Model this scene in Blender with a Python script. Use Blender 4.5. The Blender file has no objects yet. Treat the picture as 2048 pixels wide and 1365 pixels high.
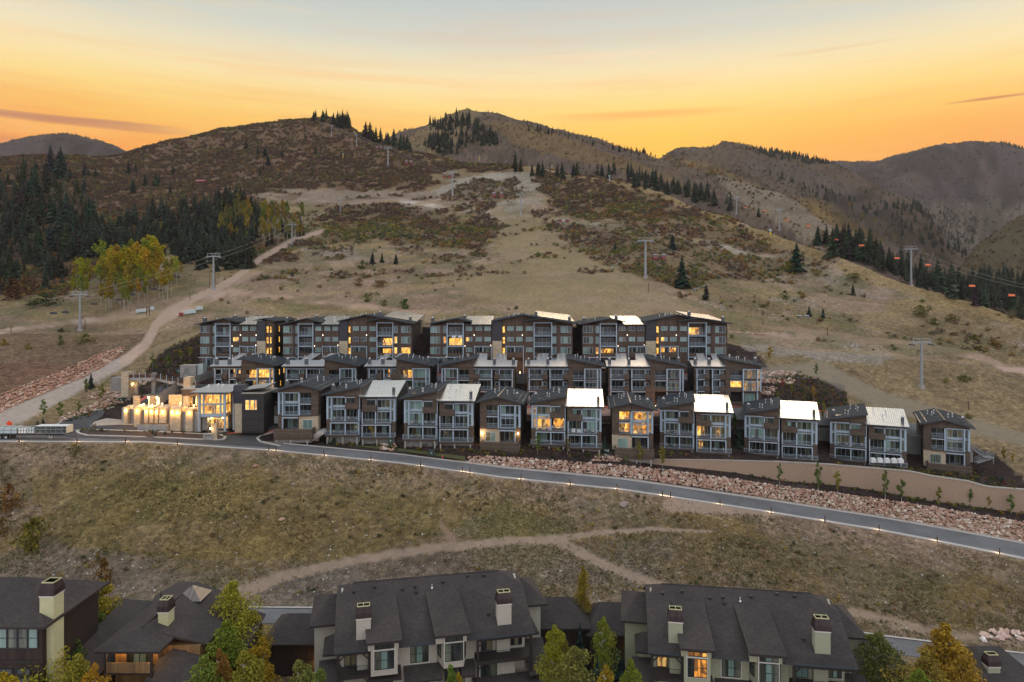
import bpy, math, random
import numpy as np
from mathutils import Vector
random.seed(7)
RNG = np.random.default_rng(11)
R = math.radians
S = bpy.context.scene
COL = S.collection

# ---------------------------------------------------------------- camera, sky, sun, exposure
F = 1365.0          # focal length in pixels of the 2048 px wide photograph
HZ = 600.0          # row of the horizon
cam = bpy.data.cameras.new('camera'); cam_o = bpy.data.objects.new('camera', cam); COL.objects.link(cam_o)
cam_o.location = (0, 0, 0); cam_o.rotation_euler = (R(90), 0, 0)
cam.sensor_width = 36.0; cam.lens = 36.0*F/2048.0
cam.shift_y = -(682.5-HZ)/2048.0
cam.clip_start = 1.0; cam.clip_end = 12000.0
S.camera = cam_o
S.view_settings.view_transform = 'Standard'; S.view_settings.look = 'None'
S.view_settings.gamma = 1.0; S.view_settings.exposure = 0.70; S.view_settings.use_curve_mapping = False
S.render.engine = 'CYCLES'
SUN_AZ = math.atan2(300.0, F)         # the sun has just gone down right of the middle of the picture
W = bpy.data.worlds.new('World'); S.world = W; W.use_nodes = True

def N(nt, t, **kw):
    n = nt.nodes.new(t)
    for k, v in kw.items():
        if k == 'op': n.operation = v
        elif k == 'inp':
            for a, b in v.items(): n.inputs[a].default_value = b
        else: setattr(n, k, v)
    return n
def mth(nt, op, a, b=None, clamp=False):
    n = nt.nodes.new('ShaderNodeMath'); n.operation = op; n.use_clamp = clamp
    for i, v in enumerate((a, b)):
        if v is None: continue
        if isinstance(v, (int, float)): n.inputs[i].default_value = v
        else: nt.links.new(v, n.inputs[i])
    return n.outputs[0]
def mix(nt, f, a, b, mode='MIX'):
    n = nt.nodes.new('ShaderNodeMix'); n.data_type = 'RGBA'; n.blend_type = mode
    for i, v in ((0, f), (6, a), (7, b)):
        if isinstance(v, (int, float)): n.inputs[i].default_value = v
        elif isinstance(v, tuple): n.inputs[i].default_value = (*v[:3], 1)
        else: nt.links.new(v, n.inputs[i])
    return n.outputs[2]
def ramp(nt, f, stops, interp='LINEAR'):
    n = nt.nodes.new('ShaderNodeValToRGB'); cr = n.color_ramp; cr.interpolation = interp
    while len(cr.elements) < len(stops): cr.elements.new(0.5)
    for e, (p, c) in zip(cr.elements, stops):
        e.position = p; e.color = (*c, 1) if len(c) == 3 else c
    nt.links.new(f, n.inputs[0]); return n.outputs[0]
def srgb(r, g, b):
    f = lambda c: (c/255/12.92) if c <= 10 else ((c/255+0.055)/1.055)**2.4
    return (f(r), f(g), f(b))

def dimmed(r, g, b): return tuple(q*.62 for q in srgb(r, g, b))
def build_world():
    nt = W.node_tree; nt.nodes.clear()
    out = nt.nodes.new('ShaderNodeOutputWorld'); bg = nt.nodes.new('ShaderNodeBackground')
    tc = nt.nodes.new('ShaderNodeTexCoord'); sp = nt.nodes.new('ShaderNodeSeparateXYZ')
    nt.links.new(tc.outputs['Generated'], sp.inputs[0])
    el = mth(nt, 'ARCSINE', sp.outputs[2])                       # elevation in radians
    e = mth(nt, 'MULTIPLY', el, 2/math.pi)                        # 0 horizon .. 1 zenith
    # sunset side (towards the camera's view) and the side behind the camera
    front = ramp(nt, e, [(0.0, srgb(226, 112, 34)), (0.105, srgb(248, 134, 34)), (0.134, srgb(253, 164, 44)), (0.153, srgb(255, 196, 84)), (0.174, srgb(255, 221, 134)), (0.195, srgb(250, 229, 176)),
                         (0.213, srgb(234, 224, 192)), (0.230, srgb(210, 213, 201)), (0.262, srgb(188, 200, 201)), (0.33, srgb(190, 203, 210)), (0.5, srgb(214, 222, 230)), (1.0, srgb(226, 231, 240))])
    back = ramp(nt, e, [(0.0, srgb(196, 190, 200)), (0.1, srgb(220, 212, 212)), (0.25, srgb(220, 222, 228)), (1.0, srgb(222, 230, 244))])
    fy = mth(nt, 'ADD', mth(nt, 'MULTIPLY', sp.outputs[1], 0.8), 0.35, clamp=True)
    front = mix(nt, 1.0, front, (0.62, 0.62, 0.62), 'MULTIPLY'); c = mix(nt, fy, back, front)
    # glow where the sun went down
    g = nt.nodes.new('ShaderNodeVectorMath'); g.operation = 'DOT_PRODUCT'
    el0 = R(11.5)
    g.inputs[1].default_value = (math.sin(SUN_AZ)*math.cos(el0), math.cos(SUN_AZ)*math.cos(el0), math.sin(el0))
    nt.links.new(tc.outputs['Generated'], g.inputs[0])
    # elongated glow: use separate azimuth / elevation distances
    az = mth(nt, 'ARCTAN2', sp.outputs[0], sp.outputs[1])
    da = mth(nt, 'SUBTRACT', az, SUN_AZ); de = mth(nt, 'SUBTRACT', el, el0)
    q1 = mth(nt, 'ADD', mth(nt, 'POWER', mth(nt, 'DIVIDE', da, 0.075), 2.0), mth(nt, 'POWER', mth(nt, 'DIVIDE', de, 0.030), 2.0))
    glow1 = mth(nt, 'DIVIDE', 1.0, mth(nt, 'ADD', q1, 1.0))
    q2 = mth(nt, 'ADD', mth(nt, 'POWER', mth(nt, 'DIVIDE', da, 0.55), 2.0), mth(nt, 'POWER', mth(nt, 'DIVIDE', de, 0.06), 2.0))
    glow2 = mth(nt, 'DIVIDE', 1.0, mth(nt, 'ADD', q2, 1.0))
    c = mix(nt, mth(nt, 'MULTIPLY', glow2, 0.35), c, dimmed(255, 196, 84))
    c = mix(nt, mth(nt, 'MULTIPLY', glow1, 0.85), c, dimmed(255, 208, 30))
    # thin horizontal streaks of cloud
    mp = nt.nodes.new('ShaderNodeMapping'); mp.inputs['Scale'].default_value = (2.2, 2.2, 34.0)
    nt.links.new(tc.outputs['Generated'], mp.inputs[0])
    nz = N(nt, 'ShaderNodeTexNoise', inp={'Scale': 1.3, 'Detail': 5.0, 'Roughness': 0.55}); nt.links.new(mp.outputs[0], nz.inputs[0])
    band = ramp(nt, e, [(0.10, (0, 0, 0)), (0.125, (1, 1, 1)), (0.17, (.55, .55, .55)), (0.24, (.25, .25, .25)), (0.5, (0, 0, 0))])
    k = ramp(nt, nz.outputs[0], [(0.52, (0, 0, 0)), (0.68, (1, 1, 1))])
    k = mth(nt, 'MULTIPLY', mth(nt, 'MULTIPLY', k, band), 0.42)
    c = mix(nt, k, c, dimmed(246, 150, 62))
    k2 = ramp(nt, nz.outputs[0], [(0.30, (1, 1, 1)), (0.44, (0, 0, 0))])
    c = mix(nt, mth(nt, 'MULTIPLY', k2, 0.22), c, dimmed(255, 216, 128))
    # a few darker violet streaks at the left and right
    def streak(az0, el1, wa, we, col, amt, c):
        dd = mth(nt, 'ADD', mth(nt, 'POWER', mth(nt, 'DIVIDE', mth(nt, 'SUBTRACT', az, az0), wa), 2.0),
                 mth(nt, 'POWER', mth(nt, 'DIVIDE', mth(nt, 'SUBTRACT', mth(nt, 'ADD', el, mth(nt, 'MULTIPLY', mth(nt, 'SUBTRACT', nz.outputs[0], 0.5), 0.016)), el1), we), 2.0))
        ff = mth(nt, 'SUBTRACT', 1.0, dd, clamp=True)
        return mix(nt, mth(nt, 'MULTIPLY', ff, amt), c, tuple(q*.62 for q in col))
    def _unused(): pass
    def ae(px, py):
        v = Vector(((px-1024)/F, 1, -(py-HZ)/F)).normalized()
        return math.atan2(v.x, v.y), math.asin(v.z)
    for (px, py, wa, we, col, amt) in ((60, 236, .20, .007, srgb(176, 104, 84), .75), (200, 244, .11, .004, srgb(176, 104, 84), .6),
                                       (20, 278, .10, .006, srgb(190, 100, 70), .4), (1990, 198, .06, .0022, srgb(200, 110, 66), .8),
                                       (1660, 100, .10, .003, srgb(230, 170, 120), .25), (1280, 232, .16, .008, srgb(244, 160, 66), .55),
                                       (1210, 109, .14, .005, srgb(255, 226, 190), .35), (700, 152, .3, .006, srgb(255, 200, 130), .35)):
        a0, e0 = ae(px, py); c = streak(a0, e0, wa, we, col, amt, c)
    # a real (Nishita) dusk sky underneath it
    sky = nt.nodes.new('ShaderNodeTexSky'); sky.sky_type = 'NISHITA'; sky.sun_disc = False
    sky.sun_elevation = R(2.0); sky.sun_rotation = SUN_AZ
    bg2 = nt.nodes.new('ShaderNodeBackground'); bg2.inputs[1].default_value = 0.012
    nt.links.new(sky.outputs[0], bg2.inputs[0])
    nt.links.new(c, bg.inputs[0]); bg.inputs[1].default_value = 1.0   # sky strength
    ad = nt.nodes.new('ShaderNodeAddShader')
    nt.links.new(bg.outputs[0], ad.inputs[0]); nt.links.new(bg2.outputs[0], ad.inputs[1])
    nt.links.new(ad.outputs[0], out.inputs[0])
build_world()

sun = bpy.data.lights.new('sun', 'SUN'); sun.energy = 0.5; sun.angle = R(25); sun.color = (1.0, 0.74, 0.48)
sun_o = bpy.data.objects.new('sun', sun); COL.objects.link(sun_o)
_d = Vector((math.sin(SUN_AZ), math.cos(SUN_AZ), math.tan(R(22))))
sun_o.rotation_euler = _d.to_track_quat('Z', 'Y').to_euler()

# ---------------------------------------------------------------- helpers
def tag(o, label=None, cat=None, group=None, kind=None):
    if label: o['label'] = label
    if cat: o['category'] = cat
    if group: o['group'] = group
    if kind: o['kind'] = kind
    return o
def empty(name, loc=(0, 0, 0), rz=0.0):
    o = bpy.data.objects.new(name, None); COL.objects.link(o); o.location = loc; o.rotation_euler = (0, 0, rz)
    o.empty_display_size = 0.5
    return o
def link(name, me, parent=None, loc=None, rz=None, scale=None, color=None):
    o = bpy.data.objects.new(name, me); COL.objects.link(o)
    if parent is not None: o.parent = parent
    if loc is not None: o.location = loc
    if rz is not None: o.rotation_euler = (0, 0, rz)
    if scale is not None: o.scale = scale if hasattr(scale, '__len__') else (scale,)*3
    if color is not None: o.color = (*color, 1)
    return o
class MB:
    def __init__(s): s.v = []; s.f = []; s.m = []; s.mats = []
    def slot(s, m):
        if m not in s.mats: s.mats.append(m)
        return s.mats.index(m)
    def poly(s, pts, m):
        i = len(s.v); s.v += [tuple(p) for p in pts]; s.f.append(tuple(range(i, i+len(pts)))); s.m.append(s.slot(m))
    def box(s, x0, x1, y0, y1, z0, z1, m):
        if x0 > x1: x0, x1 = x1, x0
        i = len(s.v)
        s.v += [(x0,y0,z0),(x1,y0,z0),(x1,y1,z0),(x0,y1,z0),(x0,y0,z1),(x1,y0,z1),(x1,y1,z1),(x0,y1,z1)]
        k = s.slot(m)
        for f in ((0,3,2,1),(4,5,6,7),(0,1,5,4),(1,2,6,5),(2,3,7,6),(3,0,4,7)):
            s.f.append(tuple(i+q for q in f)); s.m.append(k)
        return s
    def prism(s, poly, y0, y1, m):          # polygon in x,z (counter-clockwise seen from the front) pushed along y
        n = len(poly); i = len(s.v); k = s.slot(m)
        s.v += [(x, y0, z) for x, z in poly] + [(x, y1, z) for x, z in poly]
        s.f.append(tuple(i+q for q in range(n))); s.m.append(k)
        s.f.append(tuple(i+n+q for q in reversed(range(n)))); s.m.append(k)
        for q in range(n):
            r = (q+1) % n
            s.f.append((i+r, i+q, i+n+q, i+n+r)); s.m.append(k)
        return s
    def slab(s, pts, t, m, mside=None):     # 3D polygon (seen from above counter-clockwise) with thickness t below it
        n = len(pts); i = len(s.v); k = s.slot(m); k2 = s.slot(mside or m)
        s.v += [tuple(p) for p in pts] + [(p[0], p[1], p[2]-t) for p in pts]
        s.f.append(tuple(i+q for q in range(n))); s.m.append(k)
        s.f.append(tuple(i+n+q for q in reversed(range(n)))); s.m.append(k2)
        for q in range(n):
            r = (q+1) % n
            s.f.append((i+q, i+n+q, i+n+r, i+r)); s.m.append(k2)
        return s
    def tube(s, p0, p1, r0, r1, m, n=6, cap=True):
        a = Vector(p0); b = Vector(p1); d = (b-a)
        if d.length < 1e-6: return s
        d.normalize(); u = d.orthogonal().normalized(); w = d.cross(u); i = len(s.v); k = s.slot(m)
        for c, r in ((a, r0), (b, r1)):
            for q in range(n):
                t = 2*math.pi*q/n; s.v.append(tuple(c + u*(r*math.cos(t)) + w*(r*math.sin(t))))
        for q in range(n):
            e = (q+1) % n; s.f.append((i+q, i+e, i+n+e, i+n+q)); s.m.append(k)
        if cap:
            s.f.append(tuple(i+n+q for q in range(n))); s.m.append(k)
            s.f.append(tuple(i+q for q in reversed(range(n)))); s.m.append(k)
        return s
    def mesh(s, name, smooth=False):
        me = bpy.data.meshes.new(name); me.from_pydata(s.v, [], s.f)
        for m in s.mats: me.materials.append(m)
        me.polygons.foreach_set('material_index', s.m)
        if smooth: me.polygons.foreach_set('use_smooth', [True]*len(s.f))
        me.update(); return me
    def build(s, name, parent=None, loc=None, rz=None, smooth=False):
        return link(name, s.mesh(name, smooth), parent, loc, rz)
def stuff(o, label=None, cat=None):
    return tag(o, label, cat, kind='stuff')

# value noise in numpy
def _h(ix, iy, s):
    n = (ix.astype(np.int64)*374761393 + iy.astype(np.int64)*668265263 + s*982451653) & 0x7fffffff
    n = ((n ^ (n >> 13))*1274126177) & 0x7fffffff
    n = n ^ (n >> 16)
    return (n & 0xffff)/65535.0
def vnoise(x, y, s=0):
    ix = np.floor(x); iy = np.floor(y); fx = x-ix; fy = y-iy
    fx = fx*fx*(3-2*fx); fy = fy*fy*(3-2*fy)
    a = _h(ix, iy, s); b = _h(ix+1, iy, s); c = _h(ix, iy+1, s); d = _h(ix+1, iy+1, s)
    return (a*(1-fx)+b*fx)*(1-fy) + (c*(1-fx)+d*fx)*fy
def fbm(x, y, s=0, o=4):
    r = 0; a = .5; t = 0
    for i in range(o):
        r = r + a*vnoise(x, y, s+i*17); t += a; a *= .5; x = x*2.03+5.1; y = y*2.03+1.7
    return r/t
def pchip(xk, yk, x):
    xk = np.asarray(xk, float); yk = np.asarray(yk, float); h = np.diff(xk); dl = np.diff(yk)/h
    n = len(xk); d = np.zeros(n)
    for i in range(1, n-1):
        if dl[i-1]*dl[i] > 0:
            w1 = 2*h[i]+h[i-1]; w2 = h[i]+2*h[i-1]; d[i] = (w1+w2)/(w1/dl[i-1]+w2/dl[i])
    d[0] = dl[0]; d[-1] = dl[-1]
    x = np.clip(x, xk[0], xk[-1]); i = np.clip(np.searchsorted(xk, x)-1, 0, n-2)
    t = (x-xk[i])/h[i]; t2 = t*t; t3 = t2*t
    return (2*t3-3*t2+1)*yk[i] + (t3-2*t2+t)*h[i]*d[i] + (-2*t3+3*t2)*yk[i+1] + (t3-t2)*h[i]*d[i+1]

# ---------------------------------------------------------------- terrain
PX = [-700, 0, 200, 300, 400, 550, 650, 800, 935, 1000, 1100, 1200, 1270, 1300, 1400, 1530, 1600, 1776, 1900, 1966, 2048, 2748]
def lin(px, tab):
    return np.interp(px, [t[0] for t in tab], [t[1] for t in tab])
ROAD_D = [(-700, 136), (0, 142), (300, 145), (550, 144), (800, 140.8), (1000, 136.5), (1250, 137.6), (1500, 137.5), (1750, 137), (2048, 129), (2748, 112)]
ROAD_Z = [(-700, -27), (0, -28.7), (300, -29.5), (550, -31), (800, -32.8), (1000, -34.5), (1250, -37.3), (1500, -41), (1750, -44.8), (2048, -47.5), (2748, -53)]
WALLTOP_Z = [(1270, -33.2), (1400, -33.9), (1560, -34.9), (1749, -36.2), (1820, -36.7), (1861, -37.6), (1936, -38.2), (1974, -38.9), (2048, -38.6), (2748, -42)]
def zp(py, d): return -(py-HZ)/F*d
def column(px):
    """(distance, height) knots of the ground in the direction px"""
    L = lambda tab: float(lin(px, tab))
    rd = L(ROAD_D); rz = L(ROAD_Z)
    k = []
    k.append((35, -47.5)); k.append((70, -47))
    bz = L([(-700, -44), (0, -45), (800, -45.5), (1250, -45), (1500, -46), (1750, -49), (2048, -51.5), (2748, -54)])
    k.append((96, bz)); k.append((104, bz+.2))
    k.append((119, L([(-700, -37), (0, -39.2), (300, -38.8), (550, -39.0), (800, -39.6), (1000, -40.4), (1250, -41.3), (1500, -43.2), (1750, -47.2), (2048, -49.6), (2748, -53.5)])))
    k.append((rd-5.6, rz-.5 if px > 0 else rz-.3)); k.append((rd-4.7, rz)); k.append((rd+4.7, rz))
    # boulder bank / bed beside the road, retaining wall
    bt = L([(-700, rz), (0, rz+.2), (550, rz+.15), (900, rz+.3), (940, rz+.9), (1000, -33.0), (1280, -35.7), (1512, -38.4), (1670, -40.1), (1870, -42.6), (2048, -43.6), (2748, -48)])
    k.append((rd+7.4, bt))
    wf = L([(-700, rz+.2), (0, rz+.3), (550, -30.6), (800, -31.8), (1000, -32.8), (1260, -34.5), (1280, -35.3), (1467, -37.2), (1565, -39.0), (1674, -39.9), (1842, -42.2), (2048, -43.4), (2748, -47.5)])
    k.append((rd+9.6, wf))
    wt = L([(-700, rz+.3), (0, rz+.5), (550, -30.2), (800, -31.4), (1000, -32.4), (1240, -33.2), (1250, -33.4)] + WALLTOP_Z[1:])
    k.append((rd+10.2, wt))
    k.append((152, L([(-700, -25), (0, -28.0), (200, -28.9), (550, -29.6), (650, -29.8), (730, -30.1), (878, -30.9), (1000, -31.6), (1132, -32.0), (1260, -33.0), (1392, -33.8), (1561, -35.5), (1737, -36.9), (1888, -38.2), (2048, -38.2), (2748, -40)])))
    k.append((167, L([(-700, -20), (0, -24), (200, -28.0), (400, -28.2), (550, -28.4), (1000, -28.6), (1400, -29.5), (1700, -32), (1888, -35), (2048, -35), (2748, -36)])))
    k.append((177, L([(-700, -17), (0, -20.5), (200, -26.8), (400, -27.8), (1500, -26.8), (1700, -28.5), (1888, -32.2), (2048, -33.2), (2748, -34)])))
    k.append((192, L([(-700, -13.5), (0, -16), (200, -19), (280, -22.5), (380, -24.5), (1500, -23), (1600, -23.5), (1776, -26), (1900, -28.5), (2048, -30.4), (2748, -32)])))
    k.append((202, L([(-700, -11), (0, -13.2), (200, -15.5), (300, -17.5), (400, -20.5), (1450, -21), (1600, -21), (1776, -22.8), (1900, -24.8), (2048, -26.6), (2748, -29)])))
    k.append((215, L([(-700, -9), (0, -11.2), (200, -12.0), (300, -12.5), (400, -12.5), (550, -12), (1400, -12.2), (1500, -16.0), (1600, -16.9), (1776, -18.4), (1966, -20.8), (2048, -22), (2748, -25)])))
    # the ski hill: rows are distances and picture rows
    T = {-700: [(650,225),(600,262),(545,305),(490,360),(430,430),(370,520),(330,600)],
         0: [(660,228),(600,267),(540,310),(470,370),(410,450),(355,540),(318,640)],
         200: [(668,228),(600,272),(540,318),(470,390),(400,480),(345,600),(316,690)],
         400: [(643,228),(580,272),(520,330),(460,420),(400,520),(330,660),(272,780)],
         550: [(640,228),(560,290),(490,370),(430,470),(385,540),(300,700),(246,820)],
         650: [(638,228),(570,285),(505,345),(440,450),(385,540),(305,690),(239,800)],
         720: [(638,228),(570,285),(505,345),(435,450),(385,535),(322,660),(268,745)],
         800: [(638,228),(575,280),(505,345),(430,450),(385,520),(340,610),(299,690)],
         900: [(638,228),(572,280),(505,343),(430,447),(385,510),(348,585),(322,640)],
         1000: [(638,228),(570,280),(505,340),(430,440),(385,500),(352,560),(332,600)],
         1100: [(640,228),(585,265),(517,325),(445,410),(398,470),(362,530),(342,560)],
         1200: [(643,228),(600,254),(530,310),(460,380),(410,440),(376,490),(357,520)],
         1300: [(652,228),(600,252),(545,296),(485,345),(438,395),(404,440),(381,470)],
         1414: [(668,228),(618,248),(570,277),(520,314),(476,352),(445,382),(422,402)],
         1528: [(690,228),(645,244),(600,264),(555,290),(512,322),(485,342),(462,356)],
         1631: [(698,228),(662,242),(625,256),(585,275),(548,294),(520,308),(500,316)],
         1776: [(706,228),(674,238),(645,249),(617,260),(592,270),(572,278),(557,284)],
         1871: [(722,224),(693,232),(667,241),(642,250),(616,259),(598,265),(585,269)],
         1966: [(732,222),(708,228),(684,235),(660,242),(638,247),(622,251),(612,254)],
         2048: [(742,220),(718,225),(700,230),(682,234),(665,238),(652,241),(641,243)],
         2748: [(800,205),(785,208),(770,211),(755,214),(745,216),(735,218),(725,220)]}
    keys = sorted(T)
    for r in range(7):
        py = float(pchip(keys, [T[q][r][0] for q in keys], px)); d = float(pchip(keys, [T[q][r][1] for q in keys], px))
        k.append((d, zp(py, d)))
    cp, cd = py, d
    # hollow behind the crest, then the mountains behind
    def P(tab, i): return float(np.interp(px, [t[0] for t in tab], [t[i] for t in tab]))
    M2 = [(-700,420,1000),(0,400,1000),(600,330,1050),(700,300,1050),(780,283,1100),(810,266,1120),(850,256,1130),(890,241,1140),(920,224,1150),(935,219,1150),(952,230,1140),
          (1000,235,1120),(1050,246,1080),(1100,263,1040),(1200,287,960),(1280,307,900),(1340,328,850),(1430,352,760),(1500,372,680),(1574,394,600),(1643,440,520),(1738,505,440),
          (1800,545,430),(1880,575,520),(1915,545,700),(1950,500,740),(2000,463,780),(2048,428,820),(2748,150,1000)]
    p2, d2 = P(M2, 1), P(M2, 2)
    gap = d2-cd
    k.append((cd+gap*.10+6, zp(cp+14, cd+gap*.10+6)))
    k.append((cd+gap*.28+12, zp(max(p2+28, cp+30), cd+gap*.28+12)))
    k.append((cd+gap*.62+14, zp(p2*.62+max(p2+28, cp+30)*.38+4, cd+gap*.62+14)))
    k.append((max(d2, cd+60), zp(p2, max(d2, cd+60))))
    d2 = max(d2, cd+60)
    M3 = [(-700,420,1900),(300,420,1900),(900,360,2000),(1250,340,2000),(1310,330,1950),(1338,310,1900),(1380,298,1900),(1420,298,1880),(1455,291,1860),(1480,291,1850),(1540,307,1800),(1600,320,1750),
          (1650,330,1700),(1700,346,1650),(1757,374,1500),(1830,408,1350),(1870,450,1300),(1900,500,1250),(2048,560,1250),(2748,520,1300)]
    p3, d3 = P(M3, 1), P(M3, 2)
    low = max(p2+45, p3+60)
    k.append((d2*1.10, zp(p2+30, d2*1.10)))
    k.append((d2+(d3-d2)*.45, zp(low, d2+(d3-d2)*.45)))
    k.append((d2+(d3-d2)*.75, zp((low+p3)/2, d2+(d3-d2)*.75)))
    k.append((d3, zp(p3, d3)))
    M4 = [(-700,305,2600),(0,290,2600),(35,283,2600),(80,273,2600),(120,271,2600),(165,277,2600),(205,287,2600),(235,297,2600),(262,312,2600),(330,350,2600),(500,420,2700),(1200,400,2800),(1500,350,2900),(1640,326,2900),(1700,326,2900),
          (1760,321,2900),(1810,310,2850),(1850,299,2800),(1890,290,2800),(1950,285,2800),(2000,289,2800),(2048,302,2750),(2748,330,2700)]
    p4, d4 = P(M4, 1), P(M4, 2)
    low = max(p3+40, p4+90, 430 if 1600 < px < 2300 else 0)
    k.append((d3*1.06, zp(p3+22, d3*1.06)))
    k.append((d3+(d4-d3)*.4, zp(low, d3+(d4-d3)*.4)))
    k.append((d3+(d4-d3)*.75, zp((low+p4)/2-10, d3+(d4-d3)*.75)))
    k.append((d4, zp(p4, d4)))
    k.append((4200, zp(p4+60, 4200))); k.append((6500, 100))
    return k
CP = np.arange(-700, 2749, 4.0)
def terrain_grid():
    K = np.array([column(p) for p in CP])                # columns x knots x 2
    nk = K.shape[1]
    rows = []
    cnt = [6, 14, 4, 26, 24, 3, 3, 6, 6, 5, 3, 14, 10, 8, 12, 8, 12, 14, 30, 34, 34, 30, 26, 24, 8, 8, 20, 24, 8, 8, 14, 22, 8, 8, 12, 20, 6, 4]
    cnt = (cnt + [8]*nk)[:nk-1]
    for i, c in enumerate(cnt): rows += [i + j/c for j in range(c)]
    rows.append(nk-1); rows = np.array(rows)
    D = np.zeros((len(CP), len(rows))); Z = np.zeros_like(D)
    for a in range(len(CP)):
        kd = np.maximum.accumulate(K[a, :, 0] + np.arange(nk)*1e-3)
        D[a] = np.interp(rows, np.arange(nk), kd); Z[a] = pchip(kd, K[a, :, 1], D[a])
    X = (CP[:, None]-1024)/F*D
    amp = np.clip((D-225)/60, 0, 1)
    n1 = fbm(X/38, D/38, 3, 5)-.5; n2 = 1-np.abs(fbm(X/150+9, D/150, 8, 4)*2-1)
    Z = Z + amp*(n1*np.clip(D/180, 0, 9)*2.2)
    far = np.clip((D-700)/600, 0, 1)
    Z = Z + far*(n2-.75)*np.clip(D/110, 0, 24)
    # rugged dirt and hollows in the field in front
    fa = np.clip((D-104)/5, 0, 1)*np.clip((lin(CP, ROAD_D)[:, None]-6-D)/5, 0, 1)
    Z = Z + fa*(fbm(X/9, D/9, 21, 4)-.5)*1.3
    Z = Z + np.clip((D-228)/20, 0, 1)*(fbm(X/5, D/5, 31, 3)-.5)*.8
    # far left cut bank with rock
    return X, D, Z, rows
GX, GY, GZ, GROWS = terrain_grid()
GPY = HZ - GZ/GY*F
NC, NR = GX.shape
GPX = np.repeat(CP[:, None], NR, 1)
_rm = np.minimum.accumulate(GPY, axis=1)
GVIS = GPY <= _rm + 1.0
def ground(x, y):
    """height of the ground at world x, y"""
    px = 1024 + F*x/y; c = (px-CP[0])/4.0; c = min(max(c, 0), NC-1.001); i = int(c); t = c-i
    return float(np.interp(y, GY[i], GZ[i])*(1-t) + np.interp(y, GY[i+1], GZ[i+1])*t)
def hit(px, py):
    """the ground point one sees in the photograph at px, py"""
    c = (px-CP[0])/4.0; i = int(round(min(max(c, 0), NC-1))); a = GPY[i]
    j = int(np.argmax(a <= py))
    if j == 0: d = GY[i, -1] if a[0] > py else GY[i, 0]
    else:
        t = (a[j-1]-py)/max(a[j-1]-a[j], 1e-6); d = GY[i, j-1]*(1-t)+GY[i, j]*t
    x = (px-1024)/F*d
    return x, float(d), ground(x, float(d))
def at(px, py, d): return ((px-1024)/F*d, d, -(py-HZ)/F*d)

def inpoly(px, py, poly):
    r = np.zeros(px.shape, bool); n = len(poly)
    for i in range(n):
        x0, y0 = poly[i]; x1, y1 = poly[(i+1) % n]
        if y0 == y1: continue
        c = ((y0 > py) != (y1 > py)) & (px < (x1-x0)*(py-y0)/(y1-y0)+x0)
        r ^= c
    return r
def pathd(px, py, line):
    """distance to a polyline of (px, py, halfwidth), as a fraction of the half width; rows count double because the ground is seen at a slant"""
    best = np.full(px.shape, 9e9)
    for (x0, y0, w0), (x1, y1, w1) in zip(line[:-1], line[1:]):
        dx, dy = x1-x0, (y1-y0); L2 = dx*dx+dy*dy
        t = np.clip(((px-x0)*dx+(py-y0)*dy)/L2, 0, 1)
        d = np.hypot(px-x0-t*dx, (py-y0-t*dy))/(w0+(w1-w0)*t)
        best = np.minimum(best, d)
    return best
# jittered picture coordinates so that region borders are ragged
JX = GPX + (fbm(GX/7, GY/7, 51, 4)-.5)*np.clip(9000/GY, 14, 70)*1.1
JY = GPY + (fbm(GX/7, GY/7, 61, 4)-.5)*np.clip(4200/GY, 6, 32)*1.1
G = np.zeros((NC, NR, 3))
TAN = (.205, .156, .090)
G[:] = TAN
def blend(mask, col, amt=1.0):
    m = (mask*amt)[..., None] if not isinstance(mask, float) else mask
    G[:] = G*(1-m) + np.array(col)*m
def region(poly, col, amt=1.0, vis=False):
    m = inpoly(JX, JY, poly).astype(float); blend(m, col, amt); return m
SM = np.ones((NC, NR))
def track(line, col, amt=1.0, soft=.35, dmin=0, dmax=1e9):
    d = pathd(GPX + (JX-GPX)*.12, GPY + (JY-GPY)*.12, line); m = np.clip((1+soft-d)/soft, 0, 1)*(GY > dmin)*(GY < dmax); blend(m, col, amt); SM[:] = np.minimum(SM, 1-.75*m); return m
nb = fbm(GX/14, GY/14, 71, 5); ns = fbm(GX/3.2, GY/3.2, 73, 4); nl = fbm(GX/60, GY/60, 77, 4)
rdD = lin(CP, ROAD_D)[:, None]
# field below the road
fld = (GY < rdD-4)
blend(fld*1.0, (.185, .138, .086)); blend(fld*np.clip((nb-.5)*6, 0, 1), (.225, .162, .068), .7)
blend(fld*np.clip((ns-.54)*8, 0, 1), (.110, .095, .050), .5)
blend(fld*np.clip((fbm(GX/18, GY/12, 411, 4)-.5)*9, 0, 1), (.120, .115, .050), .5); blend(fld*np.clip((fbm(GX/12, GY/9, 415, 4)-.53)*9, 0, 1), (.245, .180, .130), .55)
blend(fld*inpoly(JX, JY, [(60,930),(860,930),(1000,1010),(900,1070),(640,1130),(240,1150),(80,1060)]), (.190, .138, .050), .55)
blend(fld*inpoly(JX, JY, [(1240,1040),(2048,1130),(2200,1330),(1700,1235),(1350,1170)]), (.150, .112, .070), .55)
blend(fld*inpoly(JX, JY, [(900,1085),(1350,1085),(1300,1170),(1000,1180),(560,1220),(430,1210),(520,1160)]), (.150, .118, .095), .6)
blend(fld*inpoly(JX, JY, [(470,1180),(700,1140),(740,1200),(640,1235),(430,1235)]), (.185, .165, .145), .6)
blend(fld*inpoly(JX, JY, [(80,1090),(330,1110),(420,1200),(200,1250),(-50,1200),(-50,1120)]), (.17, .135, .10), .7)
blend(np.clip(1-(rdD-5-GY)/np.clip(6+6*nl, 3, 20), 0, 1)*fld*(.4+.6*(ns > .45)), (.270, .195, .150), .75)
blend(fld*(GY < 112)*(nl > .48), (.16, .125, .10), .4)
PTH = (.285, .215, .160)
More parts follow.
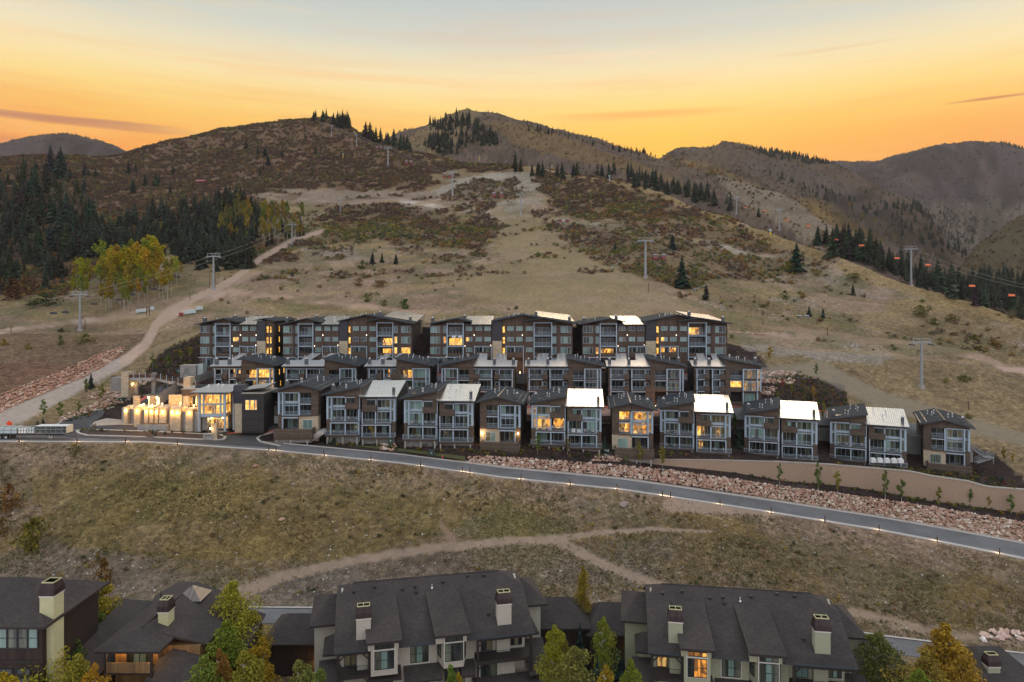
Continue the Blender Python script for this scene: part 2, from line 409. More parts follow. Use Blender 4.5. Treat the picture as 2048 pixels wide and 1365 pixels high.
track([(400,1200,12),(480,1190,14),(560,1155,9),(700,1124,8),(850,1099,7),(1000,1085,7),(1100,1080,7),(1200,1068,5),(1300,1060,4),(1420,1064,2)], PTH, .95)
track([(1110,1082,8),(1200,1128,8),(1290,1163,9),(1350,1182,8)], PTH, .9)
track([(1700,1228,10),(1850,1262,9),(2048,1290,9),(2300,1320,9)], PTH, .85)
track([(880,1045,3),(905,1082,8)], (.27, .18, .14), .6)
track([(1340,1010,12),(1430,1012,14),(1560,1024,8)], (.30, .225, .175), .8)
track([(50,985,1.5),(110,1010,2),(150,1035,1.5)], (.06, .045, .03), .5)
# ground about the new buildings: dark bark mulch
SITE = [(180,870),(150,862),(260,790),(300,730),(330,700),(470,640),(1460,640),(1540,740),(1690,770),(1700,830),(1985,905),(2100,1000),(2400,1100),(1000,930),(560,884)]
site = inpoly(GPX, GPY, SITE) & (GY > rdD+4) & (GY < 218)
blend(site*1.0, (.040, .029, .027)); blend(site*np.clip((ns-.5)*6, 0, 1), (.062, .048, .043), .7)
# slope at the left with the track
region([(-700,640),(330,628),(300,690),(160,760),(0,840),(-700,1000)], (.150, .105, .072), .9)
region([(0,790),(90,760),(150,740),(90,720),(-200,740),(-200,850)], (.155, .082, .060), .6)
GRV = (.37, .315, .27)
LINE_A = [(-300,940,60),(0,845,30),(90,803,24),(180,757,19),(250,722,15),(290,690,13),(312,650,11),(335,628,13),(400,592,8),(465,560,7),(530,512,6),(592,478,5),(645,463,4)]
track([(-300,940,50),(0,845,18),(90,803,13),(180,757,11),(250,722,9)], GRV, .95, dmin=148)
track([(250,722,9),(290,690,8),(312,650,7),(335,628,11),(400,592,5.5),(465,560,5),(530,512,5.5),(592,478,5),(645,463,4)], (.42, .31, .245), .95)
track([(330,634,8),(400,607,7),(450,582,7),(490,552,6),(535,535,4)], (.42, .31, .25), .95)
track([(450,582,5.5),(520,592,5),(650,606,4.6),(750,617,4.4),(880,630,4.2),(1000,640,4)], (.38, .265, .19), .9)
track([(-300,690,6),(0,664,4),(100,650,4),(200,640,4.5),(290,628,7),(335,628,9)], (.37, .28, .22), .95)
track([(310,700,4),(360,680,4.5),(430,655,5)], (.25, .20, .12), .6)
# main slope
region([(450,560),(560,500),(900,520),(940,560),(900,625),(600,605)], (.255, .180, .135), .75)
region([(600,500),(770,498),(760,520),(620,530)], (.24, .21, .185), .5)
region([(930,540),(1300,560),(1400,640),(900,640)], (.175, .135, .085), .5)
region([(980,430),(1080,430),(1280,560),(1200,600),(1020,520)], (.215, .180, .110), .6)
region([(850,500),(980,500),(985,520),(900,524)], (.26, .19, .165), .7)
region([(400,376),(700,380),(870,384),(1000,410),(960,425),(700,420),(560,400),(430,392)], (.235, .185, .145), .85)
region([(860,385),(920,355),(1060,338),(1090,345),(1080,430),(1000,440),(930,420),(960,400)], (.29, .265, .22), .85)
region([(1020,340),(1085,345),(1085,430),(1030,430)], (.235, .21, .165), .5)
track([(800,402,3),(850,408,4),(890,418,4)], (.46, .42, .37), .9)
track([(560,396,2.5),(700,405,2.5),(820,400,3)], (.27, .20, .16), .7)
track([(1080,440,5),(1200,452,6),(1330,470,6),(1450,498,6),(1560,520,5)], (.32, .29, .24), .85)
region([(1480,668),(1720,680),(1800,720),(1640,722),(1480,700)], (.250, .225, .195), .75)
track([(1500,745,8),(1640,740,14),(1760,800,14),(1900,840,14),(2048,880,10)], (.22, .195, .155), .6)
region([(1540,505),(1640,500),(1800,570),(1900,600),(1740,600),(1600,560)], (.225, .205, .170), .6)
track([(1460,668,5),(1560,672,5),(1700,677,6),(1790,686,6),(1880,698,6),(1960,715,6),(2010,735,6),(2048,742,6),(2200,760,7)], (.42, .30, .24), .95)
track([(1180,600,4),(1300,612,5),(1450,635,5.5),(1600,660,5.5),(1700,677,5)], (.29, .19, .115), .75)
track([(1640,590,1.6),(1690,603,1.6),(1780,612,1.6)], (.26, .19, .13), .4)
track([(2015,625,1.5),(2005,645,2),(1960,655,1.5)], (.29, .24, .19), .7)
opn = (GY > 222)*(GY < 500)
blend(opn*np.clip((fbm(GX/9, GY/9, 201, 4)-.5)*8, 0, 1), (.155, .118, .062), .6)
blend(opn*np.clip((fbm(GX/13, GY/8, 203, 4)-.52)*9, 0, 1), (.275, .205, .105), .55)
blend(opn*np.clip((fbm(GX/20, GY/12, 207, 4)-.54)*9, 0, 1), (.29, .21, .165), .5)
blend(opn*np.clip((fbm(GX/11, GY/7, 209, 4)-.53)*10, 0, 1), (.120, .118, .058), .55)
# crest strip of dry grass
crest_py = np.array([float(GPY[i][(GY[i] > 235) & (GY[i] < 900)][:].min()) if CP[i] < 1 else 0 for i in range(NC)])
C1 = [(600,240),(650,238),(720,268),(800,299),(900,322),(1000,332),(1100,342),(1200,357),(1300,381),(1414,422),(1528,462),(1631,500),(1776,557),(1871,585),(1966,612),(2048,641),(2748,725)]
near = GY < lin(GPX, [(-700,620),(0,660),(200,710),(400,800),(550,845),(650,825),(800,710),(1000,620),(1200,535),(1414,415),(1631,325),(1776,292),(2048,250),(2748,230)])
dc = JY - lin(GPX, C1)
strip = near & (GPX > 700) & (dc < lin(GPX, [(700,4),(900,5),(1200,7),(1400,12),(1600,22),(2048,20)])) & (GY > 235)
# scattered thickets anywhere on the upper hill
thk = near*(GY > 250)*(GPX > -300)
# brush (also used for the shrubs): region -> density per square metre
BR = np.zeros((NC, NR))
QX = JX + (fbm(GX/30, GY/30, 301, 3)-.5)*130; QY = JY + (fbm(GX/30, GY/30, 305, 3)-.5)*46
def brush(poly, col, dens, amt=.65, lay=None):
    m = inpoly(QX, QY, poly) & (near if lay is None else lay) & (GY > 226)
    blend(m*1.0, col, amt); np.maximum(BR, m*dens, out=BR); return m
RED = (.145, .092, .060)
brush([(-700,600),(0,600),(130,600),(330,470),(440,400),(560,385),(700,380),(820,383),(880,352),(960,338),(1200,300),(1200,150),(-700,150)], RED, .06, .92)
brush([(400,400),(560,400),(640,470),(540,520),(430,500)], (.10, .085, .05), .02, .6)
brush([(620,480),(640,420),(750,412),(900,420),(985,445),(985,515),(900,500),(850,490),(740,485),(600,505),(520,520),(540,500)], (.135, .098, .060), .05)
brush([(700,420),(900,430),(980,450),(980,500),(850,488),(700,470)], (.135, .098, .060), .05)
brush([(940,350),(1050,350),(1060,395),(940,420),(900,400)], RED, .04, .6)
brush([(1090,345),(1200,357),(1300,385),(1420,430),(1560,495),(1540,500),(1400,485),(1300,470),(1180,440),(1090,425),(1085,380)], (.145, .095, .060), .045)
brush([(1090,440),(1240,455),(1400,490),(1580,520),(1600,560),(1400,560),(1350,590),(1300,560),(1200,520),(1120,480)], (.145, .105, .065), .04)
brush([(1560,480),(1640,505),(1640,545),(1540,545)], (.12, .10, .06), .02, .5)
brush([(1640,700),(1900,640),(2048,690),(2048,735),(1850,690)], (.165, .125, .07), .006, .4)
brush([(1400,600),(1600,600),(1700,640),(1560,650)], (.17, .13, .08), .004, .3)
m_ = thk*np.clip((fbm(GX/17, GY/10, 311, 4)-.60)*14, 0, 1)*(lin(GPX, [(0,1),(1100,1),(1300,.7),(1700,.6),(2048,.8)]))*(GY > 285)
blend(m_, (.125, .088, .055), .7); np.maximum(BR, m_*.03, out=BR)
run = near*(GY > 226)*inpoly(JX, JY, [(985,425),(1075,432),(1120,480),(1300,568),(1420,640),(1100,640),(880,560),(1010,520),(995,470)])
blend(run*1.0, (.255, .200, .118), .6); SM[:] = np.minimum(SM, 1-.45*run)
SM[:] = np.minimum(SM, 1-.12*(near*(GY > 226)*(BR < .002)))
# keep the roads clear
for ln in (LINE_A, [(330,634,9),(400,607,8),(450,582,8),(490,552,8),(535,535,6)], [(560,396,5),(700,405,5),(820,400,5)], [(1460,668,6),(1700,677,7),(1880,698,7),(2048,742,7)]): BR *= (pathd(GPX, GPY, ln) > 1.3)
track([(290,690,7.5),(312,650,6.5),(335,628,9),(400,592,5.5),(465,560,5),(530,512,4.2),(592,478,4),(645,463,3)], (.36, .265, .205), .9)
blend(strip*1.0, (.250, .180, .090), .8)
# mountains behind
bk = ~near
blend(bk*1.0, (.112, .082, .066)); blend(bk*(nl > .5)*1.0, (.135, .098, .066), .55); blend(bk*(fbm(GX/25, GY/25, 91, 4) > .52)*1.0, (.070, .054, .043), .6)
m2 = bk & (GY < 1200)
blend((m2 & inpoly(JX, JY, [(800,290),(870,240),(935,210),(960,230),(900,300),(860,310)]))*1.0, (.190, .140, .075), .8)
blend((m2 & inpoly(JX, JY, [(960,240),(1060,250),(1200,300),(1290,330),(1400,380),(1180,330),(1030,290)]))*1.0, (.155, .105, .048), .7)
blend((m2 & inpoly(JX, JY, [(1430,350),(1560,385),(1660,450),(1740,505),(1640,500),(1560,450),(1470,400)]))*1.0, (.200, .160, .115), .8)
blend((bk & (GY > 1200) & (GY < 2050) & inpoly(JX, JY, [(1380,330),(1480,350),(1640,440),(1750,490),(1700,500),(1560,420),(1440,370)]))*1.0, (.190, .125, .055), .6)
blend((bk & (GY > 1100) & (nb > .5))*1.0, (.095, .070, .060), .5)
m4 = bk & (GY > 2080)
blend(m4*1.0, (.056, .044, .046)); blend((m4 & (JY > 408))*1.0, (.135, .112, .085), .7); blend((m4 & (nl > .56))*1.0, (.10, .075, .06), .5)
m3 = bk & (GY > 1180) & (GY <= 2080)
blend(m3*1.0, (.100, .072, .052), .85); blend((m3 & inpoly(JX, JY, [(1340,315),(1440,330),(1560,400),(1500,400),(1380,345)]))*1.0, (.20, .135, .055), .7)
blend((m3 & inpoly(JX, JY, [(1480,310),(1620,340),(1760,400),(1850,470),(1780,470),(1640,390),(1500,340)]))*1.0, (.090, .070, .062), .8)
blend((m3 & inpoly(JX, JY, [(1560,395),(1640,400),(1780,490),(1900,520),(1760,520)]))*1.0, (.215, .140, .045), .7)
M5 = bk & (GPX > 1890) & (GY < 1100)
blend(M5*1.0, (.070, .060, .032), .8)
# speckle everywhere outside the mulch
sp1 = fbm(GX/1.7, GY/1.7, 101, 3)
G *= (1 + (sp1-.5)*(.75-.35*(near*(GY > 226)))*(~site)*SM)[..., None]
G *= (1 + (nb-.5)*.55*(~site)*SM)[..., None]
gl = 1-np.abs(fbm(GX/120, GY/260, 401, 4)*2-1); G *= np.where(bk & (GY > 1150), 1-.5*np.clip((gl-.80)*7, 0, 1), 1.0)[..., None]  # ridge relief of far mountains: gully shade put into the colour as dark stripes
np.clip(G, .012, .6, out=G)

# ---------------------------------------------------------------- materials
def mat(name, col, rough=.8, metal=0.0, spec=.3, var=0.0, nscale=3.0, bump=0.0, coord='Object', stretch=(1, 1, 1), emit=None, estr=0.0, extra=None):
    m = bpy.data.materials.new(name); m.use_nodes = True; nt = m.node_tree; b = nt.nodes['Principled BSDF']
    b.inputs['Roughness'].default_value = rough; b.inputs['Metallic'].default_value = metal; b.inputs['Specular IOR Level'].default_value = spec
    tc = nt.nodes.new('ShaderNodeTexCoord'); mp = nt.nodes.new('ShaderNodeMapping'); mp.inputs['Scale'].default_value = stretch
    nt.links.new(tc.outputs[coord], mp.inputs[0]); m['_vec'] = mp.name
    c = None
    if var or bump:
        nz = N(nt, 'ShaderNodeTexNoise', inp={'Scale': nscale, 'Detail': 5.0, 'Roughness': .65}); nt.links.new(mp.outputs[0], nz.inputs[0])
        lo = tuple(q*(1-var) for q in col); hi = tuple(min(q*(1+var), 1) for q in col)
        c = ramp(nt, nz.outputs[0], [(0.3, lo), (0.7, hi)])
        if bump:
            bp = N(nt, 'ShaderNodeBump', inp={'Strength': bump, 'Distance': .05}); nt.links.new(nz.outputs[0], bp.inputs['Height']); nt.links.new(bp.outputs[0], b.inputs['Normal'])
    if extra: c = extra(nt, mp, c, b) or c
    if c is not None: nt.links.new(c, b.inputs['Base Color'])
    else: b.inputs['Base Color'].default_value = (*col, 1)
    if emit:
        b.inputs['Emission Color'].default_value = (*emit, 1); b.inputs['Emission Strength'].default_value = estr
    return m
def boards(axis, per, depth=.5, dark=.45):
    """thin shadow-gap lines between boards every per metres along the given axis (z = horizontal boards)"""
    def ex(nt, mp, c, b):
        sp = nt.nodes.new('ShaderNodeSeparateXYZ'); nt.links.new(mp.outputs[0], sp.inputs[0])
        v = sp.outputs['xyz'.index(axis)] if axis != 'xy' else mth(nt, 'ADD', sp.outputs[0], sp.outputs[1])
        f = mth(nt, 'FRACT', mth(nt, 'DIVIDE', v, per)); k = mth(nt, 'LESS_THAN', f, .09)
        bd = mth(nt, 'FLOOR', mth(nt, 'DIVIDE', v, per))
        wn = nt.nodes.new('ShaderNodeTexWhiteNoise'); wn.noise_dimensions = '1D'; nt.links.new(bd, wn.inputs['W'])
        c2 = mix(nt, .22, c, wn.outputs['Value'], 'OVERLAY')
        c3 = mix(nt, mth(nt, 'MULTIPLY', k, dark), c2, (0.01, .008, .007))
        bp = N(nt, 'ShaderNodeBump', inp={'Strength': depth, 'Distance': .02}); nt.links.new(mth(nt, 'SUBTRACT', 1.0, k), bp.inputs['Height'])
        nt.links.new(bp.outputs[0], b.inputs['Normal'])
        return c3
    return ex
def seams(axis, per):
    def ex(nt, mp, c, b):
        sp = nt.nodes.new('ShaderNodeSeparateXYZ'); nt.links.new(mp.outputs[0], sp.inputs[0])
        f = mth(nt, 'FRACT', mth(nt, 'DIVIDE', sp.outputs['xyz'.index(axis)], per)); k = mth(nt, 'LESS_THAN', f, .20)
        bp = N(nt, 'ShaderNodeBump', inp={'Strength': .25, 'Distance': .02}); nt.links.new(k, bp.inputs['Height']); nt.links.new(bp.outputs[0], b.inputs['Normal'])
        return mix(nt, mth(nt, 'MULTIPLY', k, .42), c, (.30, .29, .28))
    return ex
def shingles(nt, mp, c, b):
    pz = N(nt, 'ShaderNodeTexNoise', inp={'Scale': .35, 'Detail': 4.0}); nt.links.new(mp.outputs[0], pz.inputs[0])
    c = mix(nt, 1.0, c, ramp(nt, pz.outputs[0], [(.35, (.72, .72, .74)), (.65, (1.3, 1.26, 1.2))]), 'MULTIPLY')
    br = N(nt, 'ShaderNodeTexBrick', inp={'Scale': 1.0, 'Mortar Size': .012, 'Brick Width': .32, 'Row Height': .16, 'Bias': -.2})
    br.inputs['Color1'].default_value = (.034, .029, .028, 1); br.inputs['Color2'].default_value = (.066, .058, .055, 1); br.inputs['Mortar'].default_value = (.018, .017, .018, 1)
    nt.links.new(mp.outputs[0], br.inputs[0])
    return mix(nt, .55, c, br.outputs[0])
def ledger(nt, mp, c, b):
    sp = nt.nodes.new('ShaderNodeSeparateXYZ'); nt.links.new(mp.outputs[0], sp.inputs[0])
    cb = nt.nodes.new('ShaderNodeCombineXYZ'); nt.links.new(mth(nt, 'ADD', sp.outputs[0], sp.outputs[1]), cb.inputs[0]); nt.links.new(sp.outputs[2], cb.inputs[1])
    br = N(nt, 'ShaderNodeTexBrick', inp={'Scale': 1.0, 'Mortar Size': .014, 'Brick Width': .62, 'Row Height': .22, 'Bias': 0.0})
    br.inputs['Color1'].default_value = (.56, .47, .33, 1); br.inputs['Color2'].default_value = (.36, .31, .23, 1); br.inputs['Mortar'].default_value = (.20, .17, .13, 1)
    nt.links.new(cb.outputs[0], br.inputs[0])
    bp = N(nt, 'ShaderNodeBump', inp={'Strength': .6, 'Distance': .04}); nt.links.new(br.outputs[1], bp.inputs['Height']); bp.invert = True; nt.links.new(bp.outputs[0], b.inputs['Normal'])
    return mix(nt, .7, c, br.outputs[0])
M = {}
M['siding'] = mat('brown_board_siding', (.098, .073, .056), .8, var=.25, nscale=1.4, extra=boards('z', .22))
M['siding_v'] = mat('brown_vertical_siding', (.094, .066, .050), .8, var=.25, nscale=1.4, extra=boards('x', .30))
M['panel'] = mat('dark_grey_panel', (.040, .043, .052), .6, var=.12, nscale=.6, extra=boards('z', 1.4, .3, .3))
M['side'] = mat('charcoal_side_siding', (.040, .037, .037), .8, var=.2, nscale=1.2, extra=boards('z', .22))
M['stone'] = mat('cream_ledge_stone', (.50, .42, .30), .9, var=.3, nscale=1.2, extra=ledger)
M['trim'] = mat('blue_grey_painted_steel', (.34, .43, .51), .5, spec=.4, var=.06, nscale=.7)
M['trimd'] = mat('dark_steel', (.05, .055, .062), .5, metal=.3)
M['fascia'] = mat('dark_slate_fascia', (.040, .048, .056), .6, var=.1)
M['membrane'] = mat('dark_slate_roofing', (.030, .037, .044), .85, spec=.12, var=.18, nscale=.8, extra=boards('y', 1.5, .2, .3))
M['zinc'] = mat('bright_standing_seam_metal', (.80, .79, .78), .22, metal=1.0, var=.03, nscale=.4, extra=seams('x', .42))
M['zincp'] = mat('bright_flat_metal_roofing', (.78, .77, .76), .25, metal=1.0, var=.03, nscale=.3)
M['zincd'] = mat('dull_standing_seam_metal', (.52, .52, .53), .40, metal=.9, var=.06, nscale=.4, extra=seams('x', .42))
M['galv'] = mat('galvanised_vent_pipe', (.62, .64, .64), .35, metal=.8)
M['chim'] = mat('grey_chimney_box', (.085, .092, .098), .6, var=.15, nscale=2, extra=boards('z', .3, .3, .3))
M['deck'] = mat('brown_deck_boards', (.070, .048, .038), .8, var=.2, nscale=2)
M['concrete'] = mat('board_formed_concrete', (.30, .29, .275), .85, var=.18, nscale=.9, bump=.2)
M['concd'] = mat('weathered_grey_concrete', (.20, .20, .195), .85, var=.2, nscale=.8, bump=.2)
M['shingle'] = mat('charcoal_asphalt_shingle', (.050, .043, .041), .9, var=.28, nscale=5, bump=.15, extra=shingles)
M['stucco'] = mat('cream_stucco', (.40, .375, .32), .9, var=.1, nscale=4, bump=.15)
M['stuccog'] = mat('sage_stucco', (.30, .31, .22), .9, var=.1, nscale=4, bump=.15)
M['stuccoy'] = mat('pale_olive_stucco', (.44, .43, .25), .9, var=.1, nscale=4, bump=.15)
M['brownwood'] = mat('dark_brown_timber', (.035, .024, .019), .75, var=.25, nscale=3, extra=boards('x', .3, .4))
M['tanwood'] = mat('tan_timber_siding', (.20, .12, .055), .75, var=.2, nscale=3, extra=boards('x', .3, .4))
M['beam'] = mat('dark_timber_beam', (.030, .024, .022), .7, var=.2)
M['frame_w'] = mat('white_window_trim', (.55, .53, .47), .6, var=.06)
M['frame_d'] = mat('dark_window_frame', (.030, .034, .038), .5)
M['copper'] = mat('brown_metal_chimney_cap', (.045, .033, .033), .5, metal=.4, var=.2, extra=boards('x', .25, .3, .5))
M['white'] = mat('white_plastic', (.62, .63, .63), .5)
M['asphalt'] = mat('grey_asphalt', (.125, .127, .132), .85, var=.24, nscale=.16, bump=.1, stretch=(1, 1, 1))
M['asphalt2'] = mat('dark_asphalt', (.062, .062, .066), .85, var=.16, nscale=.4, bump=.1)
M['kerb'] = mat('pale_concrete_kerb', (.42, .40, .37), .85, var=.12, nscale=.8)
M['gravel'] = mat('pale_gravel', (.30, .27, .24), .95, var=.3, nscale=9, bump=.4)
M['paver'] = mat('warm_paving', (.36, .31, .25), .85, var=.15, nscale=1)
M['redpaint'] = mat('red_painted_kerb', (.55, .10, .07), .6, var=.15)
M['black'] = mat('black_steel', (.018, .018, .02), .5)
M['rust'] = mat('rust_brown_steel', (.075, .040, .030), .7, var=.3)
M['wallblock'] = mat('tan_block_retaining_wall', (.31, .225, .165), .95, var=.10, nscale=2.5, bump=.3)
M['capstone'] = mat('pale_cap_stone', (.34, .31, .27), .9, var=.2)
M['cupola'] = mat('weathered_cupola_metal', (.16, .14, .125), .4, metal=.5, extra=boards('x', .25, .4, .3), var=.1)
M['tower'] = mat('galvanised_lift_tower', (.26, .28, .29), .5, metal=.3, var=.08)
M['cable'] = mat('steel_cable', (.30, .29, .27), .5, metal=.5)
M['redcabin'] = mat('dark_red_cabin_paint', (.22, .012, .018), .3, spec=.5)
M['cabglass'] = mat('tinted_cabin_glass', (.10, .09, .10), .1, spec=.6)
M['orange'] = mat('orange_chair_bubble', (.80, .16, .05), .35, spec=.5)
M['orangesign'] = mat('orange_road_sign', (.95, .09, .02), .5, emit=None)
M['green_box'] = mat('green_utility_box', (.035, .065, .055), .6, var=.1)
M['yellow'] = mat('yellow_paint', (.70, .50, .05), .6)
M['bark'] = mat('pale_aspen_bark', (.34, .32, .27), .9, var=.3, nscale=5)
M['barkd'] = mat('dark_bark', (.06, .045, .035), .9, var=.3, nscale=5)
M['dirt'] = mat('bark_mulch', (.048, .035, .030), .95, var=.35, nscale=6, bump=.4)
M['tyre'] = mat('tyre_rubber', (.02, .02, .02), .8)
M['cream_panel'] = mat('cream_insulation_panel', (.52, .50, .42), .6, var=.08)
M['ice'] = mat('pale_sheet_metal', (.42, .50, .50), .35, metal=.4, var=.08)

def glass_mat(name, c1, c2, rough=.12, lit=None):
    """window pane: reflective, with what shows behind it (blinds, curtains, dark room or lamplit room) varying per pane"""
    m = bpy.data.materials.new(name); m.use_nodes = True; nt = m.node_tree; b = nt.nodes['Principled BSDF']
    oi = nt.nodes.new('ShaderNodeObjectInfo'); tc = nt.nodes.new('ShaderNodeTexCoord')
    ad = nt.nodes.new('ShaderNodeVectorMath'); ad.operation = 'MULTIPLY_ADD'; nt.links.new(tc.outputs['Object'], ad.inputs[0]); ad.inputs[1].default_value = (1, 1, 1)
    cb = nt.nodes.new('ShaderNodeCombineXYZ'); nt.links.new(mth(nt, 'MULTIPLY', oi.outputs['Random'], 57.0), cb.inputs[0]); nt.links.new(mth(nt, 'MULTIPLY', oi.outputs['Random'], 31.0), cb.inputs[2]); nt.links.new(cb.outputs[0], ad.inputs[2])
    if lit:
        mp = nt.nodes.new('ShaderNodeMapping'); mp.inputs['Scale'].default_value = (1.1, 1, .7); nt.links.new(ad.outputs[0], mp.inputs[0])
        v = N(nt, 'ShaderNodeTexVoronoi', inp={'Scale': 1.7}); v.distance = 'CHEBYCHEV'; nt.links.new(mp.outputs[0], v.inputs[0])
        wn = nt.nodes.new('ShaderNodeSeparateColor'); nt.links.new(v.outputs['Color'], wn.inputs[0])
        nz = N(nt, 'ShaderNodeTexNoise', inp={'Scale': 2.2, 'Detail': 3.0}); nt.links.new(mp.outputs[0], nz.inputs[0])
        f = mth(nt, 'ADD', mth(nt, 'MULTIPLY', wn.outputs[0], .55), mth(nt, 'MULTIPLY', nz.outputs[0], .55))
        col = ramp(nt, f, lit)
        b.inputs['Base Color'].default_value = (.05, .04, .03, 1); nt.links.new(col, b.inputs['Emission Color']); b.inputs['Emission Strength'].default_value = 1.0
    else:
        mp = nt.nodes.new('ShaderNodeMapping'); mp.inputs['Scale'].default_value = (1.0, 1, .10); nt.links.new(ad.outputs[0], mp.inputs[0])
        nz = N(nt, 'ShaderNodeTexNoise', inp={'Scale': 1.7, 'Detail': 4.0, 'Roughness': .6}); nt.links.new(mp.outputs[0], nz.inputs[0])
        c = ramp(nt, nz.outputs[0], [(.40, c1), (.60, c2)])
        br = mth(nt, 'ADD', mth(nt, 'MULTIPLY', oi.outputs['Random'], .7), .65)
        c = mix(nt, 1.0, c, br, 'MULTIPLY'); nt.links.new(c, b.inputs['Base Color'])
    b.inputs['Roughness'].default_value = rough; b.inputs['Specular IOR Level'].default_value = .55
    return m
M['p_dark'] = glass_mat('dark_window_glass', (.010, .014, .018), (.050, .060, .055))
M['p_blind'] = glass_mat('window_with_pale_green_blind', (.13, .215, .195), (.20, .30, .265))
M['p_curt'] = glass_mat('window_with_curtains', (.030, .038, .032), (.130, .150, .110))
M['p_tan'] = glass_mat('window_with_tan_curtains', (.10, .085, .045), (.20, .185, .11))
M['p_lit'] = glass_mat('lamplit_window', None, None, .2, [(.20, (.03, .012, .004)), (.42, (.20, .07, .010)), (.60, (.58, .22, .022)), (.80, (.95, .48, .09)), (.95, (1.2, .9, .4))])
M['p_warm'] = glass_mat('bright_lamplit_window', None, None, .2, [(.2, (.30, .10, .012)), (.5, (.72, .33, .040)), (.8, (1.0, .62, .14))])
M['p_dim'] = glass_mat('dimly_lamplit_window', None, None, .15, [(.2, (.02, .012, .006)), (.5, (.16, .075, .02)), (.8, (.42, .25, .08))])

def lamp_mat(name, col, s):
    m = bpy.data.materials.new(name); m.use_nodes = True; nt = m.node_tree; b = nt.nodes['Principled BSDF']
    b.inputs['Base Color'].default_value = (.6, .5, .3, 1); b.inputs['Emission Color'].default_value = (*col, 1); b.inputs['Emission Strength'].default_value = s
    return m
M['lamp'] = lamp_mat('glowing_lamp', (1.0, .62, .22), 9.0)
M['lampw'] = lamp_mat('glowing_white_lamp', (1.0, .86, .70), 1.6)

def foliage(name, attr_rand=True):
    """leaf colour = colour of the object (single things) varied per leaf"""
    m = bpy.data.materials.new(name); m.use_nodes = True; nt = m.node_tree; b = nt.nodes['Principled BSDF']
    oi = nt.nodes.new('ShaderNodeObjectInfo')
    at_ = nt.nodes.new('ShaderNodeAttribute'); at_.attribute_name = 'leafv'
    c = mix(nt, 1.0, oi.outputs['Color'], mth(nt, 'ADD', mth(nt, 'MULTIPLY', at_.outputs['Fac'], 1.1), .45), 'MULTIPLY')
    c = mix(nt, mth(nt, 'MULTIPLY', mth(nt, 'GREATER_THAN', at_.outputs['Fac'], .88), .4), c, (.40, .28, .03)) if attr_rand else c
    nt.links.new(c, b.inputs['Base Color']); b.inputs['Roughness'].default_value = .85; b.inputs['Specular IOR Level'].default_value = .12
    tr = nt.nodes.new('ShaderNodeBsdfTranslucent'); nt.links.new(c, tr.inputs[0]); ms = nt.nodes.new('ShaderNodeMixShader'); ms.inputs[0].default_value = .25
    nt.links.new(b.outputs[0], ms.inputs[1]); nt.links.new(tr.outputs[0], ms.inputs[2]); nt.links.new(ms.outputs[0], nt.nodes['Material Output'].inputs[0])
    return m
M['leaf'] = foliage('aspen_leaves', True)
M['needle'] = foliage('conifer_needles', False)
def inst_foliage(name):
    m = bpy.data.materials.new(name); m.use_nodes = True; nt = m.node_tree; b = nt.nodes['Principled BSDF']
    ai = nt.nodes.new('ShaderNodeAttribute'); ai.attribute_type = 'INSTANCER'; ai.attribute_name = 'tint'
    av = nt.nodes.new('ShaderNodeAttribute'); av.attribute_name = 'leafv'
    c = mix(nt, 1.0, ai.outputs['Color'], mth(nt, 'ADD', mth(nt, 'MULTIPLY', av.outputs['Fac'], 1.1), .45), 'MULTIPLY')
    nt.links.new(c, b.inputs['Base Color']); b.inputs['Roughness'].default_value = .9; b.inputs['Specular IOR Level'].default_value = .1
    return m
M['scatter'] = inst_foliage('scrub_leaves')

def ground_mat():
    m = bpy.data.materials.new('hillside_earth_and_grass'); m.use_nodes = True; nt = m.node_tree; b = nt.nodes['Principled BSDF']
    a = nt.nodes.new('ShaderNodeAttribute'); a.attribute_name = 'col'
    tc = nt.nodes.new('ShaderNodeTexCoord')
    n1 = N(nt, 'ShaderNodeTexNoise', inp={'Scale': .9, 'Detail': 7.0, 'Roughness': .68}); nt.links.new(tc.outputs['Object'], n1.inputs[0])
    n2 = N(nt, 'ShaderNodeTexNoise', inp={'Scale': 3.1, 'Detail': 4.0, 'Roughness': .7}); nt.links.new(tc.outputs['Object'], n2.inputs[0])
    f = ramp(nt, n1.outputs[0], [(.30, (.45, .45, .45)), (.5, (.9, .9, .9)), (.70, (1.55, 1.5, 1.4))])
    sm = a.outputs['Alpha']; c = mix(nt, sm, a.outputs['Color'], f, 'MULTIPLY')
    g = ramp(nt, n2.outputs[0], [(.34, (.35, .36, .30)), (.46, (1, 1, 1)), (.60, (1, 1, 1)), (.72, (1.6, 1.5, 1.35))])
    c = mix(nt, mth(nt, 'MULTIPLY', sm, .7), c, g, 'MULTIPLY')
    nt.links.new(c, b.inputs['Base Color']); b.inputs['Roughness'].default_value = 1.0; b.inputs['Specular IOR Level'].default_value = .05
    ds = nt.nodes.new('ShaderNodeBump'); ds.inputs['Strength'].default_value = .7; ds.inputs['Distance'].default_value = .5
    nt.links.new(n1.outputs[0], ds.inputs['Height']); nt.links.new(ds.outputs[0], b.inputs['Normal'])
    return m
M['ground'] = ground_mat()

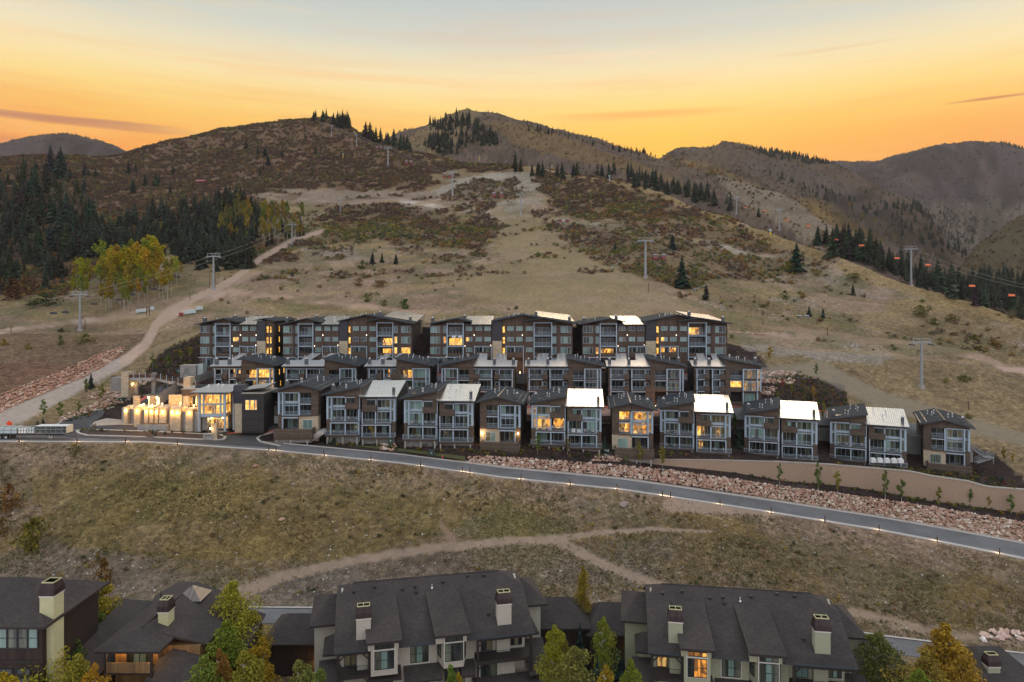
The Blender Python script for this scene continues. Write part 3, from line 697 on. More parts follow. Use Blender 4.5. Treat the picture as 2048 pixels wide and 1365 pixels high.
def build_ground():
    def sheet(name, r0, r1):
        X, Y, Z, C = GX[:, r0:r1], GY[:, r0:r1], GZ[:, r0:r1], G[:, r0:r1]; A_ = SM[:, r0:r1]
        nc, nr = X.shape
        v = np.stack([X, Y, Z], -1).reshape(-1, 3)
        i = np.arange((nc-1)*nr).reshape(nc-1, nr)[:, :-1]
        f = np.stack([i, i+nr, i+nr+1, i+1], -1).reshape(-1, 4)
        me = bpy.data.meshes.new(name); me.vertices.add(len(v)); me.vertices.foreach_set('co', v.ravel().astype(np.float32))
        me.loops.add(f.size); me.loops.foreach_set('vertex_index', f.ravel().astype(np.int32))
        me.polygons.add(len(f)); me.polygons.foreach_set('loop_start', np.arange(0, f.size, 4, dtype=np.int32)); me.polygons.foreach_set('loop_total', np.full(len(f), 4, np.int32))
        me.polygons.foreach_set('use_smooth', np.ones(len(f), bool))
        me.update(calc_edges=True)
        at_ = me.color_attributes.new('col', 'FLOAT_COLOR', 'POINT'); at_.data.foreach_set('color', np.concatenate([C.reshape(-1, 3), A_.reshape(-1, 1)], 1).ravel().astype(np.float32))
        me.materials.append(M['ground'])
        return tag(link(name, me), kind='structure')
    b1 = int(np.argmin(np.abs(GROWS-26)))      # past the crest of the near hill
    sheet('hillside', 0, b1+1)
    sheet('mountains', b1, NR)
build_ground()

# ---------------------------------------------------------------- plants: meshes shared between alike individuals
def leaf_mesh(name, cents, sizes, m, quad=True, up=.3, rnd=random, core=None):
    n = len(cents); c = np.array(cents); s = np.array(sizes)[:, None]
    rg = np.random.default_rng(rnd.randrange(1 << 30))
    a = rg.normal(size=(n, 3)); a /= np.linalg.norm(a, axis=1)[:, None]
    b = rg.normal(size=(n, 3)); b -= a*(a*b).sum(1)[:, None]; b /= np.linalg.norm(b, axis=1)[:, None]
    if quad:
        v = np.stack([c-a*s, c+b*s*.6, c+a*s, c-b*s*.6], 1).reshape(-1, 3); k = 4
    else:
        v = np.stack([c-a*s-b*s*.4, c+b*s, c+a*s-b*s*.4], 1).reshape(-1, 3); k = 3
    me = bpy.data.meshes.new(name); me.vertices.add(len(v)); me.vertices.foreach_set('co', v.ravel().astype(np.float32))
    me.loops.add(n*k); me.loops.foreach_set('vertex_index', np.arange(n*k, dtype=np.int32))
    me.polygons.add(n); me.polygons.foreach_set('loop_start', np.arange(0, n*k, k, dtype=np.int32)); me.polygons.foreach_set('loop_total', np.full(n, k, np.int32))
    me.update(calc_edges=True)
    a_ = me.attributes.new('leafv', 'FLOAT', 'FACE'); a_.data.foreach_set('value', rg.random(n).astype(np.float32))
    me.materials.append(m); return me
def conifer_mesh(seed, m, tiers=15, per=9, lean=1.0):
    """a crown of unit height; boughs are bent flat blades that droop"""
    rd = random.Random(seed); v = []; f = []; lv = []
    for t in range(tiers):
        u = t/(tiers-1); z = .08 + .86*u; r = .235*lean*(1-u)**.7*(.85+.3*rd.random()) + .010
        n = max(4, int(per*(1-.45*u)))
        for k in range(n):
            a = 2*math.pi*(k+rd.random()*.8)/n + t; rr = r*rd.uniform(.5, 1.25); zz = z+rd.uniform(-.02, .02)
            w = rr*rd.uniform(.30, .42)+.004; ca, sa = math.cos(a), math.sin(a); i = len(v)
            dz = rr*rd.uniform(.25, .5)
            v += [(0, 0, zz+.035), (ca*rr*.6-sa*w, sa*rr*.6+ca*w, zz-dz*.35), (ca*rr, sa*rr, zz-dz), (ca*rr*.6+sa*w, sa*rr*.6-ca*w, zz-dz*.35), (ca*rr*.55, sa*rr*.55, zz+.012)]
            f += [(i, i+1, i+4), (i+4, i+1, i+2), (i+4, i+2, i+3), (i, i+4, i+3)]; q = rd.random(); lv += [q, q, q*.8, q*.8]
    i = len(v); n = 7
    for z, r in ((.10, .09), (.55, .055)):
        for k in range(n): v.append((math.cos(k/n*6.283)*r, math.sin(k/n*6.283)*r, z))
    v.append((0, 0, 1.0))
    for k in range(n):
        e = (k+1) % n; f.append((i+k, i+e, i+n+e, i+n+k)); f.append((i+n+k, i+n+e, i+2*n)); lv += [.3, .4]
    me = bpy.data.meshes.new('conifer_crown'); me.from_pydata(v, [], f); me.update()
    a_ = me.attributes.new('leafv', 'FLOAT', 'FACE'); a_.data.foreach_set('value', lv)
    me.materials.append(m); return me
def trunk_mesh(h, r, m, n=6, bends=3, seed=0, limbs=0, lim0=.35, ll=.25):
    rd = random.Random(seed); mb = MB(); p = Vector((0, 0, -.4)); pts = [(p, r)]
    for k in range(bends):
        q = Vector((rd.uniform(-1, 1)*r*1.2, rd.uniform(-1, 1)*r*1.2, h*(k+1)/bends)); pts.append((q, r*(1-.75*(k+1)/bends)))
    for (a, ra), (b, rb) in zip(pts[:-1], pts[1:]): mb.tube(a, b, ra, rb, m, n, False)
    for k in range(limbs):
        u = lim0+(.95-lim0)*k/max(limbs, 1); a = rd.uniform(0, 6.28); z = h*u; L = h*ll*(1.15-u)
        mb.tube((0, 0, z), (math.cos(a)*L, math.sin(a)*L, z+L*.9), r*.35*(1.1-u)+.01, .008, m, 4, False)
    return mb.mesh('trunk', True)
def blob_leaves(n, rx, rz, z0, seed, clumps=9, top=1.0):
    """leaf positions in clumps spread through a crown"""
    rd = random.Random(seed); cs = []
    for k in range(clumps):
        u = (k+.5)/clumps; z = z0+rz*2*u; w = rx*math.sin(math.pi*min(1, (.12+u*.88)**top))**.7
        a = rd.uniform(0, 6.28); q = rd.uniform(.1, .75)*w; cs.append((math.cos(a)*q, math.sin(a)*q, z, max(w*.62, rx*.18)*rd.uniform(.75, 1.15)))
    out = []
    for k in range(n):
        c = cs[rd.randrange(clumps)]; a = rd.uniform(0, 6.28); z = rd.uniform(-1, 1); q = math.sqrt(1-z*z)*rd.random()**.4; s = c[3]
        out.append((c[0]+math.cos(a)*q*s, c[1]+math.sin(a)*q*s, c[2]+z*s*.85*rd.random()**.3))
    return out
CONI = [conifer_mesh(s, M['needle'], 15+s % 3, 9, .85+.12*(s % 4)) for s in range(6)]
CTRUNK = trunk_mesh(.25, .022, M['barkd'], 5, 1, 3)
ASPC = []; ASPT = []
for s in range(5):                                   # tall bare-trunked forest aspens, unit height
    ASPC.append(leaf_mesh('aspen_crown', blob_leaves(760, .17, .24, .48, s+50, 9, 1.1), [random.uniform(.014, .028) for _ in range(760)], M['leaf']))
    ASPT.append(trunk_mesh(.85, .010, M['bark'], 5, 2, s, 4, .5, .09))
YNGC = []; YNGT = []
for s in range(5):                                   # slim young garden aspens, unit height
    YNGC.append(leaf_mesh('young_crown', blob_leaves(620, .15, .36, .22, s+90, 11, 1.5), [random.uniform(.018, .036) for _ in range(620)], M['leaf']))
    YNGT.append(trunk_mesh(.9, .012, M['bark'], 5, 2, s+5, 5, .25, .08))
BIGC = []; BIGT = []
for s in range(6):                                   # the large aspens close to the camera
    n = 13000; rd = random.Random(s+200); pts = []
    lv = blob_leaves(n, [.17, .20, .14, .19, .13, .17][s], .43, .08, s+200, 44, 1.75)
    BIGC.append(leaf_mesh('broad_crown', lv, [rd.uniform(.0052, .0115) for _ in range(n)], M['leaf']))
    BIGT.append(trunk_mesh(.95, .009, M['bark'], 6, 4, s+9, 14, .2, .10))
def rock_mesh(seed, sub=1, m=None, flat=.75):
    import bmesh
    rd = random.Random(seed); bm = bmesh.new()
    for k in range(13):
        v = Vector((rd.gauss(0, 1), rd.gauss(0, 1), rd.gauss(0, 1))).normalized(); bm.verts.new((v.x*rd.uniform(.42, .55), v.y*rd.uniform(.42, .55), v.z*flat*rd.uniform(.42, .55)))
    bmesh.ops.convex_hull(bm, input=bm.verts)
    for v in [v for v in bm.verts if not v.link_faces]: bm.verts.remove(v)
    me = bpy.data.meshes.new('boulder'); bm.to_mesh(me); bm.free()
    if m: me.materials.append(m)
    return me
def rock_mat():
    m = bpy.data.materials.new('red_and_cream_sandstone'); m.use_nodes = True; nt = m.node_tree; b = nt.nodes['Principled BSDF']
    oi = nt.nodes.new('ShaderNodeObjectInfo'); at_ = nt.nodes.new('ShaderNodeAttribute'); at_.attribute_name = 'leafv'
    r = mth(nt, 'FRACT', mth(nt, 'ADD', oi.outputs['Random'], at_.outputs['Fac']))
    tc = nt.nodes.new('ShaderNodeTexCoord'); nz = N(nt, 'ShaderNodeTexNoise', inp={'Scale': 4.0, 'Detail': 5.0}); nt.links.new(tc.outputs['Object'], nz.inputs[0])
    c = ramp(nt, r, [(.0, (.30, .175, .125)), (.25, (.38, .245, .180)), (.5, (.33, .20, .148)), (.72, (.43, .32, .25)), (.88, (.53, .47, .40)), (1.0, (.40, .28, .22))])
    c = mix(nt, .45, c, nz.outputs[0], 'OVERLAY'); c = mix(nt, 1.0, c, oi.outputs['Color'], 'MULTIPLY')
    nt.links.new(c, b.inputs['Base Color']); b.inputs['Roughness'].default_value = .95; return m
M['rock'] = rock_mat()
ROCKS = [rock_mesh(s, 1, M['rock']) for s in range(10)]
BUSH = [leaf_mesh('bush', blob_leaves(110, .5, .28, .0, s+300, 6, 1.0), [random.uniform(.05, .11) for _ in range(110)], M['scatter'], False) for s in range(4)]
BUSHO = [leaf_mesh('bush', blob_leaves(420, .5, .30, .0, s+330, 9, 1.0), [random.uniform(.03, .06) for _ in range(420)], M['leaf'], True) for s in range(4)]
def tuft_mesh(seed):
    rd = random.Random(seed); v = []; f = []
    for k in range(9):
        a = rd.uniform(0, 6.28); r = rd.uniform(0, .18); x, y = math.cos(a)*r, math.sin(a)*r; h = rd.uniform(.5, 1.0); w = .07; b = rd.uniform(0, 6.28); i = len(v)
        v += [(x-math.cos(b)*w, y-math.sin(b)*w, -.05), (x+math.cos(b)*w, y+math.sin(b)*w, -.05), (x+math.cos(a)*h*.5, y+math.sin(a)*h*.5, h)]; f.append((i, i+1, i+2))
    me = bpy.data.meshes.new('tuft'); me.from_pydata(v, [], f); me.update()
    a_ = me.attributes.new('leafv', 'FLOAT', 'FACE'); a_.data.foreach_set('value', [rd.random() for _ in f]); me.materials.append(M['scatter']); return me
TUFT = [tuft_mesh(s) for s in range(3)]
def pebble_mesh(s):
    me = rock_mesh(s, 1, M['scatter'], .6); a_ = me.attributes.new('leafv', 'FLOAT', 'FACE'); a_.data.foreach_set('value', [.35+.3*random.random() for _ in me.polygons]); return me
PEB = [pebble_mesh(s) for s in (1, 2)]
CONS = []
for s in range(2):
    me = CONI[s].copy(); me.materials.clear(); me.materials.append(M['scatter']); CONS.append(me)

def scatter(name, pts, scl, tint, srcs, label, cat, zs=None):
    """uncountable growth: the first source mesh is one real plant of the scatter, repeated on points by geometry nodes"""
    n = len(pts); me = bpy.data.meshes.new(name); me.vertices.add(n); me.vertices.foreach_set('co', np.asarray(pts, np.float32).ravel())
    zs = scl if zs is None else zs
    a = me.attributes.new('scl', 'FLOAT_VECTOR', 'POINT'); a.data.foreach_set('vector', np.stack([scl, scl, zs], 1).astype(np.float32).ravel())
    a = me.attributes.new('rotz', 'FLOAT_VECTOR', 'POINT'); a.data.foreach_set('vector', np.stack([np.zeros(n), np.zeros(n), RNG.random(n)*6.283], 1).astype(np.float32).ravel())
    a = me.attributes.new('tint', 'FLOAT_COLOR', 'POINT'); a.data.foreach_set('color', np.concatenate([tint, np.ones((n, 1))], 1).astype(np.float32).ravel())
    a = me.attributes.new('pick', 'INT', 'POINT'); a.data.foreach_set('value', RNG.integers(0, len(srcs), n).astype(np.int32))
    o = link(name, me); tag(o, label, cat, kind='stuff')
    ng = bpy.data.node_groups.new(name, 'GeometryNodeTree'); ng.interface.new_socket('Geometry', in_out='INPUT', socket_type='NodeSocketGeometry'); ng.interface.new_socket('Geometry', in_out='OUTPUT', socket_type='NodeSocketGeometry')
    gi = ng.nodes.new('NodeGroupInput'); go = ng.nodes.new('NodeGroupOutput'); jn = ng.nodes.new('GeometryNodeJoinGeometry')
    def named(nm, t):
        q = ng.nodes.new('GeometryNodeInputNamedAttribute'); q.data_type = t; q.inputs[0].default_value = nm; return q.outputs[0]
    for k, sm in enumerate(srcs):
        ip = ng.nodes.new('GeometryNodeInstanceOnPoints'); so = ng.nodes.new('GeometryNodeObjectInfo')
        so.inputs[0].default_value = SRC(sm)
        cm = ng.nodes.new('FunctionNodeCompare'); cm.data_type = 'INT'; cm.operation = 'EQUAL'
        ng.links.new(named('pick', 'INT'), cm.inputs[2]); cm.inputs[3].default_value = k
        ng.links.new(gi.outputs[0], ip.inputs['Points']); ng.links.new(cm.outputs[0], ip.inputs['Selection'])
        ng.links.new(so.outputs['Geometry'], ip.inputs['Instance']); ng.links.new(named('scl', 'FLOAT_VECTOR'), ip.inputs['Scale'])
        er = ng.nodes.new('FunctionNodeEulerToRotation'); ng.links.new(named('rotz', 'FLOAT_VECTOR'), er.inputs[0]); ng.links.new(er.outputs[0], ip.inputs['Rotation'])
        ng.links.new(ip.outputs[0], jn.inputs[0])
    ng.links.new(jn.outputs[0], go.inputs[0])
    md = o.modifiers.new('grow', 'NODES'); md.node_group = ng
    return o
_src = {}
def SRC(me):
    if me.name not in _src: _src[me.name] = bpy.data.objects.new(me.name + '_seed', me)      # data only, not linked to the scene
    return _src[me.name]

# cell areas for sampling points evenly over the ground
cw = 4.0/F*GY[:, :-1]; ch = np.diff(GY, axis=1); AREA = np.zeros((NC, NR)); AREA[:, :-1] = cw*ch
def sample(dens, n):
    p = (dens*AREA).ravel(); s = p.sum()
    if s <= 0: return np.zeros((0, 3)), np.zeros(0, int)
    if n is None: n = int(s)
    k = RNG.choice(p.size, n, p=p/s); i, j = np.unravel_index(k, (NC, NR))
    i2 = np.minimum(i+1, NC-1); j2 = np.minimum(j+1, NR-1); u = RNG.random(n); w = RNG.random(n)
    def bl(A): return (A[i, j]*(1-u)*(1-w)+A[i2, j]*u*(1-w)+A[i, j2]*(1-u)*w+A[i2, j2]*u*w)
    return np.stack([bl(GX), bl(GY), bl(GZ)], 1), k
VISM = (GPX > -260) & (GPX < 2320)
# scrub oak and sage on the near hill
den = BR*np.clip((fbm(GX/9, GY/9, 120, 4)-.30)*5, .06, 1)*VISM*np.clip(250/GY, .25, 1)
P_, k_ = sample(den, 46000)
n = len(P_); tn = fbm(P_[:, 0]/16, P_[:, 1]/16, 130, 3); rr = RNG.random(n)
pal = np.array([(.115, .070, .052), (.090, .078, .060), (.175, .100, .040), (.082, .100, .038), (.175, .150, .040), (.080, .090, .058)])
idx = np.clip(((tn-.3)*9 + rr*2.6-.6), 0, 5.99).astype(int)
tint = pal[idx]*1.3*(.8+.5*RNG.random((n, 1)))
upper = (P_[:, 1] > 430)[:, None]
tint = np.where(upper & (RNG.random((n, 1)) < .6), np.array((.130, .086, .064))*(.8+.4*RNG.random((n, 1))), tint)
sc = np.where(P_[:, 1] < 470, RNG.uniform(1.2, 4.0, n), RNG.uniform(1.0, 3.3, n))*np.clip(P_[:, 1]/420, .75, 1.5)
scatter('hillside_scrub', P_, sc, tint, BUSH, 'dense low scrub in rust, olive and grey covering the ski hill', 'scrub', sc*RNG.uniform(.55, .9, n))
# sparse small sage and grass on the open slope
op = near*(GY > 226)*(BR < .003)*(SM > .95)*VISM*(fbm(GX/6, GY/6, 140, 3) > .5)
P_, k_ = sample(op*np.where(GY < 420, .34, .10), None); n = min(len(P_), 26000); P_ = P_[:n]
tint = np.array([(.165, .115, .055), (.105, .085, .045), (.075, .068, .048)])[RNG.integers(0, 3, n)]*(.8+.5*RNG.random((n, 1)))
sc = RNG.uniform(.35, 1.0, n); scatter('slope_sage', P_, sc, tint, BUSH[:2], 'small sage clumps and dry grass dotted over the open slope', 'sagebrush', sc*.55)
P_, k_ = sample(near*(GY > 228)*(GY < 420)*(GPX > 420)*(GPX < 2200)*(SM > .8)*np.clip((fbm(GX/22, GY/12, 431, 3)-.46)*7, .02, 1)*np.where(GPX > 1450, 2.2, 1), 340); n = len(P_); sc = RNG.uniform(.9, 3.0, n)
scatter('slope_bushes', P_, sc, np.array([(.10, .115, .035), (.175, .145, .04), (.17, .105, .045), (.085, .085, .05)])[RNG.integers(0, 4, n)]*(.8+.5*RNG.random((n, 1))), BUSH, 'olive and gold bushes dotted over the open ski slope', 'bushes', sc*.7)
# mountains behind: far brush
P_, k_ = sample((~near)*VISM*(GY > 250)*np.clip(1.2e-2*(500/GY)**1.1, 0, .02)*(np.clip((fbm(GX/30, GY/30, 150, 4)-.3)*4, .1, 1)), 60000)
n = len(P_); tn = fbm(P_[:, 0]/70, P_[:, 1]/70, 160, 4)
tint = np.where((tn > .54)[:, None], np.array((.165, .105, .045)), np.where((tn < .44)[:, None], np.array((.040, .046, .034)), np.array((.095, .070, .054))))*(.75+.5*RNG.random((n, 1)))
scatter('mountain_brush', P_, RNG.uniform(2.0, 4.6, n)*np.clip(P_[:, 1]/1000, .8, 2.2), tint, BUSH, 'brush and small aspens covering the mountains behind the ski hill', 'brush')
P_, k_ = sample((GY > 100)*(GY < rdD-6)*VISM*SM**3*np.clip((fbm(GX/10, GY/7, 421, 4)-.45)*6, .02, 1), 900); n = len(P_)
sc = .35+.9*RNG.random(n)**2.2; scatter('field_shrubs', P_, sc, np.array([(.085, .085, .035), (.17, .10, .04), (.25, .185, .05), (.06, .065, .03)])[RNG.integers(0, 4, n)]*(.8+.5*RNG.random((n, 1))), BUSH, 'small dry shrubs and rabbitbrush dotted over the slope below the road', 'shrubs', sc*.8)
# grass tufts and pebbles of the field in front
f1 = (GY > 99)*(GY < rdD-5)*VISM*SM**2
P_, k_ = sample(f1*np.clip((nb-.36)*5, .12, 1)*6.0, 42000); n = len(P_)
pal = np.array([(.270, .195, .065), (.215, .160, .075), (.140, .118, .045), (.090, .095, .038), (.165, .105, .055)])
tn = fbm(P_[:, 0]/7, P_[:, 1]/7, 170, 4); idx = np.clip((tn-.30)*10+RNG.random(n)*2.2-.6, 0, 4.99).astype(int)
scatter('field_grass', P_, RNG.uniform(.16, .46, n), pal[idx]*(.75+.6*RNG.random((n, 1))), TUFT, 'dry tufted grass in gold and olive on the slope below the road', 'grass')
P_, k_ = sample(f1*(.25+np.clip((.52-nb)*6, 0, 1)*1.5+1.6*(GY > rdD-13)+1.2*(GY < 112)), 9000); n = len(P_)
tint = np.array([(.33, .24, .19), (.40, .37, .33), (.22, .17, .13)])[RNG.integers(0, 3, n)]
scatter('field_stones', P_, RNG.uniform(.10, .20, n)+.45*RNG.random(n)**9, tint, PEB, 'loose pale stones strewn over the dirt slope below the road', 'stones')
P_, k_ = sample(near*(GY > 226)*(GY < 420)*(SM > .9)*(BR < .02)*VISM*(G.mean(2) > .15)*1.0, 6000); n = len(P_)
scatter('hill_stones', P_, RNG.uniform(.15, .35, n)+.7*RNG.random(n)**8, np.array([(.34, .27, .22), (.38, .36, .33), (.26, .22, .19)])[RNG.integers(0, 3, n)], PEB, 'loose rocks scattered over the ski slope', 'stones')

# ---------------------------------------------------------------- trees that can be told apart
def conifer(x, y, z, h, col, label, group, parts=True, cat='conifer', w=1.0):
    k = random.randrange(6)
    c = empty('conifer_tree', (x, y, z-.3), random.uniform(0, 6.28)); tag(c, label, cat, group)
    link('crown', CONI[k], c, scale=(h*w, h*w, h), color=col)
    link('trunk', CTRUNK, c, scale=h)
    return c
def aspen(x, y, z, h, col, label, group, kind='asp', w=1.0, cat='aspen tree'):
    C_, T_ = {'asp': (ASPC, ASPT), 'young': (YNGC, YNGT), 'big': (BIGC, BIGT)}[kind]; k = random.randrange(len(C_))
    c = empty('aspen_tree', (x, y, z-.1), random.uniform(0, 6.28)); tag(c, label, cat, group)
    link('crown', C_[k], c, scale=(h*w, h*w, h), color=col); link('trunk', T_[k], c, scale=h)
    return c
def jit(c, a=.2): return tuple(max(.004, q*random.uniform(1-a, 1+a)) for q in c)
DK = (.030, .040, .028)
def placed(lab, k, n, px, x0, x1, hp, h0, h1, up=''):
    sz = ('short', 'mid sized', 'tall')[min(2, int(3*(hp-h0)/max(h1-h0, 1e-6)))]; ho = ('left end', 'left half', 'middle', 'right half', 'right end')[min(4, int(5*(px-x0)/max(x1-x0, 1e-6)))]
    w = lab.split(); return sz+' '+' '.join(w[:10])+', '+up+' '+ho if n > 5 else lab
def stand(poly, n, hpx, label, group, col=DK, kind='con', back=0, w=1.0, dmin=0, cat='conifer', hmin=3):
    """trees standing on the ground seen inside a picture polygon; hpx = their height in photo pixels"""
    xs = [p[0] for p in poly]; ys = [p[1] for p in poly]; k = 0; t = 0
    while k < n and t < n*60:
        t += 1; px = random.uniform(min(xs), max(xs)); py = random.uniform(min(ys), max(ys))
        if not inpoly(np.array([px]), np.array([py]), poly)[0]: continue
        x, d, z = hit(px, py)
        if d < dmin: continue
        hp_ = random.uniform(*hpx); h = max(hmin, hp_/F*d); k += 1; lb_ = placed(label, k, n, px, min(xs), max(xs), hp_, *hpx, ('upper', 'central', 'lower')[min(2, int(3*(py-min(ys))/max(max(ys)-min(ys), 1e-6)))])
        if kind == 'con': conifer(x, d, z, h, jit(col, .35), lb_, group, w=w*random.uniform(.75, 1.2), cat=cat)
        else: aspen(x, d, z, h, jit(random.choice(col) if isinstance(col, list) else col, .2), lb_, group, kind, w, cat)
G1 = 'dark conifers in the forest on the left hillside'
stand([(-60,590),(-60,380),(60,350),(120,340),(150,420),(210,470),(330,470),(400,445),(470,420),(500,440),(500,540),(420,545),(330,510),(250,490),(160,520),(110,570)], 96, (38, 70), 'dark conifer packed in the forest on the left hillside', G1, dmin=240)
stand([(-60,420),(-60,330),(40,340),(190,350),(180,400),(130,440),(0,440)], 20, (24, 42), 'dark conifer on the far left ridge under the orange sky', 'conifers on the far left ridge')
stand([(470,425),(640,455),(600,480),(500,520)], 9, (22, 40), 'slim conifer among pale aspens at the right end of the forest', 'conifers at the right end of the forest')
stand([(240,330),(340,345),(420,365),(440,400),(260,390)], 9, (20, 36), 'dark conifer in the brush above the left forest', 'conifers in the brush above the left forest')
stand([(480,300),(560,270),(620,290),(700,320),(690,350),(500,360)], 9, (14, 28), 'small dark conifer in the brush near the top of the left hill', 'conifers in the brush near the hilltop')
stand([(622,238),(655,236),(656,243),(624,245)], 6, (16, 26), 'dark conifer of the small clump on the left hilltop skyline', 'small clump on the hilltop')
stand([(662,250),(706,256),(706,262),(664,254)], 11, (26, 38), 'dark conifer of the larger clump right of the hilltop', 'larger clump right of the hilltop', hmin=8)
stand([(722,276),(790,300),(830,312),(830,304),(760,280),(724,268)], 20, (22, 40), 'dark conifer along the ridge between the two peaks', 'conifers along the ridge between the peaks')
stand([(850,300),(900,312),(895,290),(860,280)], 14, (20, 34), 'dark conifer in the dip behind the ski ridge', 'conifers in the dip behind the ridge')
stand([(935,245),(950,255),(992,282),(995,292),(960,276),(938,262)], 9, (18, 30), 'dark conifer in the stand below the pointed peak', 'conifers in the stand below the peak')
stand([(985,338),(1010,330),(1050,342),(1130,350),(1160,352),(1120,362),(1000,346)], 12, (24, 40), 'dark conifer poking up behind the crest near the middle', 'conifers behind the crest near the middle')
stand([(1170,362),(1280,380),(1420,420),(1430,404),(1330,372),(1180,345)], 18, (24, 38), 'dark conifer in the valley behind the descending crest', 'conifers in the valley behind the crest')
stand([(1640,505),(1700,530),(1780,560),(1880,592),(1990,622),(2080,652),(2080,600),(1960,560),(1840,545),(1720,500),(1660,470)], 44, (34, 64), 'dark conifer in the forest behind the crest at right', 'conifers behind the crest at right', dmin=250)
stand([(1480,300),(1560,318),(1650,345),(1780,400),(1760,410),(1600,345),(1500,315)], 4, (8, 14), 'tiny conifer on the far ridge right of the sunset', 'tiny conifers on the far ridge')
stand([(1060,252),(1130,268),(1215,290),(1290,312),(1288,318),(1190,292),(1070,262)], 6, (8, 15), 'tiny conifer along the skyline right of the pointed peak', 'tiny conifers along the skyline')
stand([(1850,480),(1900,500),(1930,520),(1960,470),(1860,430),(1780,400)], 6, (14, 26), 'dark conifer in the canyon at right', 'conifers in the canyon')
# single conifers
for px, py, h, lab in ((1593,543,62,'tall solitary dark conifer on the open slope beside a yellow bush'), (1636,490,42,'dark conifer standing alone behind the crest below the orange chairs'),
                       (1706,590,26,'small pale green pine alone on the right slope'), (892,240,17,'lone conifer on the skyline left of the pointed peak'),
                       (745,527,26,'blue spruce, leftmost of three on the mid slope'), (764,525,22,'middle one of three small spruces on the mid slope'), (792,528,24,'rightmost of three small spruces on the mid slope'),
                       (585,552,14,'very small green spruce on the bare left slope'), (1618,632,24,'small spruce behind the red cabins low on the slope'), (1646,635,22,'small blue spruce right of the red cabins low on the slope'),
                       (1364,575,70,'dark conifer in the brush behind the gondola tower'), (1345,500,36,'slim conifer in brush above the gondola cabins'), (1230,500,18,'small conifer above the middle cabins'), (1412,600,36,'blue green conifer by the snow gun in the brush')):
    x, d, z = hit(px, py); conifer(x, d, z, h/F*d, jit((.022, .036, .026), .2), lab, None, w=1.15)
YEL = [(.350, .285, .024), (.310, .255, .022), (.220, .225, .034), (.310, .215, .028), (.160, .185, .034)]
stand([(125,592),(150,575),(240,560),(370,560),(350,600),(240,630),(150,612)], 96, (42, 72), 'golden aspen with a bare pale trunk at the forest edge', 'golden aspens at the left forest edge', YEL, 'asp', cat='aspen tree', w=.8)
stand([(190,565),(330,548),(330,580),(205,592)], 52, (60, 90), 'bright yellow aspen rising in the middle of the grove', 'bright yellow aspens of the grove', [(.40, .31, .024), (.38, .29, .020), (.26, .25, .03)], 'asp', cat='aspen tree', w=.95)
stand([(425,490),(500,500),(620,490),(600,455),(520,435),(450,430)], 64, (34, 62), 'pale green aspen at the right end of the forest', 'pale green aspens at the right end of the forest', [(.16, .17, .045), (.24, .19, .035), (.12, .14, .04), (.28, .19, .03)], 'asp', cat='aspen tree', w=.75)
stand([(100,400),(200,395),(230,440),(110,450)], 14, (30, 44), 'leafless grey aspen among dark conifers on the left', 'grey aspens on the left', [(.13, .12, .09)], 'asp', cat='aspen tree', w=.8)
stand([(1650,440),(1750,490),(1860,540),(1900,560),(1880,530),(1770,460),(1680,415)], 26, (16, 30), 'pale aspen on the far side of the crest at right', 'pale aspens beyond the crest', [(.16, .14, .06), (.22, .15, .04), (.15, .12, .09)], 'asp', cat='aspen tree')
stand([(1290,302),(1360,325),(1440,350),(1450,362),(1360,340),(1290,316)], 26, (9, 16), 'small orange aspen on the shoulder under the sunset', 'orange aspens under the sunset', [(.32, .17, .03), (.26, .15, .04)], 'asp', cat='aspen tree', w=1.3)
# the rest of the forests, too many to tell apart
def forest(name, polys, n, hm, label, col=(.030, .039, .028), cat='forest'):
    m = np.zeros((NC, NR), bool)
    for p, dmin, dmax in polys: m |= inpoly(GPX, GPY, p) & (GY > dmin) & (GY < dmax)
    P_, _ = sample(m*1.0, n); k = len(P_); h = hm[0]+(hm[1]-hm[0])*1.15*RNG.random(k)**1.6
    scatter(name, P_-np.array([0, 0, .4]), h*RNG.uniform(.75, 1.2, k), np.array(col)*(.7+.7*RNG.random((k, 1))), CONS, label, cat, h)
forest('conifer_forest', [([(-260,600),(-260,420),(60,380),(140,420),(210,470),(330,465),(400,440),(500,430),(500,530),(420,540),(330,510),(250,500),(160,530),(110,580)], 240, 520), ([(-260,430),(-260,330),(40,340),(190,350),(180,400),(130,440),(0,440)], 300, 300)], 900, (5, 11), 'dense dark conifer forest filling the left hillside')
forest('ridge_forest', [([(-260,430),(-260,330),(40,340),(190,350),(180,400),(130,440),(0,440)], 300, 620)], 190, (5, 10), 'dark conifers scattered over the far left ridge')
forest('lower_forest', [([(150,470),(330,430),(470,400),(520,430),(500,540),(420,548),(330,515),(250,500),(160,530)], 240, 520)], 470, (5, 14), 'dark conifers closing the lower edge of the left forest')
forest('valley_forest', [([(1640,490),(1700,520),(1780,556),(1880,590),(1990,622),(2400,700),(2400,600),(1960,540),(1840,530),(1720,490)], 262, 560)], 700, (8, 14), 'dark conifer forest in the valley behind the right crest')
forest('peak_forest', [([(845,300),(860,250),(935,232),(955,250),(995,285),(990,300),(940,290),(900,320)], 700, 1200), ([(1180,350),(1290,380),(1420,415),(1420,396),(1300,360)], 420, 1000), ([(1050,250),(1290,308),(1290,316),(1150,284),(1050,262)], 9800, 9900), ([(1660,330),(1640,316),(1480,296),(1480,304),(1600,330)], 1300, 2100)], 620, (9, 17), 'dark conifer stands on the mountain below the pointed peak')
forest('skyline_forest', [([(1050,250),(1290,308),(1290,316),(1150,284),(1050,262)], 800, 1200)], 130, (4, 9), 'small conifers along the skyline right of the pointed peak')
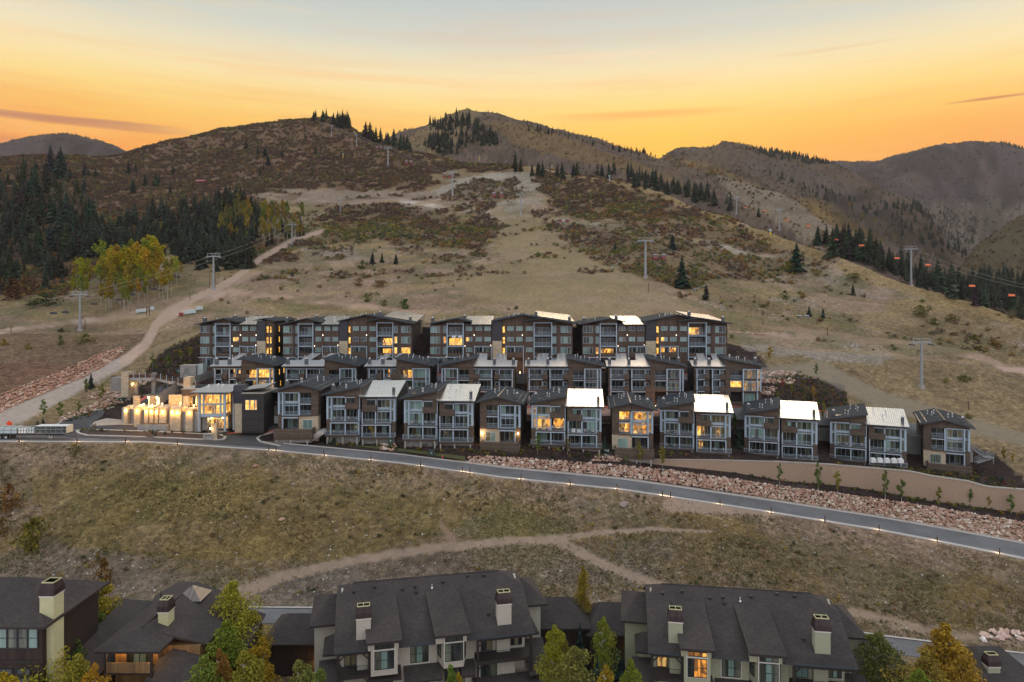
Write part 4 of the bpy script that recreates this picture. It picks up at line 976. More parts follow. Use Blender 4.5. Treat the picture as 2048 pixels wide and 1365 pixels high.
forest('canyon_forest', [([(1760,400),(1960,440),(1930,520),(1850,500),(1780,450)], 900, 2900), ([(1540,345),(1700,400),(1830,470),(1810,480),(1680,420),(1540,360)], 900, 2400), ([(2000,288),(2300,300),(2300,320),(2000,300)], 2000, 3000), ([(1280,330),(1480,420),(1640,480),(1620,490),(1460,440)], 500, 1000)], 1700, (9, 19), 'conifers and scrub filling the canyon on the right')
# round bushes that stand alone on the slope
for px, py, w, h, col, lab in ((814,618,32,24,(.030,.085,.020),'round bright green bush just above the top row of condos'), (733,604,26,20,(.085,.105,.025),'yellow green bush left of the round green bush'),
        (768,612,24,14,(.11,.12,.03),'low olive bush beside the round green bush'), (725,538,26,20,(.075,.095,.025),'green bush below the three small spruces'), (765,548,22,14,(.16,.13,.03),'yellowish bush right below the spruces'),
        (718,572,30,18,(.15,.11,.035),'golden brown bush on the bare mid slope'), (752,574,48,16,(.15,.105,.04),'wide golden brown thicket on the bare mid slope'), (1580,543,44,30,(.125,.105,.022),'large yellow bush at the foot of the solitary conifer'),
        (1634,550,26,14,(.20,.12,.03),'orange bush on the upper right slope'), (1705,556,36,12,(.12,.12,.03),'low green bush line near the right crest'), (1586,568,18,10,(.22,.14,.03),'small orange bush above the red cabins'),
        (1570,595,24,16,(.07,.10,.03),'green bush left above the red cabins'), (1606,595,26,12,(.20,.13,.03),'orange bush right above the red cabins'), (1840,630,50,22,(.105,.105,.030),'big olive bush clump on the right slope'), (1870,650,30,16,(.09,.10,.03),'green bush clump below the big olive one'),
        (1905,640,40,14,(.15,.12,.05),'tan brush patch right of the olive clump'), (1950,680,34,12,(.12,.12,.03),'olive shrub above the right trail'), (1985,690,34,14,(.17,.12,.03),'golden shrub above the right trail'), (1960,702,40,12,(.16,.11,.03),'wide golden shrub nearest above the right trail'),
        (1892,765,18,10,(.16,.14,.02),'small yellow bush beside the lower tower'), (1932,764,40,16,(.085,.11,.022),'bright olive bush row right of the lower tower'), (1935,836,24,10,(.10,.11,.02),'low green bush right of the last condo roof'),
        (62,1100,86,72,(.12,.115,.022),'large round yellow green oak bush on the left bank'), (18,1020,54,60,(.155,.085,.025),'rust coloured oak bush at the left edge'), (205,1175,50,66,(.16,.09,.025),'rust brown oak bush behind the left cottage'), (5,1070,40,40,(.13,.10,.03),'olive bush at the far left edge below the rust one'),
        (10,690,26,14,(.20,.14,.03),'golden bush at the far left above the block wall'), (60,698,24,14,(.19,.15,.03),'yellow bush above the block wall'), (120,690,16,24,(.07,.09,.03),'dark green bush near the chairlift tower'), (170,685,50,20,(.13,.12,.035),'olive thicket right of the first chairlift tower'),
        (150,905,30,16,(.12,.10,.04),'dry bush just below the road at left'), (125,665,26,10,(.035,.05,.025),'dark green juniper below the chairlift tower'), (95,610,90,26,(.045,.062,.025),'dark green mat of brush at the forest foot'), (22,600,80,50,(.10,.055,.035),'red brown thicket at the far left'), (50,585,50,40,(.13,.08,.04),'rusty thicket at the forest foot'),
        (1300,448,30,12,(.12,.10,.03),'olive scrub in the middle of the slope'), (990,700,1,1,(.1,.1,.03),'')):
    if not lab: continue
    x, d, z = hit(px, py); o = link('bush', BUSHO[random.randrange(4)], None, (x, d, z-.1), random.random()*6, (w/F*d, w/F*d, h/F*d*1.35), jit(col, .1)); tag(o, lab, 'bush')
G2 = [c for c in bpy.data.objects if False]

# ---------------------------------------------------------------- condo buildings (local frame: x along the facade, y into the building, z up)
_wc = {}
def frame_mesh(w, h, nx, ny, fm, t=.07, dep=.10):
    key = ('f', round(w, 2), round(h, 2), nx, ny, fm.name)
    if key not in _wc:
        mb = MB(); mb.box(0, w, -dep, 0, 0, t, fm); mb.box(0, w, -dep, 0, h-t, h, fm); mb.box(0, t, -dep+.003, 0, t, h-t, fm); mb.box(w-t, w, -dep+.003, 0, t, h-t, fm)
        for i in range(1, nx): x = w*i/nx; mb.box(x-t*.45, x+t*.45, -dep+.01, 0, t, h-t, fm)
        for j in range(1, ny): z = h*j/ny; mb.box(t, w-t, -dep+.02, 0, z-t*.4, z+t*.4, fm)
        _wc[key] = mb.mesh('window')
    return _wc[key]
def pane_mesh(w, h, pm):
    key = ('p', round(w, 2), round(h, 2), pm.name)
    if key not in _wc:
        _wc[key] = MB().box(0, w, -.012, 0, 0, h, pm).mesh('pane')
    return _wc[key]
def win(par, x, y, z, w, h, kinds='d', nx=1, ny=1, fm=None, rz=0.0, split=None, label=None):
    """a window: frame with mullions > panes; kinds = one letter per pane or one for all"""
    fm = fm or M['trim']
    o = link('window', frame_mesh(w, h, nx, ny, fm), par, (x, y, z), rz)
    if label: o['label'] = label
    K = {'d': 'p_dark', 'b': 'p_blind', 'c': 'p_curt', 't': 'p_tan', 'l': 'p_lit', 'w': 'p_warm', 'm': 'p_dim'}
    if split is None: split = len(kinds) > 1
    n = nx if split else 1
    for i in range(n):
        pm = M[K[kinds[min(i, len(kinds)-1)]]]
        link('pane', pane_mesh((w-.08)/n-.004, h-.08, pm), o, (.04+i*(w-.08)/n+.002, -.035, .04))
    return o
def rail(par, x0, x1, y, z, h=1.0, ret=0.0, m=None):
    m = m or M['trim']; mb = MB(); mb.box(x0, x1, y-.03, y+.03, z+h-.05, z+h, m); mb.box(x0, x1, y-.02, y+.02, z+.08, z+.12, m)
    n = max(2, int((x1-x0)/.16))
    for i in range(n+1):
        x = x0+(x1-x0)*i/n; mb.box(x-.012, x+.012, y-.011, y+.011, z+.121, z+h-.051, m)
    if ret:
        for x in (x0, x1):
            mb.box(x-.028, x+.028, y+.031, y+ret, z+h-.052, z+h-.002, m)
            for k in range(1, int(ret/.16)): mb.box(x-.011, x+.011, y+k*.16-.012, y+k*.16+.012, z+.1, z+h-.053, m)
    return mb.build('railing', par)
def bx(name, par, x0, x1, y0, y1, z0, z1, m):
    return MB().box(x0, x1, y0, y1, z0, z1, m).build(name, par)
_vent = MB().tube((0, 0, 0), (0, 0, .85), .075, .075, M['galv'], 8).tube((0, 0, .72), (0, 0, .92), .15, .13, M['galv'], 8).tube((0, 0, 0), (0, 0, .12), .22, .10, M['galv'], 8).mesh('vent_pipe')
def vent(par, x, y, z, s=1.0): return link('vent_pipe', _vent, par, (x, y, z-.05), scale=s)
def chimney(par, x, y, z, w=.8, h=1.5, m=None):
    mb = MB(); mb.box(x-w/2, x+w/2, y-w/2, y+w/2, z-.6, z+h, m or M['chim']); o = mb.build('chimney', par)
    c = MB(); c.box(x-w*.3, x+w*.3, y-w*.3, y+w*.3, z+h, z+h+.16, M['galv']); c.tube((x, y, z+h+.16), (x, y, z+h+.36), .14, .09, M['galv'], 8); c.build('cap', o)
    return o
def lampshade(par, x, y, z, e=40, col=(1, .60, .22), m='lamp', name='wall_lamp', r=.12):
    """a small wall lamp that is lit: glowing body and its own light"""
    import bmesh
    o = MB().box(x-r, x+r, y-.16, y, z-.18, z+.18, M[m]).build(name, par)
    if e:
        l = bpy.data.lights.new('lamp_light', 'POINT'); l.energy = e; l.color = col; l.shadow_soft_size = .12
        lo = bpy.data.objects.new('lamp_light', l); COL.objects.link(lo); lo.parent = o; lo.location = (x, y-.45, z-.1)
    return o

def unit(par, x0, sgn, zo, k, yb=1.9, skirt=2.2):
    """half of a front-row duplex; x0 = outer corner, sgn = +1 when the inner side is to the right. k = pane letters:
    corner, upper glazing, transom, lower glazing, block window, balcony door, ground doors (2)"""
    X = lambda a, b: (x0+sgn*a, x0+sgn*b) if sgn > 0 else (x0-b, x0-a)
    def B(name, a, b, y0, y1, z0, z1, m, lb=None):
        p, q = X(a, b); o = bx(name, par, p, q, y0, y1, z0+zo, z1+zo, m)
        if lb: o['label'] = lb
        return o
    def Wn(a, b, y, z0, z1, kinds, nx=1, ny=1, fm=None):
        p, q = X(a, b); return win(par, p, y, z0+zo, q-p, z1-z0, kinds, nx, ny, fm)
    B('wall', 0, .95, .02, yb, 0, 3.9, M['siding']); B('post', 0, .38, -.04, yb, 3.9, 8.8, M['trim'])
    B('wall', .38, .95, .25, yb, 3.9, 8.8, M['trim']); Wn(.42, .94, .25, 4.05, 6.35, k[0]); Wn(.42, .94, .25, 6.75, 8.6, k[0])
    B('post', .96, 1.2, -.06, .4, 3.5, 8.72, M['trim']); B('post', .96, 1.2, -.68, -.44, .55, 3.22, M['trim'])
    B('wall', .96, 4.1, .55, yb, 3.5, 8.8, M['trim'])
    Wn(1.25, 4.05, .55, 6.9, 8.62, k[1], 3); B('beam', 1.2, 4.1, .40, .53, 6.5, 6.88, M['trim']); Wn(1.25, 4.05, .55, 6.1, 6.5, k[2], 3); Wn(1.25, 4.05, .55, 3.56, 5.98, k[3], 3)
    B('beam', 0, 4.6, -.10, .40, 8.72, 8.92, M['trim'])
    # projecting block with its window
    bw = B('wall', 4.12, 7.4, -.12, yb, 6.12, 9.35, M['siding'])
    Wn(4.5, 6.2, -.12, 7.55, 8.62, k[4], 2, 1, M['frame_d']); B('beam', 4.3, 6.35, -.20, -.13, 8.65, 8.80, M['trim']); B('post', 4.16, 4.38, -.21, -.125, 7.5, 8.64, M['trim'])
    # balcony under it
    Wn(4.7, 7.1, yb, 3.6, 5.85, k[5], 3); B('post', 4.16, 4.4, -.68, -.44, 3.52, 6.10, M['trim']); B('post', 4.16, 4.4, -.68, -.44, .55, 3.22, M['trim'])
    B('post', 7.12, 7.32, -.68, -.46, .55, 6.10, M['trim'])
    B('balcony', .96, 7.36, -.74, yb, 3.24, 3.50, M['deck']); B('beam', .96, 7.36, -.80, -.742, 3.10, 3.30, M['trim'])
    p, q = X(1.2, 4.15); rail(par, p, q, -.62, 3.5+zo); p, q = X(4.42, 7.1); rail(par, p, q, -.62, 3.5+zo)
    # ground floor
    Wn(1.5, 3.3, yb, .58, 2.95, k[6], 2); Wn(4.8, 6.8, yb, .58, 2.95, k[7], 2)
    B('deck', -.1, 7.4, -1.25, yb, .22, .54, M['deck']); p, q = X(-.05, 7.3); rail(par, p, q, -1.15, .54+zo, ret=1.1)
    B('wall', .1, 7.3, -.5, yb, -skirt, .2, M['concd'])
    for a in (.5, 3.9, 7.0): B('post', a-.15, a+.15, -1.2, -.9, -skirt, .2, M['concrete'])
def duplex(px, py, d, yaw, label, kl, kr, flip=False, D=17.0, sx=1.0):
    r = empty('condo_building', at(px, py, d), R(yaw)); r.scale = (sx, 1, 1)
    tag(r, label, 'condo building', 'front row of stepped condo buildings')
    unit(r, 0, 1, 0, kl); unit(r, 15.25, -1, -.5, kr)
    # core and side walls
    MB().prism([(0, -2.5), (7.5, -2.5), (7.5, 10.95), (0, 9.35)], 1.9, D, M['side']).build('wall', r)
    MB().prism([(0, 8.92), (4.1, 8.92), (4.1, 10.22), (0, 9.35)], .05, 1.9, M['siding']).build('wall', r)
    MB().prism([(4.1, 9.35), (7.4, 9.35), (7.4, 10.93), (4.1, 10.22)], -.12, 1.9, M['siding']).build('wall', r)
    MB().prism([(4.12, 9.352), (7.4, 9.352)], 0, 0, M['siding']) if False else None
    # right part: flat eave, monopitch rising to the back
    m = MB(); m.v += [(7.52, 1.9, -3), (15.25, 1.9, -3), (15.25, D, -3), (7.52, D, -3), (7.52, 1.9, 9.05), (15.25, 1.9, 9.05), (15.25, 12, 10.5), (7.52, 12, 10.5), (15.25, D, 10.1), (7.52, D, 10.1)]
    for f in ((0, 1, 5, 4), (1, 2, 8, 6, 5), (2, 3, 9, 8), (3, 0, 4, 7, 9), (4, 5, 6, 7), (7, 6, 8, 9)): m.f.append(f); m.m.append(m.slot(M['side']))
    m.build('wall', r)
    bx('wall', r, 7.52, 15.25, -.10, 1.9, 8.43, 8.80, M['siding'])
    # roofs
    MB().slab([(-.9, -1.0, 9.45), (7.72, -1.0, 11.25), (7.72, D+.4, 11.25), (-.9, D+.4, 9.45)], .26, M['membrane'], M['fascia']).build('roof', r)
    z0 = 8.98; t = math.tan(R(9))
    rf = MB().slab([(7.2, -1.0, z0), (15.75, -1.0, z0), (15.75, 12.2, z0+13.2*t), (7.2, 12.2, z0+13.2*t)], .22, M['zinc'], M['fascia']).build('roof', r); rf['label'] = 'bright metal roof'
    sg = MB(); sg.tube((7.3, -.4, z0+.6*t+.16), (15.65, -.4, z0+.6*t+.16), .03, .03, M['galv'], 5)
    for i in range(21): x = 7.3+i*.417; sg.box(x-.02, x+.02, -.45, -.35, z0+.6*t, z0+.6*t+.15, M['galv'])
    sg.build('snow_guard', r)
    gt = MB(); gt.box(-.95, 7.70, -1.06, -1.01, 0, 0, M['galv']); 
    # strips of bare metal flashing and the little cricket behind the chimney
    s = (1.8/8.62)
    fl = MB()
    for a, w in ((-.7, .12), (.7, .10)):
        z = 9.45+(a+.9)*s+.014; fl.slab([(a, 1.5, z), (a+w, 1.5, z+w*s), (a+w, D-3, z+w*s), (a, D-3, z)], .012, M['zinc'])
    z = 9.45+(1.1+.9)*s+.02; fl.slab([(1.1, 2.2, z), (2.6, 3.2, z+1.5*s), (1.1, 4.2, z)], .01, M['zinc']); fl.build('flashing', r)
    chimney(r, .75, 3.0, 9.8, .85, 1.25); chimney(r, 14.6, 1.6, 9.4, .62, 1.3)
    for x, y in ((3.2, 4.5), (3.8, 2.6), (5.9, 6.5), (5.6, 9.5), (4.4, 10.5)): vent(r, x, y, 9.45+(x+.9)*s)
    for x, y in ((9.2, 9.2), (11.7, 8.0), (10.9, 4.5)): vent(r, x, y, z0+(y+1)*t)
    bx('downpipe', r, 7.34, 7.46, -.30, -.18, -2.2, 9.1, M['trim'])
    # windows in the side walls
    for y, z in ((4, 6.5), (8, 6.5), (12, 6.5), (5, 3.4), (10, 3.4)):
        win(r, 15.25, y, z-.5, .9, 1.2, 'd', 1, 1, M['frame_d'], R(90)); win(r, 0, y+.9, z, .9, 1.2, 'd', 1, 1, M['frame_d'], R(-90))
    return r
def single(px, py, d, yaw, label, k, mirror=False, lamps=(), D=17.0):
    """narrow house: a solid block beside a glazed bay over a stone base"""
    r = empty('condo_building', at(px, py, d), R(yaw)); tag(r, label, 'condo building', 'narrow houses of the front row')
    Wd = 8.9
    X = (lambda a, b: (Wd-b, Wd-a)) if mirror else (lambda a, b: (a, b))
    def B(name, a, b, y0, y1, z0, z1, m):
        p, q = X(a, b); return bx(name, r, p, q, y0, y1, z0, z1, m)
    def Wn(a, b, y, z0, z1, kinds, nx=1, ny=1, fm=None):
        p, q = X(a, b); return win(r, p, y, z0, q-p, z1-z0, kinds, nx, ny, fm)
    Z = 1.0     # top of the patio slab
    pr = lambda pts: [(Wd-x, z) for x, z in reversed(pts)] if mirror else pts
    MB().prism(pr([(0, -2.5), (Wd, -2.5), (Wd, 9.55), (4.0, 10.85), (0, 9.9)]), 1.9, D, M['side']).build('wall', r)
    # solid part: x 0..4.2 with loggias x 1.5..3.9
    B('wall', 0, 1.5, -.1, 1.9, 3.95, 9.9, M['siding']); MB().prism(pr([(0, 9.9), (1.5, 9.9), (1.5, 9.0), (4.2, 9.0), (4.2, 10.75), (4.0, 10.80), (0, 9.905)]), -.1, 1.9, M['siding']).build('wall', r)
    sw = B('stone_wall', 0, 4.3, -.02, 1.9, -1.6, 3.9, M['stone']); Wn(1.3, 3.4, -.02, 1.2, 3.1, k[6], 2)
    B('balcony', 1.5, 4.2, -.3, 1.9, 3.92, 4.12, M['deck']); B('balcony', 1.5, 4.2, -.3, 1.9, 6.70, 6.92, M['deck']); B('beam', 1.5, 4.2, -.36, -.302, 6.50, 6.70, M['trim'])
    p, q = X(1.55, 3.9); rail(r, p, q, -.22, 4.12); rail(r, p, q, -.22, 6.92)
    Wn(1.6, 3.9, 1.9, 4.15, 6.4, k[5], 2); Wn(1.6, 3.9, 1.9, 6.95, 8.95, k[4], 2)
    B('post', 3.98, 4.24, -.42, -.12, 4.1, 9.0, M['trim'])
    # glazed part x 4.3..8.9
    B('wall', 4.32, 8.85, .55, 1.9, 3.9, 9.05, M['trim']); Wn(4.6, 7.55, .55, 7.1, 8.95, k[1], 3); B('beam', 4.5, 8.9, .38, .53, 6.68, 7.06, M['trim'])
    Wn(4.6, 7.55, .55, 6.25, 6.66, k[2], 3); Wn(4.6, 7.55, .55, 4.15, 6.15, k[3], 3)
    B('post', 7.66, 7.9, -.42, .5, 4.1, 9.0, M['trim']); B('post', 7.66, 7.9, -.42, -.15, Z, 3.7, M['trim']); B('post', 8.52, 8.9, -.02, .5, 4.3, 9.0, M['trim'])
    Wn(7.95, 8.5, .55, 7.1, 8.95, k[0]); Wn(7.95, 8.5, .55, 4.4, 6.6, k[0])
    B('beam', 4.25, 8.9, -.10, .36, 8.96, 9.14, M['trim']); B('balcony', 4.3, 7.9, -.5, .55, 3.72, 3.98, M['deck']); B('beam', 4.3, 7.9, -.56, -.502, 3.5, 3.75, M['trim'])
    p, q = X(4.4, 7.65); rail(r, p, q, -.42, 3.98); B('wall', 7.92, 8.9, .0, 1.9, -.5, 4.3, M['siding'])
    Wn(5.2, 7.3, 1.9, Z+.05, 3.3, k[7], 2)
    MB().prism(pr([(4.25, 9.14), (Wd, 9.14), (Wd, 9.55), (4.25, 10.72)]), .05, 1.9, M['siding']).build('wall', r)
    # patio with parapet
    B('deck', 1.0, 8.9, -2.6, 1.9, -1.4, Z-.02, M['concd']); B('patio_wall', .5, 8.9, -2.85, -2.62, -.75, 1.55, M['siding'])
    for a in (.6, 8.6): B('patio_wall', a, a+.22, -2.61, -.1, -.75, 1.55, M['siding'])
    for a in (1.6, 5.2, 8.2): B('post', a-.15, a+.15, -2.8, -2.5, -2.2, -.76, M['concrete'])
    # roof: two slopes either side of a ridge that runs to the back, with bright flashing along it
    def P(x, y, z): return ((Wd-x) if mirror else x, y, z)
    A = [P(-.8, -1.0, 9.85), P(4.0, -1.0, 11.15), P(4.0, D+.4, 11.15), P(-.8, D+.4, 9.85)]; C_ = [P(4.0, -1.0, 11.15), P(Wd+.9, -1.0, 9.62), P(Wd+.9, D+.4, 9.62), P(4.0, D+.4, 11.15)]
    if mirror: A = A[::-1]; C_ = C_[::-1]
    MB().slab(A, .25, M['membrane'], M['fascia']).build('roof', r); MB().slab(C_, .25, M['membrane'], M['fascia']).build('roof', r)
    fl = MB(); q = [P(3.85, -.95, 11.14), P(4.15, -.95, 11.13), P(4.15, D+.3, 11.13), P(3.85, D+.3, 11.14)]
    q = [(a, b, c+.03) for a, b, c in q]; fl.slab(q[::-1] if mirror else q, .02, M['zinc'])
    for a, w in ((-.6, .10), (.6, .10), (8.2, .10), (9.2, .10)):
        z = (9.85+(a+.8)*(1.3/4.8) if a < 4 else 11.15-(a-4)*(1.53/5.8)) + .02; s = 1.3/4.8 if a < 4 else -1.53/5.8
        q = [P(a, .6, z), P(a+w, .6, z+w*s), P(a+w, D-2, z+w*s), P(a, D-2, z)]; fl.slab(q[::-1] if mirror else q, .012, M['zinc'])
    z = 11.15-(6.2-4)*(1.53/5.8)+.02; q = [P(6.0, 1.6, z), P(7.3, 2.2, z-1.2*.264), P(7.3, 3.2, z-1.2*.264)]; fl.slab(q[::-1] if mirror else q, .01, M['zinc'])
    fl.build('flashing', r)
    x, _, _ = P(7.9, 0, 0); chimney(r, x, 3.2, 10.1, .8, 1.2)
    for a, y in ((2.4, 8), (3.0, 10), (5.4, 6), (6.6, 9), (1.8, 11)):
        x, _, _ = P(a, 0, 0); vent(r, x, y, (9.85+(a+.8)*(1.3/4.8) if a < 4 else 11.15-(a-4)*(1.53/5.8)))
    for a, y in lamps:
        x, _, _ = P(a, 0, 0); lampshade(r, x, y, 3.0, 60)
    for y, z in ((4, 7), (8, 7), (5, 4.4), (10, 4.4)):
        win(r, Wd, y, z, .9, 1.2, 'd', 1, 1, M['frame_d'], R(90)); win(r, 0, y+.9, z, .9, 1.2, 'd', 1, 1, M['frame_d'], R(-90))
    return r

# front row, left to right.  letters: corner, upper, transom, lower, block, balcony, ground 1, ground 2
single(556, 868, 151, 0, 'brown narrow condo with stone base, leftmost of the front row beside the garage ramp', ['d', 'ddc', 'd', 'ddd', 'd', 'ddc', 'b', 'bc'], mirror=True)
duplex(653, 874, 151, 0, 'condo duplex with bright metal roof beside the pale concrete walkway', ['c', 'ccd', 'c', 'ccd', 'd', 'cdd', 'bc', 'cb'], ['c', 'cct', 'c', 'ccd', 'd', 'cdd', 'bd', 'dc'])
duplex(808, 882, 150, -3, 'condo duplex with bright metal roof right behind the green utility box on stones', ['b', 'bbb', 'b', 'bcb', 'd', 'dcc', 'tb', 'cd'], ['c', 'bdc', 'c', 'ddc', 'd', 'dcd', 'cd', 'cc'])
single(960, 893, 150, -6, 'narrow condo with stone base and two glowing lamps on its patio', ['d', 'bdd', 'd', 'ddd', 'ct', 'dd', 'tb', 'dt'], lamps=((.45, -.05), (8.4, -.02)))
duplex(1063, 892, 150, -6, 'condo duplex with amber lit living room on its left half', ['m', 'tct', 'm', 'lml', 'cd', 'lwl', 'bb', 'dd'], ['c', 'bcb', 'c', 'dbb', 'bd', 'cdt', 'db', 'dd'])
single(1224, 905, 150, -7, 'narrow condo with both upper floors lit amber', ['m', 'llm', 'm', 'lml', 'wl', 'ml', 'bb', 'td'])
duplex(1320, 899, 154, -13, 'condo duplex with softly lit tall glazing on its right half', ['c', 'ccd', 'c', 'cdc', 'd', 'ddd', 'db', 'cc'], ['t', 'ttt', 't', 'tmt', 'c', 'wmt', 'bd', 'mc'])
duplex(1489, 909, 156, -21, 'condo duplex with closed pale blinds and metal roof above the tan retaining wall', ['c', 'ccb', 'c', 'bcb', 'cd', 'cct', 'cd', 'dd'], ['c', 'ccc', 'c', 'bcc', 'bd', 'dcd', 'dc', 'dd'])
duplex(1660, 921, 156.5, -25, 'condo duplex with white covered furniture on its lowest right deck', ['c', 'tcc', 'c', 'ctt', 'b', 'cct', 'dd', 'dc'], ['c', 'ccd', 'c', 'bcd', 'dd', 'ddc', 'dc', 'cb'])
single(1847, 934, 155, -26, 'narrow condo, rightmost of the front row beside the outdoor stairs', ['c', 'tct', 't', 'ccd', 'dc', 'cd', 'cc', 'dc'])

def rear(px, py, d, yaw, label, mods, mirror, K, D=16.0, wr=8.4, sx=1.0):
    """middle-row building: metal-roofed part with stacked loggias and a taller wing with corner glazing"""
    r = empty('condo_building', at(px, py, d), R(yaw)); tag(r, label, 'condo building', 'middle row of condo buildings'); r.scale = (sx, 1, 1)
    wm = 5.35*mods if mods > 1 else 7.4; Wd = wm+wr
    X = (lambda a, b: (Wd-b, Wd-a)) if mirror else (lambda a, b: (a, b))
    P = (lambda x, y, z: (Wd-x, y, z)) if mirror else (lambda x, y, z: (x, y, z))
    pr = lambda pts: [(Wd-x, z) for x, z in reversed(pts)] if mirror else pts
    def B(name, a, b, y0, y1, z0, z1, m):
        p, q = X(a, b); return bx(name, r, p, q, y0, y1, z0, z1, m)
    def Wn(a, b, y, z0, z1, kinds, nx=1, ny=1, fm=None):
        p, q = X(a, b); return win(r, p, y, z0, q-p, z1-z0, kinds, nx, ny, fm)
    def sl(pts, t, m, ms=None):
        q = [P(*p) for p in pts]; return MB().slab(q[::-1] if mirror else q, t, m, ms)
    B('wall', 0, wm, 2.0, D, -3, 9.30, M['side']); B('wall', 0, wm, .0, 2.0, 8.62, 9.35, M['siding'])
    it = iter(K['m'])
    n = mods if mods > 1 else 2; mw = wm/n
    B('wall', 0, .45, .0, 2.0, -3, 8.6, M['siding'])
    for i in range(n):
        a = i*mw
        B('post', a+.45, a+.72, -.28, -.02, -2, 8.55, M['trim']); B('wall', a+mw-1.35, a+mw-.02, .04, 2.0, -3, 3.0, M['siding'])
        for z in (3.15, 6.25):
            k = next(it)
            Wn(a+.9, a+mw-1.6, 2.0, z+.05, z+2.25, k, 3); B('balcony', a+.5, a+mw-1.3, -.34, 2.0, z-.24, z, M['deck']); B('beam', a+.5, a+mw-1.3, -.40, -.342, z-.42, z-.22, M['trim'])
            p, q = X(a+.75, a+mw-1.45); rail(r, p, q, -.22, z)
            B('wall', a+mw-1.35, a+mw-.02, -.12, 2.0, z-.3, z+1.05, M['siding']); B('wall', a+mw-1.35, a+mw-.02, .55, 2.0, z+1.05, z+2.80, M['siding'])
            Wn(a+mw-1.1, a+mw-.35, .55, z+1.1, z+2.05, k[0]); B('post', a+mw-1.48, a+mw-1.30, -.16, .2, z+1.05, z+2.3, M['trim'])
        k = K['g'][i % len(K['g'])]; Wn(a+.9, a+mw-1.6, 2.0, .1, 2.3, k, 2)
    B('beam', .1, wm, -.30, -.02, 8.55, 8.72, M['trim'])
    # taller wing
    z1, z2 = 11.45, 9.75
    MB().prism(pr([(wm, -3), (Wd, -3), (Wd, z2-.15), (wm, z1-.2)]), 2.0, D, M['side']).build('wall', r)
    B('wall', wm, wm+1.15, -.15, 2.0, -3, 9.0, M['siding']); B('wall', wm+1.15, wm+4.0, -.15, 2.0, 8.35, 9.0, M['siding'])
    MB().prism(pr([(wm, 9.0), (wm+4.0, 9.0), (wm+4.0, z1-.2-4.0*(z1-z2)/wr), (wm, z1-.2)]), -.15, 2.0, M['siding']).build('wall', r)
    MB().prism(pr([(wm+4.0, 8.75), (Wd, 8.75), (Wd, z2-.15), (wm+4.0, z1-.2-4.0*(z1-z2)/wr)]), .1, 2.0, M['siding']).build('wall', r)
    B('wall', wm+1.15, wm+4.0, -.14, 2.0, 2.9, 3.9, M['siding']); B('wall', wm+1.15, wm+4.0, -.14, 2.0, -3, .2, M['siding'])
    kk = K['w']   # loggia up, window low, glazing up, glazing low, corner, ground
    Wn(wm+1.3, wm+3.95, 2.0, 6.1, 8.3, kk[0], 2); p, q = X(wm+1.2, wm+3.95); rail(r, p, q, -.05, 6.1); B('balcony', wm+1.15, wm+4.0, -.14, 2.0, 5.75, 6.05, M['deck']); B('beam', wm+1.15, wm+4.0, -.2, -.142, 5.6, 5.8, M['trim'])
    Wn(wm+1.3, wm+3.95, 1.2, 3.92, 5.55, kk[1], 2)
    B('post', wm+4.0, wm+4.28, -.4, -.1, -2, 8.7, M['trim']); B('post', wm+7.3, wm+7.6, -.4, -.1, -2, 8.7, M['trim']); B('beam', wm+4.0, Wd, -.3, .05, 8.6, 8.78, M['trim'])
    B('wall', wm+4.02, Wd, .45, 2.0, -3, 8.72, M['siding']); B('post', Wd-.3, Wd, -.05, .42, 3.0, 8.6, M['trim'])
    Wn(wm+4.35, wm+7.25, .45, 6.3, 8.5, kk[2], 3); Wn(wm+4.35, wm+7.25, .45, 5.3, 5.7, kk[3], 3); Wn(wm+4.35, wm+7.25, .45, 3.2, 5.2, kk[3], 3); Wn(wm+7.62, wm+8.1, .45, 6.3, 8.5, kk[4]); Wn(wm+7.62, wm+8.1, .45, 3.2, 5.7, kk[4])
    p, q = X(wm+4.3, wm+7.3); rail(r, p, q, -.3, 3.1); B('balcony', wm+4.0, wm+7.6, -.42, .45, 2.85, 3.08, M['deck']); Wn(wm+4.6, wm+7.0, .45, .2, 2.5, kk[5], 2)
    # roofs
    t = math.tan(R(8)); z0 = 9.38
    o = sl([(-.6, -.9, z0), (wm-.05, -.9, z0), (wm-.05, 6.2, z0+7.1*t), (-.6, 6.2, z0+7.1*t)], .2, M['zincd'], M['fascia']).build('roof', r); o['label'] = 'grey metal roof'
    for i in range(n):
        a = i*mw; q0 = a+mw*.42; q1 = a+mw*.98-.1
        o = sl([(q0, 6.2, z0+7.1*t), (q1, 6.2, z0+7.1*t), (q1+.5, 14.5, z0+15.4*t), (q0+.5, 14.5, z0+15.4*t)], .2, M['zincd'], M['fascia']).build('roof', r); o['label'] = 'grey metal roof'
        B('wall', q0+.3, q1-.3, 6.4, 14, 9.28, z0+8.2*t-.25, M['siding'])
        x, _, _ = P(a+.35 if i == 0 else a, 0, 0); chimney(r, x, 1.6, z0+2.5*t, .8, 1.35)
        for b, y in ((mw*.55, 8), (mw*.8, 10.5)):
            x, _, _ = P(a+b, 0, 0); vent(r, x, y, z0+(y+.9)*t)
    sl([(wm-.35, -1.1, z1+.05), (Wd+1.1, -1.1, z2-.18), (Wd+1.1, D+.3, z2-.18), (wm-.35, D+.3, z1+.05)], .26, M['membrane'], M['fascia']).build('roof', r)
    sg = MB(); x0, x1 = X(-.5, wm-.1); sg.tube((x0, -.35, z0+.55*t+.16), (x1, -.35, z0+.55*t+.16), .03, .03, M['galv'], 5)
    k = 0
    while x0+k*.42 < x1: x = x0+k*.42; sg.box(x-.02, x+.02, -.4, -.3, z0+.5*t, z0+.5*t+.16, M['galv']); k += 1
    sg.build('snow_guard', r)
